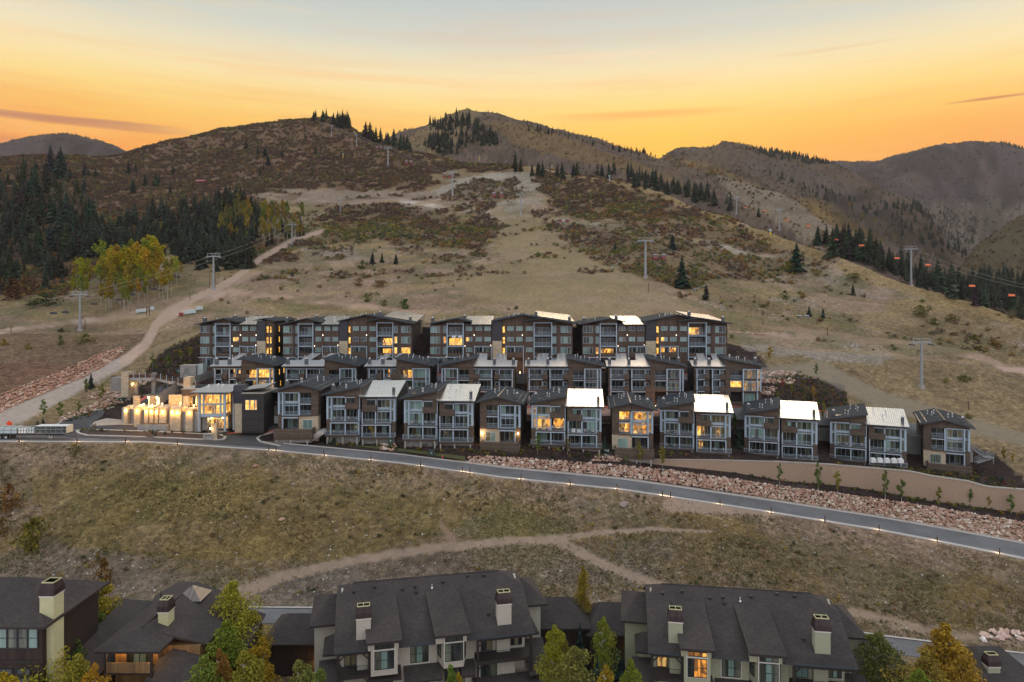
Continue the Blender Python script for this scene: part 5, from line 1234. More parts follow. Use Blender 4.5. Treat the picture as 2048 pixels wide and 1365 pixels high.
    x, _, _ = P(wm+7.6, 0, 0); chimney(r, x, 3.2, z2+.1, .85, 1.5)
    sl_ = (z1-z2+.23)/(wr+1.45)
    f = sl([(wm+6.3, 2.5, z1+.07-6.65*sl_), (wm+7.4, 3.0, z1+.07-7.75*sl_), (wm+7.4, 4.2, z1+.07-7.75*sl_)], .01, M['zinc']).build('flashing', r)
    for a, y in ((2.0, 7), (3.4, 5), (4.6, 9), (5.8, 7), (2.8, 11)):
        x, _, _ = P(wm+a, 0, 0); vent(r, x, y, z1-.0-(a+.35)*sl_)
    for y, z in ((4, 6.6), (8, 6.6), (5, 3.5), (11, 3.5)):
        win(r, Wd, y, z, .9, 1.5, K.get('s', 'd'), 1, 1, M['frame_d'], R(90)); win(r, 0, y+.9, z, .9, 1.2, 'd', 1, 1, M['frame_d'], R(-90))
    return r
zr = lambda d, z: HZ - z/d*F
mid = dict(
 A=dict(m=['ddd', 'dcd', 'bdd', 'lmd'], g=['bc', 'dd'], w=['lw', 'dm', 'www', 'mmd', 'w', 'd'], s='w'),
 B=dict(m=['ccb', 'bbc', 'dcd', 'ccd'], g=['dd', 'cd'], w=['dc', 'dd', 'bdd', 'ccb', 'b', 'd']),
 C=dict(m=['cmd', 'ddc', 'ccc', 'tlt'], g=['cc', 'dd'], w=['mw', 'dc', 'bbb', 'bcc', 'b', 'd']),
 D=dict(m=['dcd', 'cbc', 'ddc', 'bbb'], g=['dd', 'dd'], w=['dd', 'dd', 'bcc', 'bcb', 'c', 'd']),
 E=dict(m=['ctt', 'ccd', 'ddd', 'ddd'], g=['dd', 'dd'], w=['dd', 'cd', 'ddc', 'ddc', 'd', 'b']),
 Fq=dict(m=['ddd', 'cbc', 'ddc', 'dcc'], g=['dd', 'dd'], w=['dd', 'cd', 'dcd', 'cct', 'd', 'b']),
 Gq=dict(m=['ccd', 'ddc', 'ddd', 'cdc'], g=['bb', 'dd'], w=['dd', 'ww', 'tmt', 'mtm', 'm', 'b']))
Z2 = -26.5
def mrow(px, key, mods, mir, yaw, lab, sx=1.0, d=176.5, dz=0): rear(px, zr(d, Z2+dz), d, yaw, lab, mods, mir, mid[key], sx=sx)
mrow(426, 'A', 1, False, 2, 'condo building with warmly lit corner glazing above the clubhouse', .985)
mrow(569, 'B', 2, False, 0, 'split metal roofed condo building behind the leftmost front row house', .97)
mrow(734, 'C', 1, False, 0, 'middle row condo building with one lit room in its upper right loggia', 1.03)
mrow(883, 'D', 2, True, -2, 'condo building whose dark wing is on the left and wide metal roof on the right', .99)
mrow(1054, 'E', 2, False, -3, 'condo building with wide grey metal roof straight behind the amber lit duplex')
mrow(1217, 'Fq', 2, False, -5, 'condo building with wide grey metal roof behind the narrow lit house')
mrow(1389, 'Gq', 1, False, -8, 'condo building at the right end of the middle row with one glowing orange room', 1.05)

def terrace(px, d, label, lit, short=False, sx=1.0, D=20.0, grey_end=False):
    """four storey building of the top row"""
    r = empty('condo_building', at(px, zr(d, -21.5), d), 0); tag(r, label, 'apartment block', 'top row of four storey apartment blocks'); r.scale = (sx, 1, 1)
    Wd = 23.3 if short else 42.0; H = 14.2
    z = lambda zy: (190-zy)/46+14.4
    bx('wall', r, 0, Wd, 2.0, D, -3, 13.6, M['side'])
    S_, V = M['siding'], M['siding_v']
    rows = [(11.8, 13.7), (8.65, 10.6), (5.55, 7.5), (2.4, 4.3)]
    def col(a, b, m, y=0.0, top=H): bx('wall', r, a, b, y, 2.0, -3, top, m)
    def L(i, r_, dflt='b'): return lit.get((i, r_), dflt)
    def loggia(a, b, key, top=14.5):
        """three stacked balconies between steel posts"""
        bx('wall', r, a, b, 1.98, 2.2, -3, top, S_)
        for q in (a, b-.28): bx('post', r, q, q+.28, -.45, -.15, 0, top+.05, M['trim'])
        bx('beam', r, a+.28, b-.28, -.42, -.18, top-.2, top, M['trim'])
        for j, (zz0, zz1) in enumerate(rows):
            zb = zz0-.75
            bx('balcony', r, a+.05, b-.05, -.14, 1.98, zb-.28, zb, M['deck']); bx('beam', r, a+.28, b-.28, -.42, -.16, zb-.30, zb-.08, M['trim'])
            if j < 2: rail(r, a+.3, b-.3, -.1, zb)
            elif j == 2: bx('parapet', r, a+.28, b-.28, -.1, .05, zb, zb+1.05, S_)
            win(r, a+.55, 1.97, zb+.05, b-a-1.1, 2.2, lit.get((key, j), 'ddd' if j % 2 else 'cdd'), 4)
    # A window stack, B slit, C loggia
    col(0, 3.75, V); col(3.75, 4.9, M['trim'], .5)
    for j, (a0, a1) in enumerate(rows):
        if j < 3: win(r, .15, 0, a0, 2.8, a1-a0, L('A', j, 'bbc'), 3); win(r, 3.9, .5, a0, .85, a1-a0, L('B', j, 'b'))
        bx('wall', r, 3.78, 4.88, .38, .5, a1+.1, a1+1.05, V)
    loggia(4.95, 9.95, 'C')
    col(9.97, 13.1, V); col(13.1, 18.35, V, .25)
    for j in range(3): win(r, 10.6, 0, rows[j][0]+.6, 1.85, 1.25, L('D', j), 2)
    for j in range(2):
        for q, a in enumerate((13.4, 16.0)): win(r, a, .25, rows[j][0]+.6, 1.9, 1.25, L('E', j*2+q), 2)
    def bay(a, b, key):
        bx('post', r, a-.15, a+.05, -1.1, -.9, 0, 8.0, M['trim']); bx('post', r, b-.05, b+.15, -1.1, -.9, 0, 8.0, M['trim']); bx('beam', r, a+.06, b-.06, -1.1, -.88, 7.75, 7.98, M['trim']); bx('post', r, (a+b)/2-.1, (a+b)/2+.1, -1.1, -.9, 6.2, 7.74, M['trim'])
        bx('parapet', r, a, b, -1.08, -.95, 4.6, 6.15, S_); bx('balcony', r, a, b, -1.05, .2, 4.4, 4.6, M['deck'])
        tr = MB()
        for i in range(11): x = a+.3+(b-a-.6)*i/10; tr.box(x-.04, x+.04, -1.3, .2, 8.0, 8.12, M['trimd'])
        tr.build('pergola', r)
        win(r, a+.3, .2 if a < 20 else -.02, 5.6, (b-a)/2-.45, 1.9, lit.get((key, 0), 'cd'), 2); win(r, (a+b)/2+.15, .2 if a < 20 else -.02, 5.6, (b-a)/2-.45, 1.9, lit.get((key, 1), 'cc'), 2)
    bay(13.2, 18.1, 'bay1')
    # F tower of grey panel over stone
    bx('wall', r, 18.4, 21.15, -.5, 2.0, 9.4, 15.3, M['panel']); bx('stone_wall', r, 18.4, 21.15, -.5, 2.0, -3, 9.38, M['stone'])
    g1 = 22.3 if not short else 23.3
    col(21.17, g1, V, -.1, 15.6)
    for j in range(3): win(r, 21.35, -.1, rows[j][0]-.05, .75, 1.95, 'w', 1, 2, M['frame_d'])
    if short:
        for j in range(3):
            win(r, 22.45, -.1, rows[j][0]-.05, .55, 1.95, 'w', 1, 2, M['frame_d'])
            win(r, Wd, 5.0, rows[j][0], .9, 1.8, 'w', 1, 1, M['frame_d'], R(90))
        MB().prism([(18.4, 13.6), (Wd, 13.6), (Wd, 15.1), (20.5, 15.7), (18.4, 15.2)], 2.0, D, M['side']).build('wall', r)
        MB().slab([(17.6, -1.2, 15.55), (20.8, -1.2, 16.15), (20.8, D, 16.15), (17.6, D, 15.55)], .26, M['membrane'], M['fascia']).build('roof', r)
        MB().slab([(20.8, -1.2, 16.15), (24.3, -1.2, 15.35), (24.3, D, 15.35), (20.8, D, 16.15)], .26, M['membrane'], M['fascia']).build('roof', r)
    else:
        MB().prism([(22.3, -3), (27.7, -3), (27.7, 16.75), (27.3, 16.85), (22.3, 15.75)], 0, 2.0, V).build('wall', r)
        MB().prism([(27.7, -3), (30.45, -3), (30.45, 15.6), (27.7, 15.6)], -.25, 2.0, V).build('wall', r)
        MB().prism([(18.4, 13.6), (42, 13.6), (42, 14.6), (27.3, 16.8), (18.4, 15.2)], 2.0, D, M['side']).build('wall', r)
        MB().prism([(27.7, 15.6), (42, 14.2), (42, 14.5), (27.7, 16.70)], .3, 2.0, V).build('wall', r)
        for j in range(2):
            for q, a in enumerate((22.75, 25.4)): win(r, a, 0, rows[j][0]+.6, 1.9, 1.25, L('H', j*2+q), 2)
        for j in range(3): win(r, 28.3, -.25, rows[j][0]+.6, 1.9, 1.25, L('I', j), 2)
        bay(22.45, 27.45, 'bay2'); loggia(30.5, 35.95, 'J', 14.8)
        col(35.97, 37.3, M['trim'], .5); col(37.3, 42, V, 0)
        for j, (a0, a1) in enumerate(rows):
            if j < 3: win(r, 36.15, .5, a0, .9, a1-a0, L('K', j)); win(r, 38.5, 0, a0, 3.0, a1-a0, L('L', j, 'bbc'), 3)
            bx('wall', r, 36.0, 37.28, .38, .5, a1+.1, a1+1.05, V)
        MB().prism([(30.45, 14.85), (36.0, 14.85), (36.0, 15.3), (33.3, 15.9), (30.45, 15.3)], .1, 2.0, V).build('wall', r)
        # big gable roof
        MB().slab([(18.0, -1.4, 15.35), (27.3, -1.4, 17.25), (27.3, D, 17.25), (18.0, D, 15.35)], .28, M['membrane'], M['fascia']).build('roof', r)
        MB().slab([(27.3, -1.4, 17.25), (42.8, -1.4, 14.75), (42.8, D, 14.75), (27.3, D, 17.25)], .28, M['membrane'], M['fascia']).build('roof', r)
        MB().slab([(27.2, -2.2, 15.35), (33.2, -2.2, 16.35), (33.2, 3, 16.35), (27.2, 3, 15.35)], .24, M['membrane'], M['fascia']).build('roof', r)
        MB().slab([(33.2, -2.2, 16.35), (42.9, -2.2, 14.62), (42.9, 3, 14.62), (33.2, 3, 16.35)], .24, M['membrane'], M['fascia']).build('roof', r)
        o = MB().slab([(32.0, 4, 16.62), (42.9, 4, 15.0), (42.9, D+3, 16.6), (32.0, D+3, 17.9)], .3, M['zincp'], M['fascia']).build('roof', r); o['label'] = 'bright metal roof'
        chimney(r, 31.3, 1.5, 16.6, .8, 1.3); chimney(r, 41.2, 1.5, 15.1, .8, 1.3)
        for i, x in enumerate((24.6, 25.0, 25.9, 26.3, 27.0, 28.6, 29.2, 23.2)): vent(r, x, 3+i % 3, 16.4+.3*(i % 2) if x > 24 else 16.2, 1.0)
    # left gable and the low metal roof between
    MB().prism([(0, 13.6), (13.0, 13.6), (13, 14.0), (8.0, 15.8), (0, 14.3)], 2.0, D, M['side']).build('wall', r)
    MB().prism([(4.95, 14.55), (9.95, 14.55), (9.95, 15.3), (8.0, 15.75), (4.95, 15.2)], 0, 2.0, V).build('wall', r)
    MB().slab([(-1.0, -1.4, 14.40), (8.0, -1.4, 16.15), (8.0, D, 16.15), (-1.0, D, 14.40)], .26, M['membrane'], M['fascia']).build('roof', r)
    MB().slab([(8.0, -1.4, 16.15), (12.2, -1.4, 15.2), (12.2, D, 15.2), (8.0, D, 16.15)], .26, M['membrane'], M['fascia']).build('roof', r)
    o = MB().slab([(10.0, -.9, 14.3), (18.35, -.9, 14.3), (18.35, D-4, 16.4), (10.0, D-4, 16.4)], .26, M['zincp'], M['fascia']).build('roof', r); o['label'] = 'bright metal roof'
    chimney(r, .6, 2.0, 14.6, .95, 1.5); chimney(r, 10.1, 2.5, 15.6, .8, 1.2)
    for x, y in ((4.0, 3), (11.5, 8), (14.0, 9), (14.5, 9), (17.3, 10)): vent(r, x, y, 14.3+(y)*.13 if x > 10 else 15.3)
    # ground floor pergola and openings
    bx('beam', r, 0, 4.6, -1.2, -.9, 4.5, 4.7, M['trim']); bx('post', r, 2.4, 2.6, -1.15, -.95, 0, 4.5, M['trim']); win(r, .9, -.0, 1.9, 2.6, 2.2, 'dd', 2)
    for x in (13.0, 27.2 if not short else 18.0): lampshade(r, x, -.02 if x > 13.5 else -.02, 11.1, 0, m='lampw', r=.10)
    lampshade(r, 10.3, -.02, 7.9, 0, m='lampw', r=.08); lampshade(r, 17.9, -.02, 8.1, 0, m='lampw', r=.08)
    return r
terrace(400, 201, 'left end block of the top row with yellow lit stair windows at its corner', {('D', 1): 'wl', ('A', 0): 'dbd', ('A', 1): 'bbb', ('C', 0): 'dbd', ('D', 0): 'bd'}, short=True, sx=.92)
terrace(566, 201, 'second block of the top row with lit balconies on its right side', {('J', 1): 'dlww', ('J', 2): 'dwwl', ('K', 1): 'w', ('K', 2): 'w', ('L', 2): 'ww', ('H', 2): 'dd', ('H', 3): 'dc', ('C', 0): 'ddb'}, sx=.905)
terrace(860, 201, 'middle block of the top row with one lit balcony on its left side', {('C', 1): 'wwww', ('B', 1): 'l', ('D', 1): 'wb', ('C', 2): 'dddd', ('bay2', 0): 'dd', ('bay2', 1): 'dd', ('J', 0): 'dcdd'})
terrace(1165, 201, 'right end block of the top row with a lit top balcony', {('J', 0): 'wwlt', ('H', 2): 'wb', ('bay2', 0): 'wd', ('bay2', 1): 'll', ('C', 2): 'mllm', ('B', 2): 'l', ('A', 0): 'ddc', ('A', 1): 'ddb', ('D', 1): 'bt', ('D', 0): 'cc', ('E', 0): 'cd', ('E', 1): 'dd', ('L', 0): 'bdc', ('L', 1): 'bdd'}, sx=1.015)

# ---------------------------------------------------------------- houses at the foot of the slope, nearest the camera
def hiproof(name, par, x0, x1, y0, y1, ze, zr, axis='y', hf=0.0, hb=0.0, t=.22, m=None, m2=None):
    """ridge along axis; hf / hb = how far the ridge stops short of the front (or left) / back (or right) end"""
    m = m or M['shingle']; m2 = m2 or M['beam']; mb = MB()
    if axis == 'y':
        xm = (x0+x1)/2; a = (xm, y0+hf, zr); b = (xm, y1-hb, zr)
        A, B, C, D_ = (x0, y0, ze), (x1, y0, ze), (x1, y1, ze), (x0, y1, ze)
        mb.slab([A, a, b, D_][::-1], t, m, m2) if False else mb.slab([A, a, b, D_], t, m, m2); mb.slab([B, C, b, a], t, m, m2)
        if hf: mb.slab([A, B, a], t, m, m2)
        if hb: mb.slab([C, D_, b], t, m, m2)
    else:
        ym = (y0+y1)/2; a = (x0+hf, ym, zr); b = (x1-hb, ym, zr)
        A, B, C, D_ = (x0, y0, ze), (x1, y0, ze), (x1, y1, ze), (x0, y1, ze)
        mb.slab([A, B, b, a], t, m, m2); mb.slab([C, D_, a, b], t, m, m2)
        if hf: mb.slab([D_, A, a], t, m, m2)
        if hb: mb.slab([B, C, b], t, m, m2)
    return mb.build(name, par)
def brick_chimney(par, x, y, zb, zt, w=1.5, dp=1.15, m=None, flues=2):
    c = bx('chimney', par, x-w/2, x+w/2, y, y+dp, zb, zt, m); bx('trim', c, x-w/2-.05, x+w/2+.05, y-.05, y+dp+.05, zt-.14, zt+.02, M['frame_w'])
    mb = MB(); a, b = w/2+.09, w/2-.12; h = 1.2; z0 = zt+.02
    v = [(x-a, y-.09, z0), (x+a, y-.09, z0), (x+a, y+dp+.09, z0), (x-a, y+dp+.09, z0), (x-a, y-.05, z0+h*.45), (x+a, y-.05, z0+h*.45), (x+a, y+dp+.05, z0+h*.45), (x-a, y+dp+.05, z0+h*.45),
         (x-b, y+.16, z0+h), (x+b, y+.16, z0+h), (x+b, y+dp-.16, z0+h), (x-b, y+dp-.16, z0+h)]
    mb.v += v; k = mb.slot(M['copper'])
    for f in ((0,1,5,4),(1,2,6,5),(2,3,7,6),(3,0,4,7),(4,5,9,8),(5,6,10,9),(6,7,11,10),(7,4,8,11)): mb.f.append(f); mb.m.append(k)
    cp = mb.build('chimney_cap', c)
    rim = MB(); zt2 = z0+h
    rim.box(x-b-.03, x+b+.03, y+.13, y+.19, zt2-.05, zt2+.05, M['stuccoy']); rim.box(x-b-.03, x+b+.03, y+dp-.19, y+dp-.13, zt2-.05, zt2+.05, M['stuccoy'])
    for q in ([-b, b] if flues == 1 else [-b, 0, b]): rim.box(x+q-.03, x+q+.03, y+.191, y+dp-.191, zt2-.05, zt2+.049, M['stuccoy'])
    rim.box(x-b, x+b, y+.19, y+dp-.19, zt2-.5, zt2-.45, M['black']); rim.build('flue_rim', c)
    return c
def townhouse(px, d, ze, yaw, label, st, lit, sx=1.0):
    r = empty('townhouse', at(px, zr(d, ze), d), R(yaw)); tag(r, label, 'house', 'large duplex houses at the foot of the slope'); r.scale = (sx, 1, 1)
    W_ = 21.3; FD = M['frame_d']; FW = M['frame_w']
    # z = 0 at the eave
    s = 3.9/7.8
    bx('wall', r, .5, 20.8, 2.5, 14.4, -10.6, -.1, st)
    MB().prism([(.5, 0), (.5, 0)], 0, 0, st) if False else None
    g = MB()
    for x in (.5, 20.6): g.v += [(x, .9, -.1), (x, 7.2, 3.4), (x, 13.6, -.1), (x+.2, .9, -.1), (x+.2, 7.2, 3.4), (x+.2, 13.6, -.1)]
    for i in (0, 6): g.f += [(i, i+1, i+2), (i+5, i+4, i+3), (i, i+3, i+4, i+1), (i+1, i+4, i+5, i+2)]; g.m += [g.slot(st)]*4
    g.build('gable', r)
    # roof with clipped gables
    xl, xr = 1.9, 18.8; yb = 5.0; zb = (yb+.6)*s
    rf = MB(); SH = M['shingle']; BM = M['beam']
    rf.slab([(0, -.6, 0), (W_, -.6, 0), (W_, yb, zb), (xr, 7.2, 3.9), (xl, 7.2, 3.9), (0, yb, zb)], .22, SH, BM)
    rf.slab([(W_, 15, 0), (0, 15, 0), (0, 9.4, zb), (xl, 7.2, 3.9), (xr, 7.2, 3.9), (W_, 9.4, zb)], .22, SH, BM)
    rf.slab([(0, 9.4, zb), (0, yb, zb), (xl, 7.2, 3.9)], .22, SH, BM); rf.slab([(W_, yb, zb), (W_, 9.4, zb), (xr, 7.2, 3.9)], .22, SH, BM)
    rf.build('roof', r)
    MB().tube((xl, 7.2, 3.92), (xr, 7.2, 3.92), .07, .07, SH, 6).build('ridge_cap', r)
    gt = MB()
    for a, b in ((-.05, 3.3), (6.9, 10.7), (14.1, W_+.05)): gt.box(a, b, -.74, -.62, -.2, -.03, M['fascia'])
    gt.build('gutter', r)
    # chain of heat cable loops on the eaves
    hc = MB()
    for a, b, y0, z0 in ((.1, 3.2, -.58, .02), (7.0, 10.6, -.58, .02), (14.2, 21.1, -.58, .02)):
        n = int((b-a)/.3)
        for i in range(n):
            x = a+i*.3; sl = s; hc.slab([(x, y0, z0+.012), (x+.03, y0, z0+.012), (x+.18, y0+.75, z0+.012+.75*sl), (x+.15, y0+.75, z0+.012+.75*sl)], .015, M['black']); hc.slab([(x+.3, y0, z0+.012), (x+.18, y0+.75, z0+.012+.75*sl), (x+.15, y0+.75, z0+.012+.75*sl), (x+.27, y0, z0+.012)][::-1], .015, M['black'])
    hc.build('heat_cable', r)
    for x0, x1, tx in ((3.3, 6.95, -.35), (10.35, 14.15, -.5)):
        MB().slab([(x0, -1.5, 1.0), (x1, -1.5, 1.0), (x1+tx, 5.1, 2.98), (x0+tx, 5.1, 2.98)], .24, SH, BM).build('dormer_roof', r)
        ck = MB(); ck.v += [(x0+.15, -.9, -.1), (x0+.15, 4.5, 2.5), (x0+.15, -.9, 1.0), (x1-.35, -.9, -.1), (x1-.35, 4.5, 2.5), (x1-.35, -.9, 1.0)]
        ck.f += [(0, 2, 1), (3, 4, 5), (0, 3, 5, 2), (0, 1, 4, 3)]; ck.m += [ck.slot(st)]*4; ck.build('dormer_cheek', r)
    # front walls
    bx('wall', r, 3.75, 6.5, -.95, 2.5, -2.75, .95, st); bx('wall', r, 6.5, 10.8, .9, 2.5, -10.6, -.1, st); bx('wall', r, 13.9, 14.9, .9, 2.5, -10.6, -.1, st)
    bx('wall', r, .7, 3.75, 1.4, 2.5, -10.6, -.25, st); bx('wall', r, 14.9, 20.7, 1.5, 2.5, -10.6, -.25, st); bx('wall', r, 2.35, 3.75, .3, 1.4, -2.6, -.3, st)
    bx('wall', r, 15, 19.4, .6, 1.5, -10.6, -3.1, st); bx('wall', r, 3.75, 6.5, .9, 2.5, -10.6, -2.75, st)
    mb = MB(); pts = [(10.85, .9), (11.35, -.95), (13.45, -.95), (13.95, .9)]
    n = 4; mb.v += [(x, y, -2.75) for x, y in pts] + [(x, y, .98) for x, y in pts]
    for i in range(3): mb.f.append((i, i+1, i+5, i+4)); mb.m.append(mb.slot(st))
    mb.f += [(3, 2, 1, 0), (4, 5, 6, 7)]; mb.m += [mb.slot(st)]*2; mb.build('bay_wall', r)
    def W2(x, y, z0, w, h, kinds, nx, ny=1, rz=0, trim=True):
        o = win(r, x, y, z0, w, h, kinds, nx, ny, FD, rz)
        if trim:
            a = .09; t = MB(); t.box(-a, w+a, -.07, -.001, -a, 0, FW); t.box(-a, w+a, -.07, -.001, h, h+a, FW); t.box(-a, 0, -.069, -.001, 0, h, FW); t.box(w, w+a, -.069, -.001, 0, h, FW)
            t.build('trim', o)
        return o
    W2(4.1, -.95, .02, 2.05, .5, lit[0], 3); W2(4.1, -.95, -2.1, 2.05, 1.95, lit[1], 3, 2)
    W2(7.9, .9, -2.75, 2.0, 1.9, lit[2], 3, 2)
    W2(11.45, -.95, .05, 1.95, .5, lit[3], 3); W2(11.45, -.95, -2.05, 1.95, 1.95, lit[4], 3, 2)
    W2(10.92, .68, -2.0, .9, 1.7, 'd', 1, 2, R(-75), False); W2(13.53, -.70, -2.0, .9, 1.7, 'd', 1, 2, R(75), False)
    W2(1.0, 1.4, -2.55, 1.15, 2.0, lit[5], 2, 1, 0, False); W2(15.7, 1.5, -2.55, 1.3, 2.1, lit[6], 2, 1, 0, False); W2(19.05, 1.5, -2.3, 1.35, 1.7, lit[7], 3)
    bx('wall', r, 17.4, 18.9, .9, 1.5, -2.6, -.3, st)
    W2(15.5, .6, -5.0, 1.9, 1.4, 'dc', 2); W2(8.0, .9, -5.4, 1.9, 1.7, 'dd', 2); W2(4.2, .9, -5.4, 1.9, 1.7, 'd', 2); W2(11.6, .9, -5.4, 1.9, 1.7, 'dd', 2, 1, 0, False)
    # timber balconies
    for a, b in ((.3, 3.72), (14.95, 21.1)):
        bx('balcony', r, a, b, -.7, 1.45, -2.95, -2.62, BM); bx('beam', r, a, b, -.5, -.3, -.55, -.22, BM)
        for x in (a, b-.25):
            p = MB(); p.box(x, x+.25, -.52, -.27, -2.62, -.56, BM); q = 1 if x == a else -1
            p.tube((x+.12, -.4, -1.2), (x+.12+q*.65, -.4, -.6), .07, .07, BM, 4); p.build('post', r)
            bx('post', r, x, x+.25, -.52, -.27, -7.5, -2.96, BM); bk = MB(); bk.tube((x+.12, -.4, -3.7), (x+.12+q*.6, -.4, -3.0), .07, .07, BM, 4); bk.build('bracket', r)
        rl = MB(); rl.box(a+.3, b-.3, -.62, -.58, -1.7, -1.66, M['black'])
        for k in range(6): rl.box(a+.3, b-.3, -.608, -.595, -2.5+k*.13, -2.488+k*.13, M['black'])
        k = int((b-a-.6)/1.2)
        for i in range(k+1): x = a+.3+(b-a-.6)*i/k; rl.box(x-.015, x+.015, -.625, -.595, -2.62, -1.66, M['black'])
        rl.build('railing', r)
    # little skirt roofs
    for a, b in ((7.2, 11.2), (13.3, 14.8)):
        MB().slab([(a, -.75, -3.9), (b, -.75, -3.9), (b, .92, -2.95), (a, .92, -2.95)], .2, SH, BM).build('skirt_roof', r)
    MB().slab([(14.6, -4.2, -6.6), (22.6, -4.2, -6.6), (22.6, .6, -4.9), (14.6, .6, -4.9)], .22, SH, BM).build('porch_roof', r)
    MB().slab([(3.4, -.9, -3.25), (6.9, -.9, -3.25), (6.9, .9, -2.77), (3.4, .9, -2.77)], .2, BM, BM).build('skirt_roof', r)
    brick_chimney(r, 3.0, .45, -1.0, 2.75, 1.5, 1.1, st); brick_chimney(r, 18.2, .5, -.5, 2.85, 1.55, 1.1, st)
    for x, y in ((4.2, 6.3), (7.3, 5.7), (8.8, 5.9), (8.85, 5.2), (10.7, 5.75), (12.0, 6.2), (15.0, 6.7), (16.9, 6.6), (1.9, 5.9), (16.6, 1.8)):
        z = (y+.6)*s
        if (x*10) % 3 < 1.6: MB().box(x-.14, x+.14, y-.14, y+.14, z-.05, z+.24, M['black']).build('vent_box', r)
        else: MB().tube((x, y, z-.1), (x, y, z+.35), .06, .06, M['galv'], 6).tube((x, y, z-.1), (x, y, z+.06), .2, .08, M['galv'], 6).build('vent_pipe', r)
    # side wings
    for q in (-1, 1):
        a, b = (-2.9, .7) if q < 0 else (20.6, 23.9)
        bx('wall', r, a+.5, b-.2, 6, 12.5, -10.6, .2, st); hiproof('wing_roof', r, a, b+.5, 5.2, 13.4, .25, 1.9, 'x', 2.2 if q < 0 else .01, .01 if q < 0 else 2.2)
        c, e = (-1.2, .6) if q < 0 else (20.7, 22.3)
        bx('wall', r, c+.3, e-.1, 3.2, 6, -10.6, -1.6, st); hiproof('wing_roof', r, c-.1, e+.3, 2.3, 6.2, -1.6, -.3, 'x', 1.3 if q < 0 else .01, .01 if q < 0 else 1.3)
        f, h = (-1.7, .6) if q < 0 else (20.7, 23.2)
        MB().slab([(f, -.8, -4.6), (h, -.8, -4.6), (h, 3.2, -2.6), (f, 3.2, -2.6)], .2, SH, BM).build('wing_roof', r)
    return r
townhouse(668, 71, -36.4, 12, 'large cream stucco duplex with dark roof and dark windows at the foot of the slope', M['stucco'], ['d', 'cbd', 'cbc', 'd', 'cdd', 'tt', 'dt', 'dtd'])
townhouse(1296, 71.3, -36.4, -9, 'large sage green duplex with one amber lit bay window', M['stuccog'], ['l', 'dll', 'cbc', 'cbc', 'cbc', 'mm', 'bb', 'cbc'], .955)

def garage(px0, px1, d, py_e, dz, label, dep=8.0, m=None, axis='x', lamp=None):
    """low roofed garage between two houses"""
    x0, _, z = at(px0, py_e, d); x1 = (px1-1024)/F*d
    r = empty('garage', (x0, d, z)); tag(r, label, 'garage'); w = x1-x0
    bx('wall', r, .4, w-.4, .7, dep-.5, -8, -.15, m or M['brownwood']); hiproof('roof', r, 0, w, 0, dep, 0, dz, axis, min(2.6, w*.3), min(2.6, w*.3))
    for k in range(2): bx('door', r, .8+k*(w-1.2)/2, .8+(k+.82)*(w-1.2)/2, .60, .70, -7.6, -2.2, M['beam'])
    if lamp is not None: lampshade(r, lamp*w, .6, -2.6, 50, (1, .5, .12))
    return r
garage(1056, 1182, 84, 1258, 2.2, 'dark garage with hipped roof right of the cream duplex', lamp=.1)
garage(1172, 1290, 84, 1272, 2.4, 'dark garage with hipped roof left of the sage duplex', lamp=.93)
garage(518, 640, 83, 1290, 2.0, 'dark garage left of the cream duplex with a lamp at its side', lamp=.95)
garage(1722, 1826, 83, 1340, 2.2, 'low shingled garage right of the sage duplex')
g_ = garage(1965, 2090, 74, 1366, 1.9, 'shingled house corner with a chimney at the bottom right'); brick_chimney(g_, 2.0, 1.0, -.2, 1.2, 1.3, 1.0, M['stuccog'], 1)

# left cottages
r = empty('timber_house', (-80, 64, -30.7)); tag(r, 'dark timber house with tall olive chimney at the bottom left corner', 'house')
bx('wall', r, .6, 35.4, .8, 9.6, -17, -.15, M['brownwood']); bx('wall', r, 22, 34.4, 8, 19, -17, -5.9, M['brownwood'])
hiproof('roof', r, 0, 36.2, 0, 10.4, 0, 2.6, 'x', .01, 5.2); hiproof('rear_roof', r, 21.5, 35.0, 6.0, 19.0, -5.8, -4.0, 'y', .01, 3)
bx('belt_beam', r, .5, 35.5, .7, .8, -3.8, -3.5, M['beam'])
for i in range(7): win(r, 28.2+i*.98, .8, -2.4, .95, 2.0, 'bcbbccb'[i], 1, 2, M['frame_d'])
for x in (29.6, 31.3, 33.0): win(r, x, .8, -7.4, 1.3, 2.2, 'c', 2, 1, M['frame_d'])
for x in (29.6, 31.3, 33.0): win(r, x, .8, -4.9, 1.3, .6, 'd', 2, 1, M['frame_d'])
brick_chimney(r, 35.4, 1.4, -9.0, 2.3, 1.35, 1.5, M['stuccoy'], 1)
MB().slab([(35.0, 3.0, -5.6), (39.0, 3.0, -6.6), (39.0, 14.0, -5.6), (35.0, 14.0, -4.2)], .2, M['shingle'], M['beam']).build('lean_to_roof', r)
bx('wall', r, 35.0, 38.4, 3.6, 13.5, -17, -6.3, M['stuccog'])
for x in (24.0, 25.4): MB().box(x-.15, x+.15, 2.0, 2.3, .9, 1.3, M['galv']).build('vent_box', r)

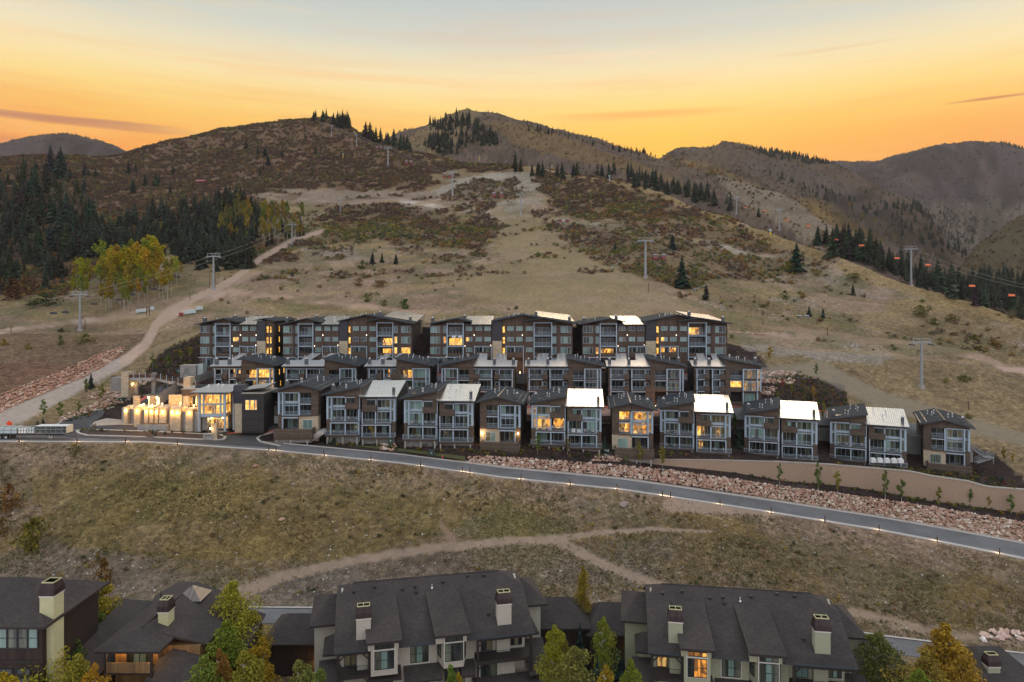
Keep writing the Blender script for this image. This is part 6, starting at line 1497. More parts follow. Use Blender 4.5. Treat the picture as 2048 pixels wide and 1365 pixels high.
r = empty('cottage', (-40.9, 67, -34.55)); tag(r, 'cottage with a lamplit timber balcony, olive chimney and a small cupola', 'house')
TW = M['tanwood']
bx('wall', r, .9, 5.2, 1.8, 9, -12, -.15, TW); bx('wall', r, 5.2, 8.9, 3.0, 12.5, -12, -.9, TW)
hiproof('roof', r, -.1, 6.3, 0, 12.5, 0, 1.25, 'y', 3.1, .01)
MB().slab([(3.4, 2.4, 1.05), (9.4, 3.4, -.95), (10.4, 12.6, -.6), (4.2, 12.6, 1.7)], .22, M['shingle'], M['beam']).build('roof', r)
MB().slab([(-.1, 11.4, .6), (3.2, 2.5, 1.2), (4.2, 12.6, 1.7), (.9, 14.6, .8)][::-1], .2, M['shingle'], M['beam']).build('roof', r)
MB().slab([(-.12, .2, .05), (-.12, 0, .05), (-.02, 12.4, .05), (-.02, 12.5, .05)], .05, M['galv']).build('flashing', r)
bx('balcony', r, .9, 5.5, .1, 1.8, -2.35, -2.15, M['beam']); bw = bx('parapet', r, .9, 5.5, .05, .18, -2.14, -1.15, TW)
for x in (.85, 5.35): bx('post', r, x, x+.2, .0, .2, -4.5, -.2, M['beam'])
win(r, 2.1, 1.8, -2.1, 2.6, 1.75, 'dbbd', 4, 1, M['frame_d']); win(r, 6.6, 3.0, -2.3, .9, .9, 'd', 2, 1, M['frame_d'])
lampshade(r, 1.55, 1.8, -.55, 55, (1, .5, .10)); lampshade(r, 5.25, 1.3, -.55, 45, (1, .5, .10))
MB().slab([(4.9, -1.6, -3.6), (9.6, -1.2, -3.6), (9.4, 3.0, -2.0), (6.2, 3.0, -1.2), (5.3, 1.6, -1.6)], .22, M['shingle'], M['beam']).build('porch_roof', r); bx('wall', r, 5.4, 9.2, -.9, 2.9, -12, -3.75, M['stuccoy'])
MB().slab([(-5.2, -1.2, -4.2), (.9, -1.2, -4.0), (.9, 6.0, -1.5), (-1.8, 7.4, -1.5)], .22, M['shingle'], M['beam']).build('porch_roof', r); bx('wall', r, -4.2, .9, -.4, 5.5, -12, -4.2, M['brownwood'])
MB().slab([(-3.8, 7.2, -1.6), (.2, 5.6, -1.5), (.2, 12, -.4), (-2.4, 12.4, -.4)], .2, M['shingle'], M['beam']).build('side_roof', r)
MB().slab([(9.2, 5.2, -2.6), (12.4, 5.2, -3.2), (12.2, 12.5, -2.0), (9.4, 12.5, -1.2)], .2, M['shingle'], M['beam']).build('side_roof', r); bx('wall', r, 9.0, 12.0, 5.8, 12, -12, -2.9, M['brownwood'])
brick_chimney(r, 4.6, 4.0, -.5, 2.05, 1.05, 1.3, M['stuccoy'], 2)
bx('cupola_wall', r, 3.6, 5.6, 9.5, 11.5, -.6, .95, M['beam']); hiproof('cupola_roof', r, 3.1, 6.2, 9.0, 12.0, .95, 2.15, 'y', 1.45, 1.45, m=M['cupola'])
for x, y in ((3.4, 5.5), (3.6, 5.6), (1.8, 9)): MB().tube((x, y, .8), (x, y, 1.9), .05, .05, M['black'], 6).build('vent_pipe', r)

# aspens and spruces between the houses (picture column, row of the top, distance, width, colour, label)
NEAR = [(203, 1150, 79, .85, (.300, .250, .030), 'tall yellow green aspen left of the cottage, turning gold on top'), (185, 1215, 75, .9, (.085, .125, .028), 'green aspen below the tall yellow one left of the cottage'), (245, 1228, 80, .5, (.34, .17, .02), 'orange tipped aspen touching the cottage roof'),
        (92, 1262, 66, .85, (.24, .215, .028), 'yellow green aspen in front of the dark timber house'), (152, 1268, 70, .7, (.065, .095, .035), 'dark green poplar between the timber house and the cottage'), (152, 1300, 63, .65, (.26, .21, .03), 'small gold green aspen under the dark green poplar'), (186, 1318, 62, .55, (.36, .20, .02), 'small orange aspen at the lower left'),
        (468, 1152, 76, .72, (.27, .25, .034), 'tallest yellow green aspen right of the cottage'), (450, 1230, 71, .85, (.17, .19, .030), 'green aspen right of the cottage'), (505, 1215, 78, .7, (.26, .20, .025), 'gold aspen behind the tallest one right of the cottage'), (525, 1268, 71, .8, (.30, .19, .022), 'golden orange aspen beside the dark garage'),
        (405, 1300, 64, .85, (.15, .18, .035), 'bushy green aspen beside the cottage porch'), (440, 1288, 66, .5, (.24, .13, .035), 'rust brown sparse aspen beside the bushy green one'), (490, 1290, 64, .8, (.20, .175, .028), 'low yellow green aspen left of the garage'), (600, 1310, 64, .8, (.16, .175, .045), 'pale green willow below the garage lamp'), (640, 1325, 62, .6, (.11, .145, .035), 'low green aspen at the corner of the cream duplex'),
        (10, 1335, 60, .6, (.34, .23, .02), 'yellow aspen top at the bottom left corner'), (900, 1322, 62, .45, (.10, .16, .03), 'small green aspen in front of the cream duplex'), (918, 1335, 61, .35, (.28, .20, .025), 'small yellow aspen in front of the cream duplex'),
        (1166, 1125, 88, .55, (.26, .185, .035), 'slender golden birch standing alone between the two duplexes'), (1108, 1242, 72, .62, (.24, .215, .025), 'yellow green column aspen right of the cream duplex'), (1150, 1285, 68, .85, (.16, .15, .045), 'broad olive aspen between the duplexes'), (1206, 1225, 74, .50, (.18, .20, .030), 'slim green poplar with a gold tip between the duplexes'),
        (1128, 1262, 78, .5, (.20, .16, .035), 'thin gold aspen behind the column aspen'), (1212, 1318, 63, .55, (.28, .19, .022), 'small golden aspen low between the duplexes'), (1262, 1310, 66, .55, (.17, .185, .028), 'green aspen at the left corner of the sage duplex'),
        (1755, 1255, 72, .95, (.14, .14, .045), 'olive green aspen at the right corner of the sage duplex'), (1848, 1292, 66, .9, (.22, .16, .035), 'gold brown aspen in front of the low garage'), (1893, 1238, 70, 1.0, (.34, .20, .025), 'broad orange aspen, the brightest at the lower right'), (1925, 1290, 66, .8, (.30, .17, .03), 'rust orange aspen right of the brightest one'), (1840, 1330, 61, .8, (.14, .17, .03), 'low green aspen at the lower right')]
for px, pt, d, w, col, lab in NEAR:
    x = (px-1024)/F*d; zt = -(pt-HZ)/F*d; z = ground(x, d); aspen(x, d, z, (zt-z)*1.02, jit((col[0]*1.05, col[1]*1.12, col[2]), .06), lab, 'aspens between the houses', 'big', w*1.25)
for px, pt, d, lab in ((1236, 1275, 76, 'dark blue spruce between the duplexes'), (1160, 1238, 84, 'blue spruce tip showing over the garage roofs'), (1195, 1300, 70, 'grey green spruce between the duplexes')):
    x = (px-1024)/F*d; zt = -(pt-HZ)/F*d; z = ground(x, d); conifer(x, d, z, zt-z, (.020, .038, .034), lab, None, w=.9)
# back lane behind the houses
def drape(name, poly, m, off, step=5.0, px=True, kind='structure', parent=None):
    from mathutils.geometry import delaunay_2d_cdt
    P_ = []
    n = len(poly)
    for i in range(n):
        a = Vector(poly[i]); b = Vector(poly[(i+1) % n]); k = max(1, int((b-a).length/step))
        P_ += [a+(b-a)*(j/k) for j in range(k)]
    xs = [p.x for p in P_]; ys = [p.y for p in P_]; inner = []
    gx = np.arange(min(xs), max(xs), step); gy = np.arange(min(ys), max(ys), step)
    if len(gx) and len(gy):
        A, B = np.meshgrid(gx, gy); k = inpoly(A, B, [(p.x, p.y) for p in P_]); inner = [Vector((a, b)) for a, b in zip(A[k], B[k])]
    vs, es, fs, *_ = delaunay_2d_cdt(P_+inner, [], [list(range(len(P_)))], 1, 1e-4)
    co = []
    for v in vs:
        if px: x, y, z = hit(v.x, v.y)
        else: x, y = v.x, v.y; z = ground(x, y)
        co.append((x, y, z+off))
    me = bpy.data.meshes.new(name); me.from_pydata(co, [], [tuple(f) for f in fs]); me.update(); me.materials.append(m)
    import bmesh
    bm = bmesh.new(); bm.from_mesh(me); bmesh.ops.recalc_face_normals(bm, faces=bm.faces)
    if sum(f.normal.z for f in bm.faces) < 0: bmesh.ops.reverse_faces(bm, faces=bm.faces)
    bm.to_mesh(me); bm.free()
    o = link(name, me, parent); 
    if kind: o['kind'] = kind
    return o
def lane(name, pts, w0, w1, m, off, step=3.0):
    """strip on the ground along world points, from w0 to w1 metres beside the line"""
    mb = MB(); P = []
    for a, b in zip(pts[:-1], pts[1:]):
        a = Vector(a); b = Vector(b); k = max(1, int((b-a).length/step)); P += [a+(b-a)*(j/k) for j in range(k)]
    P.append(Vector(pts[-1])); i0 = 0
    for i, p in enumerate(P):
        t = (P[min(i+1, len(P)-1)]-P[max(i-1, 0)]).normalized(); nrm = Vector((-t.y, t.x))
        for w in (w0, w1):
            q = p+nrm*w; mb.v.append((q.x, q.y, ground(q.x, q.y)+off))
        if i: j = 2*i; mb.f.append((j-2, j, j+1, j-1)[::-1]); mb.m.append(mb.slot(m))
    o = mb.build(name); o['kind'] = 'structure'; return o
LN = [(-75, 97.6), (-20, 97.8), (20, 97.6), (60, 97), (100, 96)]
lane('back_lane', LN, -2.2, 2.2, M['asphalt'], .06); lane('lane_kerb', LN, 2.21, 2.6, M['kerb'], .16)

# ---------------------------------------------------------------- road, kerbs, boulder bank, retaining wall
def strip(name, off0, off1, z0, z1, m, p0=-700, p1=2748, step=12, thick=0.0):
    """sheet along the hill road between two distances from its centre line"""
    mb = MB(); n = int((p1-p0)/step)+1
    for i in range(n+1):
        px = p0+(p1-p0)*i/n; rd = float(lin(px, ROAD_D)); rz_ = float(lin(px, ROAD_Z)); s = (px-1024)/F
        for o, z in ((off0, z0), (off1, z1)): mb.v.append((s*(rd+o), rd+o, rz_+z))
        if thick: mb.v.append((s*(rd+off0), rd+off0, rz_+z0-thick))
        k = 3 if thick else 2
        if i:
            a = (i-1)*k; b = i*k; mb.f.append((a, b, b+1, a+1)); mb.m.append(mb.slot(m))
            if thick: mb.f.append((a+2, b+2, b, a)); mb.m.append(mb.slot(m))
    o = mb.build(name); o['kind'] = 'structure'; return o
strip('hill_road', -3.3, 3.5, .07, .07, M['asphalt']); strip('road_kerb', -4.4, -3.31, .17, .10, M['kerb'], thick=.15)
strip('road_kerb', 3.51, 3.9, .19, .19, M['kerb'], p1=90, thick=.12); strip('road_kerb', 3.51, 3.9, .19, .19, M['kerb'], p0=566, thick=.12); strip('road_shoulder', 3.91, 5.3, .14, .12, M['gravel'], p0=930)
for k, (a, b) in enumerate(((1120, 1128), (1262, 1272))): pass
crk = MB()
for px in (640, 905, 1100, 1290, 1470): 
    rd = float(lin(px, ROAD_D)); rz_ = float(lin(px, ROAD_Z)); s = (px-1024)/F; p = []
    for j in range(9): q = -3.2+6.6*j/8; p.append(Vector((s*(rd+q)+random.uniform(-.25, .25)+j*.2, rd+q, 0)))
    for a, b in zip(p[:-1], p[1:]):
        za = float(lin(1024+F*a.x/a.y, ROAD_Z))+.076; zb_ = float(lin(1024+F*b.x/b.y, ROAD_Z))+.076
        crk.poly([(a.x-.04, a.y, za), (a.x+.04, a.y, za), (b.x+.04, b.y, zb_), (b.x-.04, b.y, zb_)], M['black'])
o = crk.build('road_cracks'); o['kind'] = 'structure'
POSTS = [(38, 'beside the flatbed trailer'), (154, 'just right of the trailer'), (251, 'opposite the left end of the planted island'), (355, 'opposite the middle of the planted island'), (537, 'first left of the closely spaced pair'), (552, 'right one of the pair by the side road'), (648, ''), (742, ''), (841, ''), (925, ''), (940, ''), (1042, ''), (1140, ''), (1234, ''), (1325, ''), (1341, ''), (1440, ''), (1542, ''), (1650, ''), (1758, ''), (1874, ''), (1999, '')]
_pm = MB().box(-.07, .07, -.07, .07, 0, 1.25, M['rust']).mesh('post_body'); _pl = MB().box(-.055, .055, .075, .10, 1.0, 1.12, M['lamp']).mesh('lamp_lens')
ORD = 'first second third fourth fifth sixth seventh eighth ninth tenth eleventh twelfth thirteenth fourteenth fifteenth sixteenth seventeenth eighteenth nineteenth twentieth twentyfirst twentysecond'.split()
for i, (px, w) in enumerate(POSTS):
    rd = float(lin(px, ROAD_D)); rz_ = float(lin(px, ROAD_Z)); d = rd-4.55
    r = empty('road_light', ((px-1024)/F*d, d, rz_)); tag(r, ORD[i]+' rust brown light post from the left along the outer kerb of the hill road', 'light post', 'light posts along the hill road')
    link('post_body', _pm, r); link('lamp_lens', _pl, r)
    l = bpy.data.lights.new('lamp_light', 'POINT'); l.energy = 32; l.color = (1.0, .66, .34); l.shadow_soft_size = .1
    lo = bpy.data.objects.new('lamp_light', l); COL.objects.link(lo); lo.parent = r; lo.location = (0, .45, .62)
# stones
def stones(name, label, cat, spots, limit=300, group=None, tint=(1, 1, 1)):
    """spots: (x, y, z, size); the largest in the picture are single stones, the rest one heap"""
    r = empty(name, spots[0][:3]); tag(r, label, cat, group); ox, oy, oz = spots[0][:3]
    spots = sorted(spots, key=lambda s: -s[3]/s[1]); V = []; Fc = []; A = []
    for i, (x, y, z, s) in enumerate(spots):
        me = ROCKS[random.randrange(10)]; e = (random.uniform(-.5, .5), random.uniform(-.5, .5), random.uniform(0, 6.28)); sc = (s*random.uniform(.95, 1.3), s*random.uniform(.9, 1.15), s*random.uniform(.85, 1.2))
        if i < limit:
            o = link('boulder', me, r, (x-ox, y-oy, z-oz), scale=sc, color=tint); o.rotation_euler = e
        else:
            from mathutils import Euler
            Mx = Euler(e).to_matrix(); b = len(V); q = random.random()
            V += [tuple(Mx @ Vector((v.co.x*sc[0], v.co.y*sc[1], v.co.z*sc[2])) + Vector((x-ox, y-oy, z-oz))) for v in me.vertices]
            for p in me.polygons: Fc.append(tuple(b+k for k in p.vertices)); A.append(q)
    if V:
        me = bpy.data.meshes.new('boulder_fill'); me.from_pydata(V, [], Fc); me.update(); a = me.attributes.new('leafv', 'FLOAT', 'FACE'); a.data.foreach_set('value', A); me.materials.append(M['rock'])
        o = link('boulder_fill', me, r, color=tint); o['kind'] = 'stuff'
    return r
def bank(top, foot, size, rows=None, p0=None, p1=None):
    """spots on the ground between two picture lines"""
    out = []; px = p0 if p0 is not None else top[0][0]; end = p1 if p1 is not None else top[-1][0]
    while px < end:
        a = float(lin(px, top)); b = float(lin(px, foot)); x, d, z = hit(px, (a+b)/2); sp = size*F/d; k = max(1, int(round((b-a)/sp/.62)))
        for j in range(k):
            py = b-(b-a)*(j+.5)/k+random.uniform(-1, 1); q = px+(sp*.5 if j % 2 else 0)+random.uniform(-1.5, 1.5); x, d, z = hit(q, py); out.append((x, d, z+.12, size*random.uniform(.8, 1.5)))
        px += sp*.84
    return out
BT = [(938, 914), (1000, 914), (1256, 933), (1358, 943), (1512, 966), (1665, 986), (1870, 1015), (2048, 1045), (2300, 1092)]
BF = [(938, 928), (1000, 933), (1256, 956), (1512, 993), (1768, 1034), (2024, 1082), (2300, 1140)]
stones('boulder_bank', 'long bank of red and cream boulders between the hill road and the tan wall', 'boulder bank', bank(BT, BF, .70))
stones('block_wall', 'stacked red block wall climbing the hillside at left above the gravel track', 'stone wall', bank([(-60, 815), (0, 789), (109, 749), (200, 708), (246, 692)], [(-60, 850), (0, 826), (82, 790), (164, 757), (219, 727), (254, 697)], .75), 300, tint=(1, .87, .80))
stones('rock_terrace', 'reddish rock terraces beside the dark planting at the right end of the middle row', 'stone wall', bank([(1519, 742), (1590, 744)], [(1519, 752), (1585, 754)], .9)+bank([(1519, 758), (1585, 758)], [(1519, 768), (1580, 768)], .9)+bank([(1519, 775), (1548, 775)], [(1519, 792), (1545, 792)], .9), 200)
stones('rock_edging', 'upper row of red rocks below the bridge', 'stone wall', bank([(168, 790), (222, 778), (300, 748)], [(168, 802), (236, 796), (305, 762)], .8, p0=175), 150)
stones('rock_edging', 'lower row of red rocks along the curving drive', 'stone wall', bank([(120, 836), (150, 822), (215, 795), (262, 782)], [(120, 846), (165, 832), (225, 812), (270, 800)], .8), 150)
stones('rock_pad', 'small pile of red rocks under a green utility box on the lawn', 'rock pile', bank([(762, 888), (790, 888)], [(762, 902), (792, 904)], .8), 40)
stones('rock_pad', 'small red rock wall under the planting right of the lawn', 'rock pile', bank([(1188, 913), (1240, 914)], [(1188, 924), (1240, 926)], .8), 60)
stones('rock_heap', 'heap of cream boulders beside the dirt path at the lower right', 'rock pile', [(*hit(random.uniform(1966, 2050), random.uniform(1262, 1282))[:2], 0, random.uniform(.7, 1.3)) for _ in range(1)] and [(lambda h: (h[0], h[1], h[2]+.3, random.uniform(.6, 1.25)))(hit(random.uniform(1966, 2052), random.uniform(1264, 1284))) for _ in range(34)], 60, tint=(1.5, 1.7, 1.9))
stones('rock_line', 'row of pale rocks along the slope above the right end of the top row', 'rock row', bank([(1462, 664), (1530, 668)], [(1462, 668), (1530, 672)], .8), 60)
lb = [('large grey boulder half buried below the road', 1248, 1010, 1.9, (.8, 1.0, 1.2)), ('pinkish boulder lying in the grass below the road', 512, 933, 1.1, (1, 1, 1)), ('pale boulder in the middle of the grassy field', 564, 1040, 1.0, (1.2, 1.2, 1.2))]
for lab, px, py, s, c in lb:
    x, d, z = hit(px, py); o = link('field_boulder', ROCKS[3], None, (x, d, z+.1), 1.0, (s*1.3, s, s*.8), c); tag(o, lab, 'boulder')
# segmental retaining wall: courses of blocks with a pale cap, standing on the bench above the boulders
def wall_between():
    top = [(1272, 919.5), (1430, 921), (1561, 925), (1655, 930), (1749, 938), (1820, 944), (1861, 953), (1936, 964), (1974, 975), (2048, 981), (2300, 1000), (2600, 1040)]
    n = 90; mb = MB(); cp = MB(); pr = []
    for i in range(n+1):
        px = 1272+(2600-1272)*i/n; rd = float(lin(px, ROAD_D)); d = rd+9.55; d2 = d+.5; s = (px-1024)/F
        zt = -(float(lin(px, top))-HZ)/F*d; zb_ = ground(s*(d-.6), d-.6)-.5; zt = max(zt, zb_+.7)
        mb.v += [(s*d, d, zb_), (s*(d+.25), d+.25, zt), (s*(d+.75), d+.75, zt), (s*(d+.75), d+.75, zb_)]
        cp.v += [(s*(d+.15), d+.15, zt-.08), (s*(d+.15), d+.15, zt+.12), (s*(d+.85), d+.85, zt+.12), (s*(d+.85), d+.85, zt-.08)]
        if i:
            a, b = (i-1)*4, i*4
            for j in range(4):
                k = (j+1) % 4; mb.f.append((a+j, b+j, b+k, a+k)); mb.m.append(mb.slot(M['wallblock'])); cp.f.append((a+j, b+j, b+k, a+k)); cp.m.append(cp.slot(M['capstone']))
    r = empty('retaining_wall', (0, 0, 0)); tag(r, 'long tan block retaining wall below the right half of the front row', 'retaining wall')
    mb.build('block_face', r); cp.build('wall_cap', r)
wall_between()
drape('lawn', [(614, 892), (640, 893), (760, 893), (930, 914), (930, 921), (800, 903), (700, 893)], mat('lawn_grass', (.075, .080, .030), .95, var=.35, nscale=3), .08)
drape('lawn', [(560, 873), (612, 882), (612, 887), (565, 882)], bpy.data.materials['lawn_grass'], .08)

# ---------------------------------------------------------------- entrance drive, island, clubhouse
drape('entrance_drive', [(100,858),(140,838),(165,829),(190,822),(212,820),(205,834),(182,848),(190,853),(240,852),(330,857),(430,867),(470,866),(500,860),(524,851),(552,852),(556,860),(522,870),(512,878),(520,888),(562,897),(450,890),(300,882),(160,876),(90,872)], M['asphalt2'], .14, 3.0)
drape('access_drive', [(262, 815), (285, 800), (318, 775), (350, 758), (400, 738), (425, 730), (445, 734), (392, 760), (350, 778), (333, 800), (315, 812)], M['asphalt2'], .10)
drape('sidewalk', [(178, 854), (190, 844), (213, 838), (300, 846), (400, 852), (460, 864), (440, 867), (330, 856), (240, 851), (195, 853)], M['paver'], .14)
def kerbline(name, pts, w, h, m, closed=False):
    mb = MB(); P = [hit(*p) for p in pts]; n = len(P); P = [Vector(p) for p in P]
    if closed: P.append(P[0])
    for a, b in zip(P[:-1], P[1:]):
        t = (b-a); t.z = 0; t.normalize(); nn = Vector((-t.y, t.x, 0))*w/2
        q = [a-nn, b-nn, b+nn, a+nn]; i = len(mb.v)
        mb.v += [(*p.xy, p.z-.2) for p in q] + [(*p.xy, p.z+h) for p in q]
        for f in ((4,5,6,7),(0,1,5,4),(1,2,6,5),(2,3,7,6),(3,0,4,7)): mb.f.append(tuple(i+k for k in f)); mb.m.append(mb.slot(m))
    o = mb.build(name); o['kind'] = 'structure'; return o
kerbline('kerb', [(97, 858), (120, 846), (140, 837), (165, 828), (190, 821), (210, 819), (228, 815)], .5, .17, M['kerb'])
isl = [(154, 864), (163, 861), (200, 862), (260, 864), (340, 867), (400, 870), (440, 872), (451, 876), (447, 881), (430, 882), (340, 878), (250, 875), (175, 873), (158, 869)]
drape('planting_island', isl, M['dirt'], .24); kerbline('island_kerb', isl, .55, .30, M['kerb'], True)
kerbline('kerb', [(560, 893), (520, 884), (514, 878), (524, 871), (552, 862)], .5, .18, M['kerb']); kerbline('red_kerb', [(530, 868), (545, 862), (556, 859)], .55, .20, M['redpaint']); kerbline('red_kerb', [(452, 868), (490, 864), (510, 858), (520, 852), (530, 848)], .45, .17, M['redpaint'])
drape('red_kerb', [(262, 812), (275, 803), (296, 790), (300, 793), (280, 806), (268, 815)], M['redpaint'], .13)
drape('entry_walk', [(586, 879), (613, 881), (640, 862), (655, 850), (648, 848), (628, 860)][::1], M['concrete'], .15) if False else None

cl = empty('clubhouse', at(399, 862, 152)); tag(cl, 'glass fronted clubhouse glowing amber with flat metal roofs', 'clubhouse')
TR = M['trim']; gz = 3.7
def GB(par, x0, x1, y0, y1, z0, z1, m, name='wall'): return bx(name, par, x0, x1, y0, y1, z0, z1, m)
GB(cl, -.05, 5.6, .05, .25, 3.1, 3.72, TR, 'beam'); GB(cl, -.05, 5.6, .05, .25, 8.1, 8.35, TR, 'beam'); GB(cl, -.05, 5.6, .02, .22, 5.75, 5.95, TR, 'beam')
for x in (-.05, .75, 4.55, 5.35): GB(cl, x, x+.22, .0, .24, 3.1, 8.2, TR, 'post')
GB(cl, -.15, .12, -.3, .0, 0, 8.3, TR, 'post'); GB(cl, 5.65, 6.05, -.6, -.2, 0, 8.5, TR, 'post'); GB(cl, 6.9, 7.2, 1.2, 1.5, 0, 8.3, TR, 'post')
for x0, x1, n in ((.2, .72, 1), (1.0, 4.5, 4), (4.8, 5.3, 1)):
    win(cl, x0, .2, 3.75, x1-x0, 2.0, 'wlmwl'[:n] if n > 1 else 'w', n); win(cl, x0, .2, 6.0, x1-x0, 2.1, 'lwww'[:n] if n > 1 else 'w', n)
GB(cl, 0, 5.5, 3.8, 4.0, 3.1, 8.3, M['stone'], 'wall'); GB(cl, 0, 5.6, .25, 6, 2.9, 3.1, M['concrete'], 'floor'); GB(cl, 0, 5.6, .25, 6, 8.2, 8.35, M['concrete'], 'ceiling')
for z in (3.75, 6.0): win(cl, 5.6, .4, z, 2.6, 2.0, 'wlw', 3, 1, None, R(90))
GB(cl, 1.0, 5.6, 2.3, 6, 0, 3.0, M['concd']); GB(cl, .2, 1.3, 1.0, 2.3, 0, 3.0, M['concd']); win(cl, 1.5, 2.3, .1, 3.9, 2.8, 'wlmmlw', 6, 1)
for x in (1.8, 4.4): lampshade(cl, x, 2.0, 2.6, 70, (1, .66, .26))
GB(cl, -1.5, 7.4, -1.6, 9.0, 8.5, 8.72, M['fascia'], 'roof'); o = MB().slab([(-1.5, -1.6, 8.73), (7.4, -1.6, 8.73), (7.4, 9, 9.3), (-1.5, 9, 9.3)], .1, M['zincd'], M['fascia']).build('roof', cl)
GB(cl, 7.3, 9.3, .5, 3.5, 6.0, 10.0, M['panel'], 'tower_panel'); GB(cl, 7.6, 9.3, .52, 4.5, -.5, 5.98, M['stone'], 'stone_wall'); GB(cl, 5.6, 7.6, 4.0, 6, 0, 8.4, M['stone'], 'stone_wall')
MB().slab([(9.0, 1.0, 8.9), (14.4, .4, 9.6), (14.4, 8, 9.9), (9.0, 8, 9.2)], .22, M['zincd'], M['fascia']).build('roof', cl)
GB(cl, 9.32, 14.2, .3, 9.0, -.5, 8.2, M['side'], 'wall'); GB(cl, 9.25, 14.3, .2, 9.1, 8.2, 8.42, M['capstone'], 'parapet_cap')
win(cl, 10.1, .3, 4.6, .95, 2.2, 'w', 1, 1); win(cl, 11.15, .3, 4.6, .95, 2.2, 'w', 1, 1); win(cl, 12.2, .3, 4.6, .5, 2.2, 'l', 1, 1)
# pavilion on the pool terrace
GB(cl, -6.6, -.1, 5.5, 12.5, 7.0, 8.5, M['siding'], 'fascia_wall'); GB(cl, -6.6, -.1, 8.0, 12.5, 3.95, 7.0, M['stone'], 'stone_wall')
win(cl, -5.9, 7.9, 4.0, 4.2, 2.9, 'ldmldl', 6, 1)
for x in (-6.3, -5.6, -3.4, -1.9): GB(cl, x, x+.2, 5.6, 5.8, 3.95, 7.0, M['frame_w'], 'post')
lampshade(cl, -.8, 5.4, 6.7, 120); GB(cl, -6.8, .1, 5.3, 12.7, 8.5, 8.62, M['capstone'], 'parapet_cap')
for i, x in enumerate((-4.2, -3.2, -2.2, -1.3)): GB(cl, x, x+.75, 7.0, 8.0, 8.62, 9.3, M['green_box'] if i % 2 else M['trimd'], 'roof_unit')
for x, y in ((.2, 4), (1.5, 6), (3.0, 5), (6.2, 3)): MB().tube((x, y, 8.7), (x, y, 9.6), .18, .18, M['white'], 8).tube((x, y, 9.5), (x+.3, y, 9.7), .22, .2, M['white'], 8).build('roof_fan', cl)
# terrace and its lamplit stone piers
tr_ = empty('pool_terrace', at(399, 862, 152)); tag(tr_, 'raised pool terrace with lamplit stone piers left of the clubhouse', 'terrace')
yl = lambda x: 1.0 + (-x)*.22
mb = MB(); pts = [(-.2, 1.0), (-2, 1.4), (-8, 3.0), (-14, 4.2), (-19.5, 5.6), (-21.6, 7.5), (-21.0, 12.5), (-.2, 13)]
mb.v += [(x, y, -.5) for x, y in pts]+[(x, y, 3.95) for x, y in pts]; n = len(pts); mb.f.append(tuple(range(n, 2*n))[::-1]); mb.m.append(mb.slot(M['paver']))
for i in range(n): j = (i+1) % n; mb.f.append((i, j, n+j, n+i)[::-1]); mb.m.append(mb.slot(M['concrete']))
mb.build('terrace_slab', tr_)
PR = [(225, 233), (250, 262), (273, 281), (285, 293), (297, 304), (308, 322), (332, 342), (343, 355), (368, 382)]
for i, (a, b) in enumerate(PR):
    x0, x1 = (a-399)/9.0, (b-399)/9.0; y = yl((x0+x1)/2)
    m = MB(); t = .12; zt = 4.55+.15*(i % 2)
    m.v += [(x0, y-1.0, -.3), (x1, y-1.0, -.3), (x1, y+1.6, -.3), (x0, y+1.6, -.3), (x0, y-.75, zt), (x1, y-.75, zt), (x1, y+1.4, zt+.2), (x0, y+1.4, zt+.2)]
    for f in ((4,5,6,7),(0,1,5,4),(1,2,6,5),(2,3,7,6),(3,0,4,7)): m.f.append(f); m.m.append(m.slot(M['stone']))
    o = m.build('stone_pier', tr_); lampshade(o, (x0+x1)/2, y-.82, 3.85, 95, (1, .46, .10), r=.14)
GB(tr_, -14.2, -7.6, .6, 2.6, -.4, 1.25, M['concrete'], 'planter'); GB(tr_, -14.0, -7.8, .8, 2.4, 1.2, 1.3, M['dirt'], 'soil')
rl = MB()
for a, b in (((-.4), -1.5), (-4.8, -6.2), (-14.4, -15.0), (-16.8, -18.4)):
    for x in np.arange(b, a, .14): rl.box(x-.01, x+.01, yl(x)+.3, yl(x)+.32, 3.95, 4.95, M['trim'])
rl.build('railing', tr_)
for x0, x1, y in ((-17.8, -16.2, 12.4), (-13.0, -9.8, 12.2), (-9.6, -7.0, 12.6), (-20.6, -19.2, 10.5)): GB(tr_, x0, x1, y, y+.5, 3.9, 6.3, M['stone'], 'garden_wall')
# pergola shelter, bollards and loungers on the terrace
def onT(x, y): p = at(399, 862, 152); return (p[0]+x, p[1]+y, p[2]+3.96)
r = empty('shade_shelter', onT(-16.2, 9)); tag(r, 'flat roofed shelter on two lamplit posts at the left end of the terrace', 'shelter')
for x in (0, 2.0): o = bx('post', r, x, x+.22, 0, .22, 0, 2.6, M['frame_w']); lampshade(o, x+.1, -.1, 2.2, 40)
bx('roof', r, -.9, 2.9, -1.0, 2.0, 2.7, 2.85, M['fascia'])
for i, (x, y) in enumerate(((-11.9, 7.0), (-8.2, 8.2), (-15.8, 6.2), (-13.2, 5.0), (-3.2, 4.2))):
    r = empty('bollard_lamp', onT(x, y)); tag(r, ['lit bollard lamp left of the pavilion glass', 'lit bollard lamp nearest the pavilion', 'lit bollard lamp under the shelter', 'lit bollard lamp behind the stone piers', 'lit bollard lamp near the glass box'][i], 'bollard lamp')
    bx('bollard', r, -.08, .08, -.08, .08, 0, .9, M['white']); bx('lamp_lens', r, -.10, .10, -.10, .10, .9, 1.1, M['lamp'])
    l = bpy.data.lights.new('lamp_light', 'POINT'); l.energy = 480; l.color = (1, .50, .15); l.shadow_soft_size = .1; lo = bpy.data.objects.new('lamp_light', l); COL.objects.link(lo); lo.parent = r; lo.location = (0, -.2, 1.5)
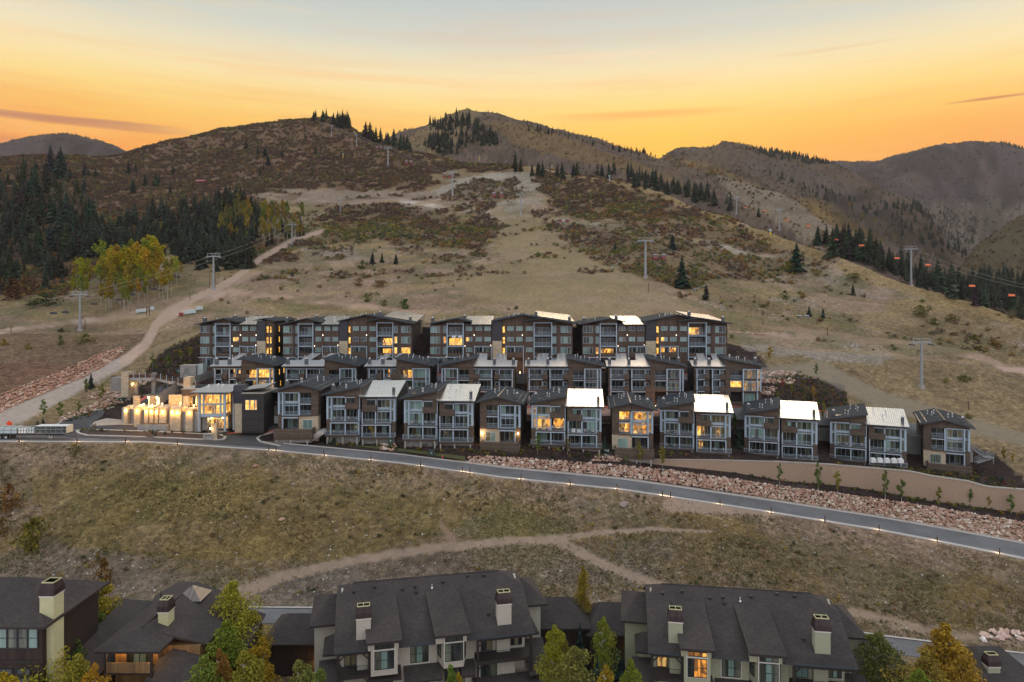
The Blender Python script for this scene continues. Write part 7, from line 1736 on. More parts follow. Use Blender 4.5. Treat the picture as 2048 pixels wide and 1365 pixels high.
_lg = MB().box(0, .6, 0, 1.3, .25, .32, M['frame_w']).box(0, .6, 1.3, 1.36, .25, .75, M['beam']).box(.02, .08, .05, .1, 0, .25, M['beam']).box(.52, .58, .05, .1, 0, .25, M['beam']).box(.02, .08, 1.2, 1.25, 0, .25, M['beam']).mesh('sun_lounger')
for i in range(6): o = link('sun_lounger', _lg, None, onT(-6.6+i*.95, 4.6-i*.12), .1); tag(o, 'cream poolside lounger in the row before the pavilion', 'sun lounger', 'loungers on the pool terrace')
r = empty('pool_umbrella', onT(-13.6, 8.5)); tag(r, 'folded grey pool umbrella on the terrace', 'umbrella'); MB().tube((0, 0, 0), (0, 0, 2.4), .04, .04, M['trim'], 6).build('pole', r); MB().tube((0, 0, .7), (0, 0, 2.3), .42, .30, M['trim'], 8).build('canopy', r)
# garage ramp corner right of the clubhouse
r = empty('garage_entrance', at(522, 853, 158)); tag(r, 'concrete garage entrance with pale roller door and glowing lamp right of the clubhouse', 'garage')
bx('wall', r, 0, 4.6, 1.0, 6.0, -.5, 4.6, M['concd']); bx('roller_door', r, 1.5, 4.1, .9, .99, 0, 2.2, M['white']); bx('pier', r, -.6, .6, .1, 1.2, -.5, 2.6, M['concrete']); lampshade(r, 0, .05, 2.3, 110)
bx('terrace_wall', r, -.3, 4.6, 3, 3.2, 4.6, 7.6, M['siding']); bx('terrace_roof', r, -1.2, 5.2, -1.0, 6, 7.9, 8.15, M['fascia']); lampshade(r, 1.0, 2.9, 6.6, 70)
# picnic table on that terrace
r = empty('picnic_table', tuple(Vector(at(522, 853, 158))+Vector((2.6, 1.9, 4.6)))); tag(r, 'cream picnic table on the upper terrace beside the clubhouse', 'table'); bx('tabletop', r, -.9, .9, -.4, .4, .7, .76, M['frame_w']); [bx('leg', r, x-.05, x+.05, -.35, .35, 0, .7, M['frame_w']) for x in (-.7, .7)]
# monument sign
r = empty('entrance_sign', at(420, 880, 146.5), R(8)); tag(r, 'concrete and stone entrance sign with a lit niche on the planted island', 'sign')
bx('stone_pillar', r, .3, 1.35, 0, .6, -.4, 3.4, M['stone']); bx('sign_panel', r, -1.3, .6, -.5, -.2, .1, 1.5, M['concrete']); bx('bracket', r, -.35, .3, .1, .4, 2.6, 2.75, M['trimd']); bx('bracket', r, -.45, -.3, .1, .4, .2, 2.75, M['trimd']); lampshade(r, .1, .05, 2.4, 45)
for i, s_ in enumerate((.28, .22, .3, .22, .26, .2)): bx('letter', r, -1.15+i*.28, -1.02+i*.28, -.53, -.5, .85, .85+s_, M['trimd'])
# ---------------------------------------------------------------- foot bridge over the access drive
br = empty('foot_bridge', at(256, 762, 172)); tag(br, 'concrete foot bridge with rusty railing panels over the access drive', 'bridge'); bo = Vector(at(256, 762, 172))
def bl(px, py, d=172): return Vector(at(px, py, d))-bo
def wb(name, px0, px1, py0, py1, d, dep, m, par=br):
    a = bl(px0, py1, d); b = bl(px1, py0, d); return bx(name, par, a.x, b.x, a.y, a.y+dep, a.z, b.z, m)
wb('abutment', 222, 243, 756, 782, 172, 4, M['concd']); wb('stone_pier', 242, 256.5, 745, 794, 171.5, 3.5, M['stone']); wb('pillar', 303, 310, 746, 806, 171.5, 1.0, M['concd']); wb('stone_pier', 367, 381, 755, 792, 169, 2.5, M['stone']); wb('wall', 256, 275, 763, 790, 174, .5, M['concrete'])
for a, b in (((256, 757), (303, 757)), ((310, 757), (345, 765)), ((345, 765), (403, 776))):
    p = bl(*a); q = bl(*b, 170); mb = MB()
    mb.v += [tuple(p+Vector((0, y, z))) for y in (0, 3) for z in (-.55, 0)] + [tuple(q+Vector((0, y, z))) for y in (0, 3) for z in (-.55, 0)]
    for f in ((0,1,5,4)[::-1], (2,3,7,6), (1,3,7,5)[::-1], (0,2,6,4), (0, 2, 3, 1), (4, 5, 7, 6)): mb.f.append(f); mb.m.append(mb.slot(M['concrete']))
    mb.build('deck_beam', br)
    n = max(2, int((q-p).length/1.6))
    for k in range(n):
        u = p+(q-p)*(k/n); w = p+(q-p)*((k+.86)/n); pn = MB(); pn.v += [tuple(u+Vector((0, 0, .12))), tuple(w+Vector((0, 0, .12))), tuple(w+Vector((0, 0, .95))), tuple(u+Vector((0, 0, .95)))]+[tuple(u+Vector((0, .06, .12))), tuple(w+Vector((0, .06, .12))), tuple(w+Vector((0, .06, .95))), tuple(u+Vector((0, .06, .95)))]
        for f in ((0,1,2,3),(7,6,5,4),(3,2,6,7),(0,4,5,1)): pn.f.append(f); pn.m.append(pn.slot(M['rust']))
        pn.build('railing_panel', br); MB().box(u.x-.08, u.x+.02, u.y-.05, u.y+.05, u.z, u.z+1.5, TR).build('post', br)
        MB().box(u.x-.04, u.x+.0, u.y+2.8, u.y+2.9, u.z, u.z+2.2, M['rust']).build('fence_post', br)
    MB().tube(tuple(p+Vector((0, 2.85, 1.5))), tuple(q+Vector((0, 2.85, 1.5))), .03, .03, M['rust'], 5).tube(tuple(p+Vector((0, 2.85, 2.1))), tuple(q+Vector((0, 2.85, 2.1))), .03, .03, M['rust'], 5).build('fence_rail', br)
for px in (259, 266): p = bl(px, 768, 173.6); lampshade(br, p.x, p.y, p.z, 75)
# retaining walls of the access drive
r = empty('ramp_wall', at(340, 800, 168)); tag(r, 'tall grey concrete wall along the access drive behind the pavilion', 'retaining wall'); q0 = Vector(at(340, 800, 168))
mb = MB(); L_ = [(318, 812, 166, 788), (345, 790, 170, 771), (380, 772, 176, 757), (430, 752, 184, 738), (470, 748, 187, 734)]
for i, (px, py, d, pt) in enumerate(L_):
    a = Vector(at(px, py, d))-q0; b = Vector(at(px, pt, d))-q0; mb.v += [tuple(a), tuple(b), tuple(b+Vector((.1, .4, 0))), tuple(a+Vector((.1, .4, 0)))]
    if i: j = i*4; mb.f += [(j-4, j, j+1, j-3), (j-3, j+1, j+2, j-2), (j-2, j+2, j+3, j-1)]; mb.m += [mb.slot(M['concd'])]*3
mb.build('wall_face', r)
# ---------------------------------------------------------------- streets between the rows
def street(name, d0, d1, p0, p1, m, off=.10): return drape(name, [((p-1024)/F*d, d) for p, d in ((p0, d0), ((p0+p1)/2, d0), (p1, d0+0), (p1, d1), ((p0+p1)/2, d1), (p0, d1))], m, off, 4.0, px=False)
street('lower_street', 168.5, 174.5, 560, 1850, M['asphalt']); street('upper_street', 193.6, 198.5, 560, 1530, M['asphalt'])
street('red_kerb', 174.6, 175.1, 600, 1780, M['redpaint'], .2); street('red_kerb', 198.6, 199.1, 600, 1500, M['redpaint'], .2)
for i, (px, d) in enumerate(((1052, 172), (1206, 172), (1310, 172), (1040, 197), (1208, 197), (948, 172))):
    x = (px-1024)/F*d; r = empty('bollard_lamp', (x, d, ground(x, d))); tag(r, ['glowing bollard in the gap right of the narrow lit patio house', 'glowing bollard in the gap left of the narrow amber house', 'glowing bollard in the gap right of the narrow amber house', 'glowing bollard on the upper street, left of the two', 'glowing bollard on the upper street, right of the two', 'glowing bollard in the gap left of the narrow patio house'][i], 'bollard lamp')
    bx('bollard', r, -.08, .08, -.08, .08, 0, 1.2, M['black']); bx('lamp_lens', r, -.14, .14, -.14, .14, 1.2, 1.5, M['lamp'])
    l = bpy.data.lights.new('lamp_light', 'POINT'); l.energy = 160; l.color = (1, .42, .18); l.shadow_soft_size = .15; lo = bpy.data.objects.new('lamp_light', l); COL.objects.link(lo); lo.parent = r; lo.location = (0, -.2, 1.9)
# dark retaining walls in the gaps
for i, (p0, p1, pt, pb, d, lab) in enumerate(((802, 812, 828, 870, 164, 'left of the second duplex'), (940, 962, 840, 880, 164, 'left of the narrow patio house'), (1036, 1066, 838, 880, 164, 'right of the narrow patio house'), (1200, 1228, 846, 890, 164, 'left of the narrow amber house'), (1303, 1330, 850, 895, 164, 'right of the narrow amber house'), (1462, 1496, 855, 900, 164, 'left of the pale blinds duplex'), (1634, 1668, 858, 905, 162, 'right of the pale blinds duplex'), (1814, 1850, 872, 925, 160, 'left of the rightmost house'),
        (1030, 1056, 747, 775, 192, 'in the middle row gap above the narrow patio house'), (1202, 1220, 744, 775, 192, 'in the middle row gap above the amber house'), (1143, 1170, 655, 745, 216, 'in the top row gap, right one'), (845, 864, 655, 745, 216, 'in the top row gap, left one'))):
    a = at(p0, pb, d); b = at(p1, pt, d); o = bx('retaining_wall', None, a[0], b[0], d, d+.4, a[2]-1, b[2], M['concd'] if i < 10 else M['side']); tag(o, 'dark retaining wall '+lab, 'retaining wall')
# ---------------------------------------------------------------- truck, signs, boxes
r = empty('flatbed_truck', at(0, 878, 141.5), R(2)); tag(r, 'flatbed semi trailer loaded with sheet metal bundles on the hill road', 'truck'); K = M['black']
z_ = 1.25
bx('trailer_bed', r, .3, 14.5, -1.2, 1.2, z_-.12, z_+.03, K); bx('side_rail', r, .3, 14.5, -1.26, -1.21, z_-.14, z_+.02, M['trimd']); bx('trailer_frame', r, 1.0, 13.0, -.5, .5, z_-.5, z_-.13, M['rust'])
_wh = MB().tube((0, -.14, 0), (0, .14, 0), .50, .50, M['tyre'], 18).mesh('tyre'); _rm = MB().tube((0, -.16, 0), (0, -.13, 0), .26, .22, M['galv'], 12).mesh('rim')
for x in (-.6, .7, 2.0):
    for y in (-1.05, 1.05): w_ = link('wheel', _wh, r, (x, y, .5)); link('rim', _rm, w_)
for x in (10.4, 10.9): bx('landing_leg', r, x-.06, x+.06, -.7, -.6, .1, z_-.5, M['galv'])
def bundle(nm, lab, x0, x1, h, mm, cells=0):
    bo_ = empty(nm, tuple(Vector(at(0, 878, 141.5))+Vector((x0, .035*x0, z_+.04)))); tag(bo_, lab, 'cargo', None)
    w = x1-x0
    if not cells:
        for j in range(2): bx('sheet_stack', bo_, 0, w, -1.1, 1.1, j*h/2+.03, (j+1)*h/2-.05, mm)
        for x in (w*.3, w*.7): bx('strap', bo_, x-.03, x+.03, -1.12, 1.12, 0, h+.02, K)
    else:
        bx('side_wall', bo_, w-.05, w, -1.1, 1.1, 0, h, M['cream_panel']); bx('top_sheet', bo_, 0, w-.05, -1.1, 1.1, h-.06, h, M['white']); bx('back_panel', bo_, 0, w-.05, .1, .2, 0, h-.06, M['trimd'])
        for i in range(cells+1):
            x = i*(w-.06)/cells; bx('rib', bo_, x, x+.04, -1.1, .1, .031, h-.061, M['galv'])
        for j in (0, .5): bx('rib', bo_, 0, w-.051, -1.1, .1, j*h, j*h+.03, M['galv'])
        for i in range(cells):
            for j in range(2): x = (i+.5)*(w-.06)/cells; MB().tube((x, -1.05, (j+.5)*h/2), (x, .0, (j+.5)*h/2), h*.22, h*.16, M['ice'], 10, False).build('duct', bo_)
bundle('sheet_bundle', 'pale sheet metal bundle, first behind the truck cab', .5, 4.2, 1.35, M['ice']); bundle('sheet_bundle', 'low sheet metal bundle with white wrap in the middle of the trailer', 4.5, 6.0, 1.2, M['white']); bundle('sheet_bundle', 'pale sheet metal bundle beside the ribbed crate', 6.15, 7.6, 1.3, M['ice']); bundle('ribbed_crate', 'crate of round ribbed ducts with cream end panel at the trailer end', 7.75, 14.3, 1.5, M['ice'], 6)
bx('truck_cab', r, -5.2, -1.2, -1.2, 1.2, .9, 3.2, M['trimd'])
sx_, sd_, sz_ = hit(51, 853); r = empty('road_work_sign', (sx_, 148, ground(sx_, 148))); tag(r, 'orange diamond road work sign behind the trailer', 'sign'); zc = at(51, 848, 148)[2]-ground(sx_, 148)
MB().prism([(0, zc-.75), (.75, zc), (0, zc+.75), (-.75, zc)], -.02, .02, M['orangesign']).build('sign_plate', r); bx('post', r, -.04, .04, .021, .08, 0, zc, M['galv'])
def ubox(px, py, d, w, h, lab, m='green_box', s=1.0):
    x, y, z = at(px, py, d); z = min(z, ground(x, y)+2) if False else z; r = empty('utility_box', (x, y, z)); tag(r, lab, 'utility box'); bx('cabinet', r, -w/2, w/2, 0, w*.8, -.3, h, M[m]); bx('lid', r, -w/2-.04, w/2+.04, -.05, w*.85, h, h+.08, M[m]); bx('label_plate', r, -.12, .12, -.02, -.001, h*.55, h*.75, M['white'])
x, d, z = hit(781, 893); ubox(781, 889, d, .95, 1.2, 'green utility box standing on the red rock pad'); x, d, z = hit(863, 912); ubox(863, 913, d, 1.35, 1.1, 'wide green utility box on the lawn by the road'); x, d, z = hit(1213, 912); ubox(1213, 912, d, 1.0, 1.2, 'pale green utility box on the small rock wall', 'ice')
x, d, z = hit(242, 806); ubox(242, 806, d, 1.3, 1.2, 'dark green utility box among the rocks by the drive'); x, d, z = hit(357, 748); ubox(357, 748, d, 1.4, 1.2, 'dark green utility box near the concrete shed')
r = empty('concrete_shed', at(360, 748, 190)); tag(r, 'low pale concrete shed and mechanical units left of the top row', 'shed'); bx('wall', r, 0, 4.4, 0, 3, -1, 2.2, M['concrete']); bx('door', r, 1.2, 2.6, -.04, -.001, 0, 1.5, M['concd']); bx('roof_slab', r, -.1, 4.5, -.1, 3.1, 2.2, 2.35, M['capstone']); bx('unit', r, 4.6, 6.2, .5, 2.5, -1, 2.6, M['ice'])
x, d, z = hit(885, 917); r = empty('fire_hydrant', (x, d, z)); tag(r, 'small red fire hydrant on the lawn', 'hydrant'); MB().tube((0, 0, 0), (0, 0, .55), .11, .11, M['redpaint'], 8).tube((0, 0, .55), (0, 0, .72), .14, .04, M['redpaint'], 8).build('barrel', r); MB().tube((-.2, 0, .42), (.2, 0, .42), .06, .06, M['redpaint'], 6).build('outlet', r)
# pale stair walk between first two houses
r = empty('stair_walk', (0, 0, 0)); tag(r, 'pale concrete stair walk descending beside the leftmost front row house', 'stairs'); A_ = Vector(hit(612, 884)); B_ = Vector(at(640, 866, 149)); C_ = Vector(at(652, 858, 153))
mb = MB()
for P0, P1, n in ((A_, B_, 16), (B_, C_, 6)):
    for i in range(n): p = P0+(P1-P0)*(i/n); mb.box(p.x-.75, p.x+.75, p.y, p.y+(P1.y-P0.y)/n+.25, p.z-.4, p.z+.12, M['kerb'])
mb.build('step', r); q = MB()
for i in range(0, 17, 2): p = A_+(B_-A_)*(i/16); q.box(p.x-.82, p.x-.78, p.y, p.y+.04, p.z, p.z+1.0, M['black'])
q.tube(tuple(A_+Vector((-.8, 0, 1))), tuple(B_+Vector((-.8, 0, 1))), .03, .03, M['black'], 5); q.build('handrail', r)
# outdoor metal stairs at the far right
so = Vector(at(1938, 938, 150)); r = empty('metal_stairs', so); tag(r, 'galvanised outdoor stairs with landing right of the rightmost house', 'stairs')
def fl(p0, p1, n, w, nm):
    a = Vector(at(*p0))-so; b = Vector(at(*p1))-so; m = MB()
    for i in range(n): p = a+(b-a)*((i+.5)/n); m.box(p.x-abs(b.x-a.x)/n*.55, p.x+abs(b.x-a.x)/n*.55, p.y, p.y+w, p.z-.03, p.z+.03, M['tower'])
    for y in (0, w): m.tube(tuple(a+Vector((0, y, 0))), tuple(b+Vector((0, y, 0))), .09, .09, M['tower'], 4); m.tube(tuple(a+Vector((0, y, 1))), tuple(b+Vector((0, y, 1))), .035, .035, M['tower'], 5); m.tube(tuple(a+Vector((0, y, .5))), tuple(b+Vector((0, y, .5))), .025, .025, M['tower'], 5)
    for y in (0, w):
        for i in range(n//2+1): p = a+(b-a)*(i*2/n); m.tube((p.x, p.y+y, p.z), (p.x, p.y+y, p.z+1), .03, .03, M['tower'], 4)
    m.build(nm, r)
fl((1938, 893, 152), (1972, 916, 150), 14, 1.2, 'stair_flight'); fl((1988, 916, 150), (1956, 927, 149), 12, 1.2, 'stair_flight'); fl((1972, 916, 150), (1988, 916, 150), 3, 1.6, 'landing'); a = Vector(at(1987, 928, 150))-so; bx('post', r, a.x-.06, a.x+.06, a.y, a.y+.12, a.z, a.z+1.6, M['tower']); a = Vector(at(1936, 925, 152))-so; bx('side_wall', r, a.x, a.x+1.1, a.y, a.y+.4, a.z, a.z+3, M['concrete'])
# covered furniture on decks
def lump(px, py, d, w, h, lab, grp):
    me = leafless = None; mb = MB(); x, y, z = at(px, py, d)
    mb.v += [(-w/2, 0, 0), (w/2, 0, 0), (w/2, w*.8, 0), (-w/2, w*.8, 0), (-w*.42, .06, h*.85), (w*.42, .06, h*.8), (w*.40, w*.7, h), (-w*.4, w*.7, h*.92)]
    for f in ((0,1,5,4),(1,2,6,5),(2,3,7,6),(3,0,4,7),(4,5,6,7)): mb.f.append(f); mb.m.append(mb.slot(M['white']))
    o = mb.build('covered_furniture', None, (x, y, z)); tag(o, lab, 'furniture cover', grp)
for px in (1748, 1762, 1776, 1790, 1803): lump(px, 926+ (px-1748)*.02, 149.5-(px-1748)*.03, 1.15, 1.0, 'white covered furniture on the lowest right deck', 'white covers on the lowest right deck')
for px, py, d in ((1098, 862, 150), (1147, 865, 149.5), (1158, 866, 149.4)): lump(px, py, d, .9, .8, 'white covered furniture on the balconies of the amber lit duplex', 'white covers on the amber duplex')
for px, py, d in ((908, 676, 200), (920, 676, 200)): lump(px, py, d, 1.3, .7, 'white cover on a top row loggia', 'white covers on a top row loggia')

# patio sets on the balconies
from mathutils import Matrix
_pt = MB().box(-.38, .38, -.38, .38, .68, .73, M['trimd']).box(-.04, .04, -.04, .04, 0, .68, M['trimd']).mesh('table'); _pc = MB().box(-.25, .25, -.25, .25, .40, .45, M['frame_w']).box(-.25, .25, .20, .25, .45, .90, M['frame_w']).box(-.23, -.19, -.23, .23, 0, .40, M['trimd']).box(.19, .23, -.23, .23, 0, .40, M['trimd']).mesh('chair')
for r in [o for o in bpy.data.objects if o.type == 'EMPTY' and o.get('category') == 'condo building']:
    g = r.get('group', '')
    if 'stepped' in g: sp = [('left middle', 2.6, .0, 3.52), ('inner left', 5.6, .6, 3.52), ('inner right', 9.4, .5, 3.02), ('right middle', 12.6, .0, 3.02), ('lowest left', 2.4, .3, .56), ('lowest right', 12.8, .2, .06)]
    elif 'middle row' in g: sp = [('upper left', 1.9, 1.0, 6.27), ('lower left', 1.9, 1.0, 3.17)]
    else: continue
    for w, x, y, z in random.sample(sp, 3 if len(sp) > 2 else 1):
        p = Matrix.LocRotScale(r.location, r.rotation_euler, r.scale) @ Vector((x, y, z)); o = empty('patio_set', p, r.rotation_euler.z)
        tag(o, 'patio set on the '+w+' balcony, '+' '.join(r['label'].split()[-7:]), 'patio furniture'); link('table', _pt, o); link('chair', _pc, o, (.75, 0, 0), -1.4); link('chair', _pc, o, (-.75, .1, 0), 1.3)

# ---------------------------------------------------------------- ski lifts
def tower(px, pt, pb, lab, grp, arm=2.6, d=None, name='lift_tower', slim=False):
    x, dd, z = hit(px, pb); d = d or dd; x = (px-1024)/F*d; z = ground(x, d) if d == dd else -(pb-HZ)/F*d; h = -(pt-HZ)/F*d - z
    r = empty(name, (x, d, z)); tag(r, lab, 'lift tower', grp); T = M['tower']; k = max(.6, min(1.5, h/12))
    MB().tube((0, 0, -.5), (0, 0, .6*k), .85*k, .8*k, M['concrete'], 10).build('footing', r); MB().tube((0, 0, .5*k), (0, 0, h), .46*k, .30*k, T, 10).build('mast', r)
    m = MB(); m.box(-arm*k, arm*k, -.22*k, .22*k, h-.1, h+.3*k, T)
    m.box(-arm*k*.9, arm*k*.9, -.12*k, .12*k, h+1.1*k, h+1.25*k, T)
    for q in (-arm*.85, -.5, .5, arm*.85): m.box(q*k-.08, q*k+.08, -.1, .1, h+.3*k, h+1.1*k, T)
    m.build('crossarm', r)
    for q in (-1, 1):
        s_ = MB(); s_.box(q*arm*k-.10*k, q*arm*k+.10*k, -1.5*k, 1.5*k, h-.45*k, h-.2*k, T)
        for j in range(5): s_.tube((q*arm*k-.07, (-1.2+j*.6)*k, h-.55*k), (q*arm*k+.07, (-1.2+j*.6)*k, h-.55*k), .16*k, .16*k, M['trimd'], 8)
        s_.build('sheave_train', r)
    return (x, d, z+h, arm*k)
GT = [tower(*t, 'towers of the red gondola') for t in ((1843, 686, 776, 'grey gondola tower on the lower right slope'), (1291, 483, 556, 'grey gondola tower on the mid slope right of the middle'), (1041, 391, 433, 'gondola tower on the pale rocky strip in the middle'), (905, 346, 392, 'gondola tower at the edge of the grey scree'), (776, 297, 334, 'gondola tower in the dark brush below the hilltop'), (713, 271, 293, 'gondola tower high below the hilltop'), (663, 252, 272, 'topmost gondola tower below the hilltop'))]
tower(603, 229, 238, 'lift station towers on the left hilltop skyline', None); tower(976, 221, 232, 'lift towers on the skyline right of the pointed peak', None, d=1140)
OT = [tower(*t, 'towers of the orange chairlift') for t in ((1473, 396, 430, 'far grey chairlift tower behind the crest'), (1559, 421, 461, 'middle grey chairlift tower behind the crest'), (1822, 499, 571, 'large grey chairlift tower on the right crest'))]
LT = [tower(*t, 'towers of the left chairlift') for t in ((160, 590, 662, 'nearest left chairlift tower beside the aspen grove'), (427, 514, 580, 'second left chairlift tower beside the dirt road'), (584, 450, 491, 'third left chairlift tower where the dirt road climbs'), (681, 400, 424, 'fourth left chairlift tower on the pale terrace'))]
def cable(pts, lab, name='haul_cable', r=.05, n=14, sag=.012):
    mb = MB()
    for (x0, y0, z0, a0), (x1, y1, z1, a1) in zip(pts[:-1], pts[1:]):
        L = math.dist((x0, y0, z0), (x1, y1, z1))
        for q in (-1, 1):
            P_ = [Vector((x0+q*a0+(x1+q*a1-x0-q*a0)*t, y0+(y1-y0)*t, z0+(z1-z0)*t-.35-L*sag*4*t*(1-t))) for t in [i/n for i in range(n+1)]]
            for a, b in zip(P_[:-1], P_[1:]): mb.tube(a, b, r*max(1, a.y/330), r*max(1, b.y/330), M['cable'], 4, False)
    o = mb.build(name); tag(o, lab, 'cable')
def far_end(px, py, d, a=2.6): x, y, z = at(px, py, d); return (x, y, z, a)
cable([far_end(2330, 860, 150)]+GT+[far_end(606, 229, 815)], 'twin haul ropes of the red gondola from the lower right up to the hilltop')
cable([far_end(1457, 384, 620)]+OT+[far_end(2120, 585, 215)], 'haul rope of the orange chairlift behind the right crest')
cable([far_end(-150, 660, 180)]+LT+[far_end(690, 392, 520)], 'haul rope of the chairlift along the left forest edge')
def gondola():
    r = empty('gondola_cabin', (0, 0, 0)); b = MB(); A = M['redcabin']; Gl = M['cabglass']
    prof = [(-.75, -2.9), (.75, -2.9), (1.0, -2.3), (1.02, -1.9), (-1.02, -1.9), (-1.0, -2.3)]
    b.prism(prof, -1.0, 1.0, A); b.build('body', r)
    MB().prism([(-1.02, -1.89), (1.02, -1.89), (.92, -1.05), (.7, -.85), (-.7, -.85), (-.92, -1.05)], -.98, .98, Gl).build('glass', r)
    MB().prism([(-.8, -.84), (.8, -.84), (.6, -.68), (-.6, -.68)], -.8, .8, M['white']).build('roof_cap', r)
    MB().box(-.05, .05, -.05, .05, -.67, .9, M['trimd']).box(-.25, .25, -.12, .12, .85, 1.0, M['trimd']).build('hanger', r); return r
def chair(col, nm):
    r = empty(nm, (0, 0, 0)); MB().tube((0, 0, .9), (0, 0, -1.4), .05, .05, M['trimd'], 5).build('hanger', r)
    MB().box(-1.3, 1.3, -.25, .35, -2.3, -2.15, M['black']).box(-1.3, 1.3, .3, .4, -2.3, -1.6, M['black']).build('seat', r)
    MB().prism([(-1.35, -2.2), (1.35, -2.2), (1.3, -1.55), (1.0, -1.35), (-1.0, -1.35), (-1.3, -1.55)], -.35, .28, M[col]).build('bubble' if col == 'orange' else 'backrest', r); return r
def copy_tree(o, parent=None):
    c = o.copy(); COL.objects.link(c); c.parent = parent
    for ch in [q for q in bpy.data.objects if q.parent == o]: copy_tree(ch, c)
    return c
gp = gondola(); first = [True]
def place(proto, fl_, px, py, d, s, lab, cat, grp):
    o = proto if fl_[0] else copy_tree(proto)
    fl_[0] = False; o.location = at(px, py, d); o.scale = (s, s, s); o.rotation_euler = (0, 0, random.uniform(-.3, .3)); tag(o, lab, cat, grp); return o
gl = [('low above the slope right of the top row', (1598, 1613), 632, 253), ('just right of the mid slope tower', (1310, 1327), 511, 300), ('over the brush in the middle', (1120, 1135), 440, 400), ('over the red brush below the scree', (988, 1002), 387, 450), ('beside the tower at the grey scree', (889, 900), 350, 520), ('over the dark brush below the ridge', (813, 823), 324, 600), ('high below the ridge left of the dark brush', (755, 762), 296, 680), ('near the topmost tower', (706, 712), 271, 730)]
for w, xs, py, d in gl:
    for q, px in enumerate(xs): place(gp, first, px, py-5 if d < 420 else py-4, d, 1.0 if d < 420 else 1.25, f'{("left", "right")[q]} red gondola cabin of the pair {w}', 'gondola cabin', 'red gondola cabins')
oc = chair('orange', 'chairlift_chair'); first = [True]
for i, (px, py, d) in enumerate(((1457, 411, 600), (1491, 415, 560), (1530, 421, 500), (1573, 439, 440), (1616, 450, 400), (1671, 477, 360), (1723, 488, 330), (1794, 513, 305), (1856, 526, 285), (1944, 567, 255), (2023, 585, 235))):
    place(oc, first, px, py-3, d, .85, ['farthest orange bubble chair behind the crest', 'orange bubble chair right of the far tower', 'orange bubble chair midway between the far and middle tower', 'orange bubble chair at the middle tower', 'orange bubble chair right of the middle tower', 'orange bubble chair above the solitary conifer behind the crest', 'orange bubble chair in front of the dark forest', 'orange bubble chair left of the large crest tower', 'orange bubble chair right of the large crest tower', 'orange bubble chair over the forest, second from the right edge', 'orange bubble chair nearest the right edge'][i], 'lift chair', 'orange bubble chairs')
gc = chair('trimd', 'chairlift_chair'); first = [True]
for i, (px, py, d) in enumerate(((107, 618, 215), (131, 616, 215), (188, 600, 235), (238, 592, 245), (265, 582, 255), (308, 572, 270), (322, 574, 270), (345, 545, 285), (355, 548, 285), (383, 545, 300), (404, 530, 310), (440, 523, 320), (468, 512, 335), (500, 498, 355))):
    place(gc, first, px, py, d, .75, 'grey chair of the lift strung along the left forest edge', 'lift chair', 'grey chairs along the left forest edge')
# poles, snow guns, hay bales of wrapped gear by the track
for px, pt, pb, lab in ((540, 481, 506, 'wooden pole beside the upper dirt road'), (419, 545, 577, 'wooden pole left of the second chairlift tower'), (430, 540, 576, 'wooden pole right behind the second chairlift tower'), (380, 585, 600, 'short post beside the dirt road'), (22, 650, 665, 'short wooden post at the far left track'), (170, 640, 660, 'short post right of the first chairlift tower'), (1655, 655, 672, 'short dark post on the slope right of the top row'), (1526, 638, 650, 'thin post above the top row at right'), (1297, 565, 585, 'thin post below the mid slope tower'), (1937, 803, 820, 'rusty pipe post above the rightmost house'), (293, 612, 632, 'notice board post by the track, left'), (299, 612, 632, 'notice board post by the track, right')):
    x, d, z = hit(px, pb); h = (pb-pt)/F*d; o = MB().tube((0, 0, -.3), (0, 0, h), .13, .10, M['rust'], 6).build('wooden_post', None, (x, d, z)); tag(o, lab, 'post')
for px, pb, dx, dy, lab in ((1225, 540, 22, -22, 'snow gun lance leaning over the mid slope'), (1390, 585, 30, -16, 'snow gun lance beside the blue green conifer'), (1005, 330, 12, -10, 'snow gun on the crest in the middle'), (1113, 372, 16, -8, 'snow gun lance on the brushy slope')):
    x, d, z = hit(px, pb); k = d/F; r = empty('snow_gun', (x, d, z)); tag(r, lab, 'snow gun'); MB().tube((0, 0, 0), (0, 0, 1.6), .08, .08, M['trim'], 6).build('stand', r); MB().tube((-dx*k*.15, 0, 1.0), (dx*k, 0, -dy*k), .09, .05, M['trim'], 6).build('lance', r)
for px, pb, lab in ((686, 318, 'yellow padded snow gun on the ridge below the conifers'), (959, 322, 'yellow padded snow gun on the crest, left of the middle'), (1104, 341, 'yellow padded snow gun on the crest in the middle'), (1219, 362, 'grey fan gun on the crest right of the middle'), (1541, 471, 'yellow padded pole on the descending crest')):
    x, d, z = hit(px, pb); h = 9/F*d; r = empty('snow_gun', (x, d, z)); tag(r, lab, 'snow gun'); MB().tube((0, 0, 0), (0, 0, h), .35, .30, M['yellow'] if 'yellow' in lab else M['trim'], 6).build('padded_base', r); MB().tube((0, -.8, h), (0, .8, h+.4), .6, .6, M['trim'], 8).build('barrel', r)
wr_ = [(362, 632, 'red'), (374, 629, ''), (381, 628, ''), (388, 627, ''), (396, 621, ''), (402, 620, ''), (276, 626, ''), (283, 625, ''), (290, 624, ''), (305, 621, '')]
for i, (px, py, c) in enumerate(wr_):
    x, d, z = hit(px, py); r = empty('pallet_stack', (x, d, z), .3); r.scale = (.8, .8, .8); tag(r, 'stack with a red wrapped side beside the dirt road' if c else ('white wrapped stack in the row beside the dirt road' if px > 350 else 'white wrapped stack in the row beside the notice board'), 'wrapped stack', None if c else ('white stacks beside the dirt road' if px > 350 else 'white stacks by the notice board'))
    bx('bundle', r, -.75, .75, -.8, .8, .1, 1.5, M['redcabin'] if c else M['ice']); bx('top_sheet', r, -.8, .8, -.85, .85, 1.5, 1.6, M['white'])
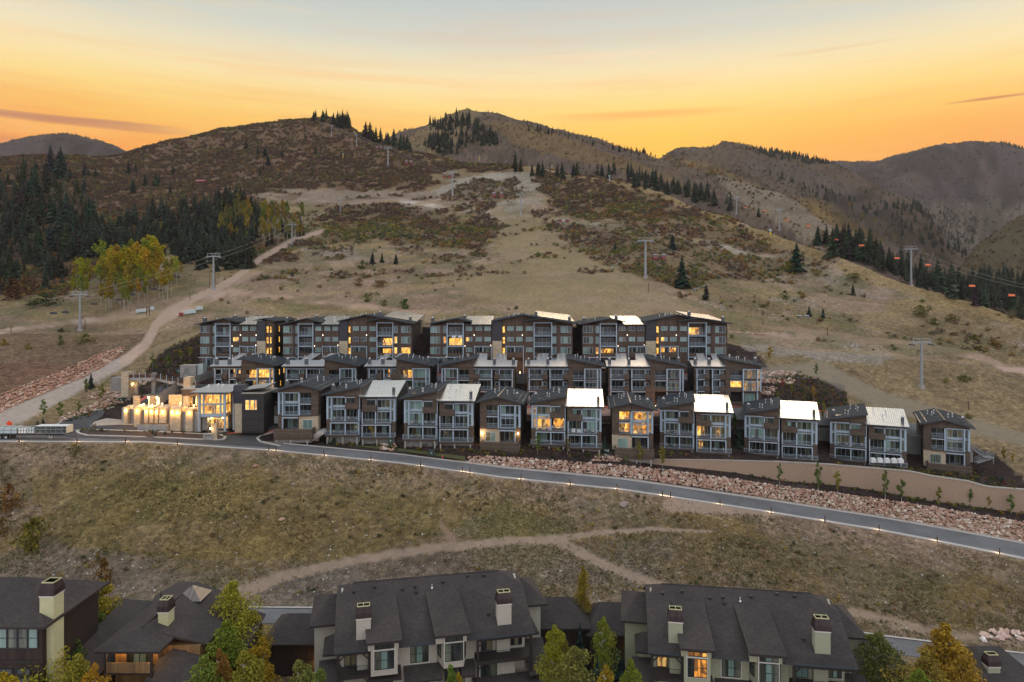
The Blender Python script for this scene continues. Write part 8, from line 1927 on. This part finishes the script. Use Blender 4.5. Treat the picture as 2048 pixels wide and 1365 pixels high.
x, d, z = hit(402, 370); r = empty('lift_hut', (x, d, z)); tag(r, 'small red roofed lift hut above the left forest', 'hut'); bx('wall', r, -3.5, 3.5, -2, 2, -1, 2.6, M['rust']); hiproof('roof', r, -4, 4, -2.6, 2.6, 2.6, 4.2, 'x', .01, .01, m=M['redcabin'], m2=M['redcabin'])
# ---------------------------------------------------------------- garden planting on the mulch
sl_m = inpoly(GPX, GPY, [(100,850),(260,790),(300,730),(330,700),(470,640),(480,700),(400,760),(300,790),(230,815),(150,845)]) | inpoly(GPX, GPY, [(600,872),(1260,905),(1960,948),(2048,985),(2048,1000),(1860,958),(1500,924),(1260,920),(940,912),(650,890)]) | inpoly(GPX, GPY, [(1545,760),(1600,745),(1690,790),(1690,830),(1545,800)]) | inpoly(GPX, GPY, isl) | inpoly(GPX, GPY, [(1260,925),(1512,957),(1870,1010),(2048,1040),(2048,1030),(1512,950),(1260,930)])
P_, k_ = sample((sl_m & (GY > rdD+5.5))*1.0, 1500); n = len(P_)
pal = np.array([(.16, .14, .025), (.055, .075, .025), (.20, .10, .03), (.035, .05, .028), (.13, .035, .025), (.10, .11, .035)])
sc = RNG.uniform(.45, 1.15, n); scatter('garden_shrubs', P_, sc, pal[RNG.choice(6, n, p=[.26, .24, .1, .2, .06, .14])]*(.7+.6*RNG.random((n, 1))), BUSH, 'small rounded garden shrubs planted in the dark mulch', 'shrubs', sc*1.0)
YT = [(1559, 923, 972, 'slim green young tree before the tan wall, first from the left'), (1637, 920, 990, 'tall slim green young tree before the tan wall'), (1675, 938, 990, 'yellow green young tree before the tan wall, right of the tall one'), (1771, 935, 1000, 'narrow green young tree before the middle of the tan wall'), (1803, 955, 1004, 'bright green young tree before the tan wall'), (1878, 970, 1010, 'spreading olive young tree before the tan wall'), (1940, 975, 1012, 'faint green young tree before the right part of the wall'), (1978, 990, 1016, 'olive young tree near the right edge'), (2022, 985, 1028, 'pale young tree at the right edge before the wall'),
      (1325, 888, 937, 'yellow green young tree at the left end of the tan wall'), (1280, 882, 932, 'olive young tree left of the tan wall'), (1252, 905, 932, 'small green young tree beside the narrow amber house'), (1075, 865, 908, 'bright green young tree before the amber lit duplex'), (1135, 870, 908, 'thin bare young tree before the amber lit duplex'),
      (745, 836, 886, 'rust gold young tree before the bright roofed duplex'), (819, 860, 893, 'bright green young tree behind the utility box, left'), (834, 862, 892, 'olive young tree behind the utility box, right'), (947, 864, 888, 'yellow tipped young tree beside the narrow patio house'), (1108, 770, 796, 'green young tree before the middle row, above the amber duplex'), (1277, 776, 800, 'green young tree before the middle row, above the amber house'), (2008, 892, 925, 'yellow young tree right of the outdoor stairs'), (2026, 905, 928, 'small gold young tree right of the outdoor stairs'),
      (1556, 782, 800, 'yellow young tree in the dark planting bed'), (1583, 765, 788, 'olive young tree in the dark planting bed'), (1627, 770, 802, 'bright yellow young tree in the dark planting bed'), (1564, 758, 778, 'small red young tree in the dark planting bed'), (1610, 765, 795, 'bare young tree in the dark planting bed'), (1632, 725, 755, 'pale green young tree at the edge of the dirt slope'), (1540, 690, 725, 'thin yellow young tree right of the top row'), (1647, 800, 845, 'slim yellow green tree between the two right duplexes'), (1470, 825, 868, 'green conifer-like young tree between duplexes'),
      (88, 795, 838, 'pale young tree by the gravel track'), (120, 800, 840, 'small pale young tree by the gravel track'), (172, 755, 792, 'pale green young tree below the block wall'), (203, 765, 805, 'yellow green young tree by the rock rows'), (305, 708, 740, 'green young tree beside the footbridge'), (337, 705, 745, 'large green young tree behind the footbridge'), (362, 695, 725, 'yellow young tree beside the left block'), (380, 690, 720, 'olive young tree beside the left block'), (158, 800, 830, 'green young tree in the dark planting at left'), (190, 845, 866, 'bare small tree at the left tip of the island')]
for px, pt, pb, lab in YT:
    x, d, z = hit(px, pb); h = max(2.2, (pb-pt)/F*d)
    c = (.30, .20, .03) if 'gold' in lab or ' yellow ' in lab and 'green' not in lab else (.30, .03, .02) if 'red ' in lab else (.15, .12, .06) if 'bare' in lab else (.19, .18, .035) if 'yellow' in lab or 'olive' in lab else (.085, .14, .030)
    aspen(x, d, z, h, jit(tuple(q*1.15 for q in c), .1), lab, None, 'young', .8 if 'slim' in lab or 'narrow' in lab else 1.15, 'young tree')
for px, pt, pb, lab in ((182, 742, 775, 'young conifer below the footbridge'), (86, 832, 852, 'young conifer by the road work sign'), (75, 838, 856, 'small conifer beside the road work sign'), (668, 868, 888, 'small blue spruce by the stair walk'), (488, 840, 860, 'small blue spruce beside the clubhouse'), (330, 858, 872, 'tiny spruce on the island, right'), (311, 862, 874, 'tiny spruce on the island, middle'), (305, 858, 870, 'tiny spruce on the island, left'), (1210, 868, 905, 'blue green spruce between duplex and narrow amber house'), (1478, 848, 892, 'tall green spruce left of the pale blinds duplex'), (2005, 945, 965, 'small spruce below the outdoor stairs')):
    x, d, z = hit(px, pb); conifer(x, d, z, max(1.6, (pb-pt)/F*d), (.030, .048, .036), lab, None, w=1.3)

# ---------------------------------------------------------------- evening haze
mh = bpy.data.materials.new('thin_evening_haze'); mh.use_nodes = True; nt = mh.node_tree; nt.nodes.clear()
o_ = nt.nodes.new('ShaderNodeOutputMaterial'); v_ = nt.nodes.new('ShaderNodeVolumePrincipled'); v_.inputs['Color'].default_value = (.95, .90, .86, 1); v_.inputs['Density'].default_value = .00004; v_.inputs['Anisotropy'].default_value = .2
nt.links.new(v_.outputs[0], o_.inputs['Volume'])
hz = MB(); hz.box(-9000, 9000, -40, 6600, float(GZ.min())-12, max(float(GZ.max()), 60)+40, mh); o = hz.build('haze'); tag(o, 'thin evening haze over the valley', None, kind='stuff')
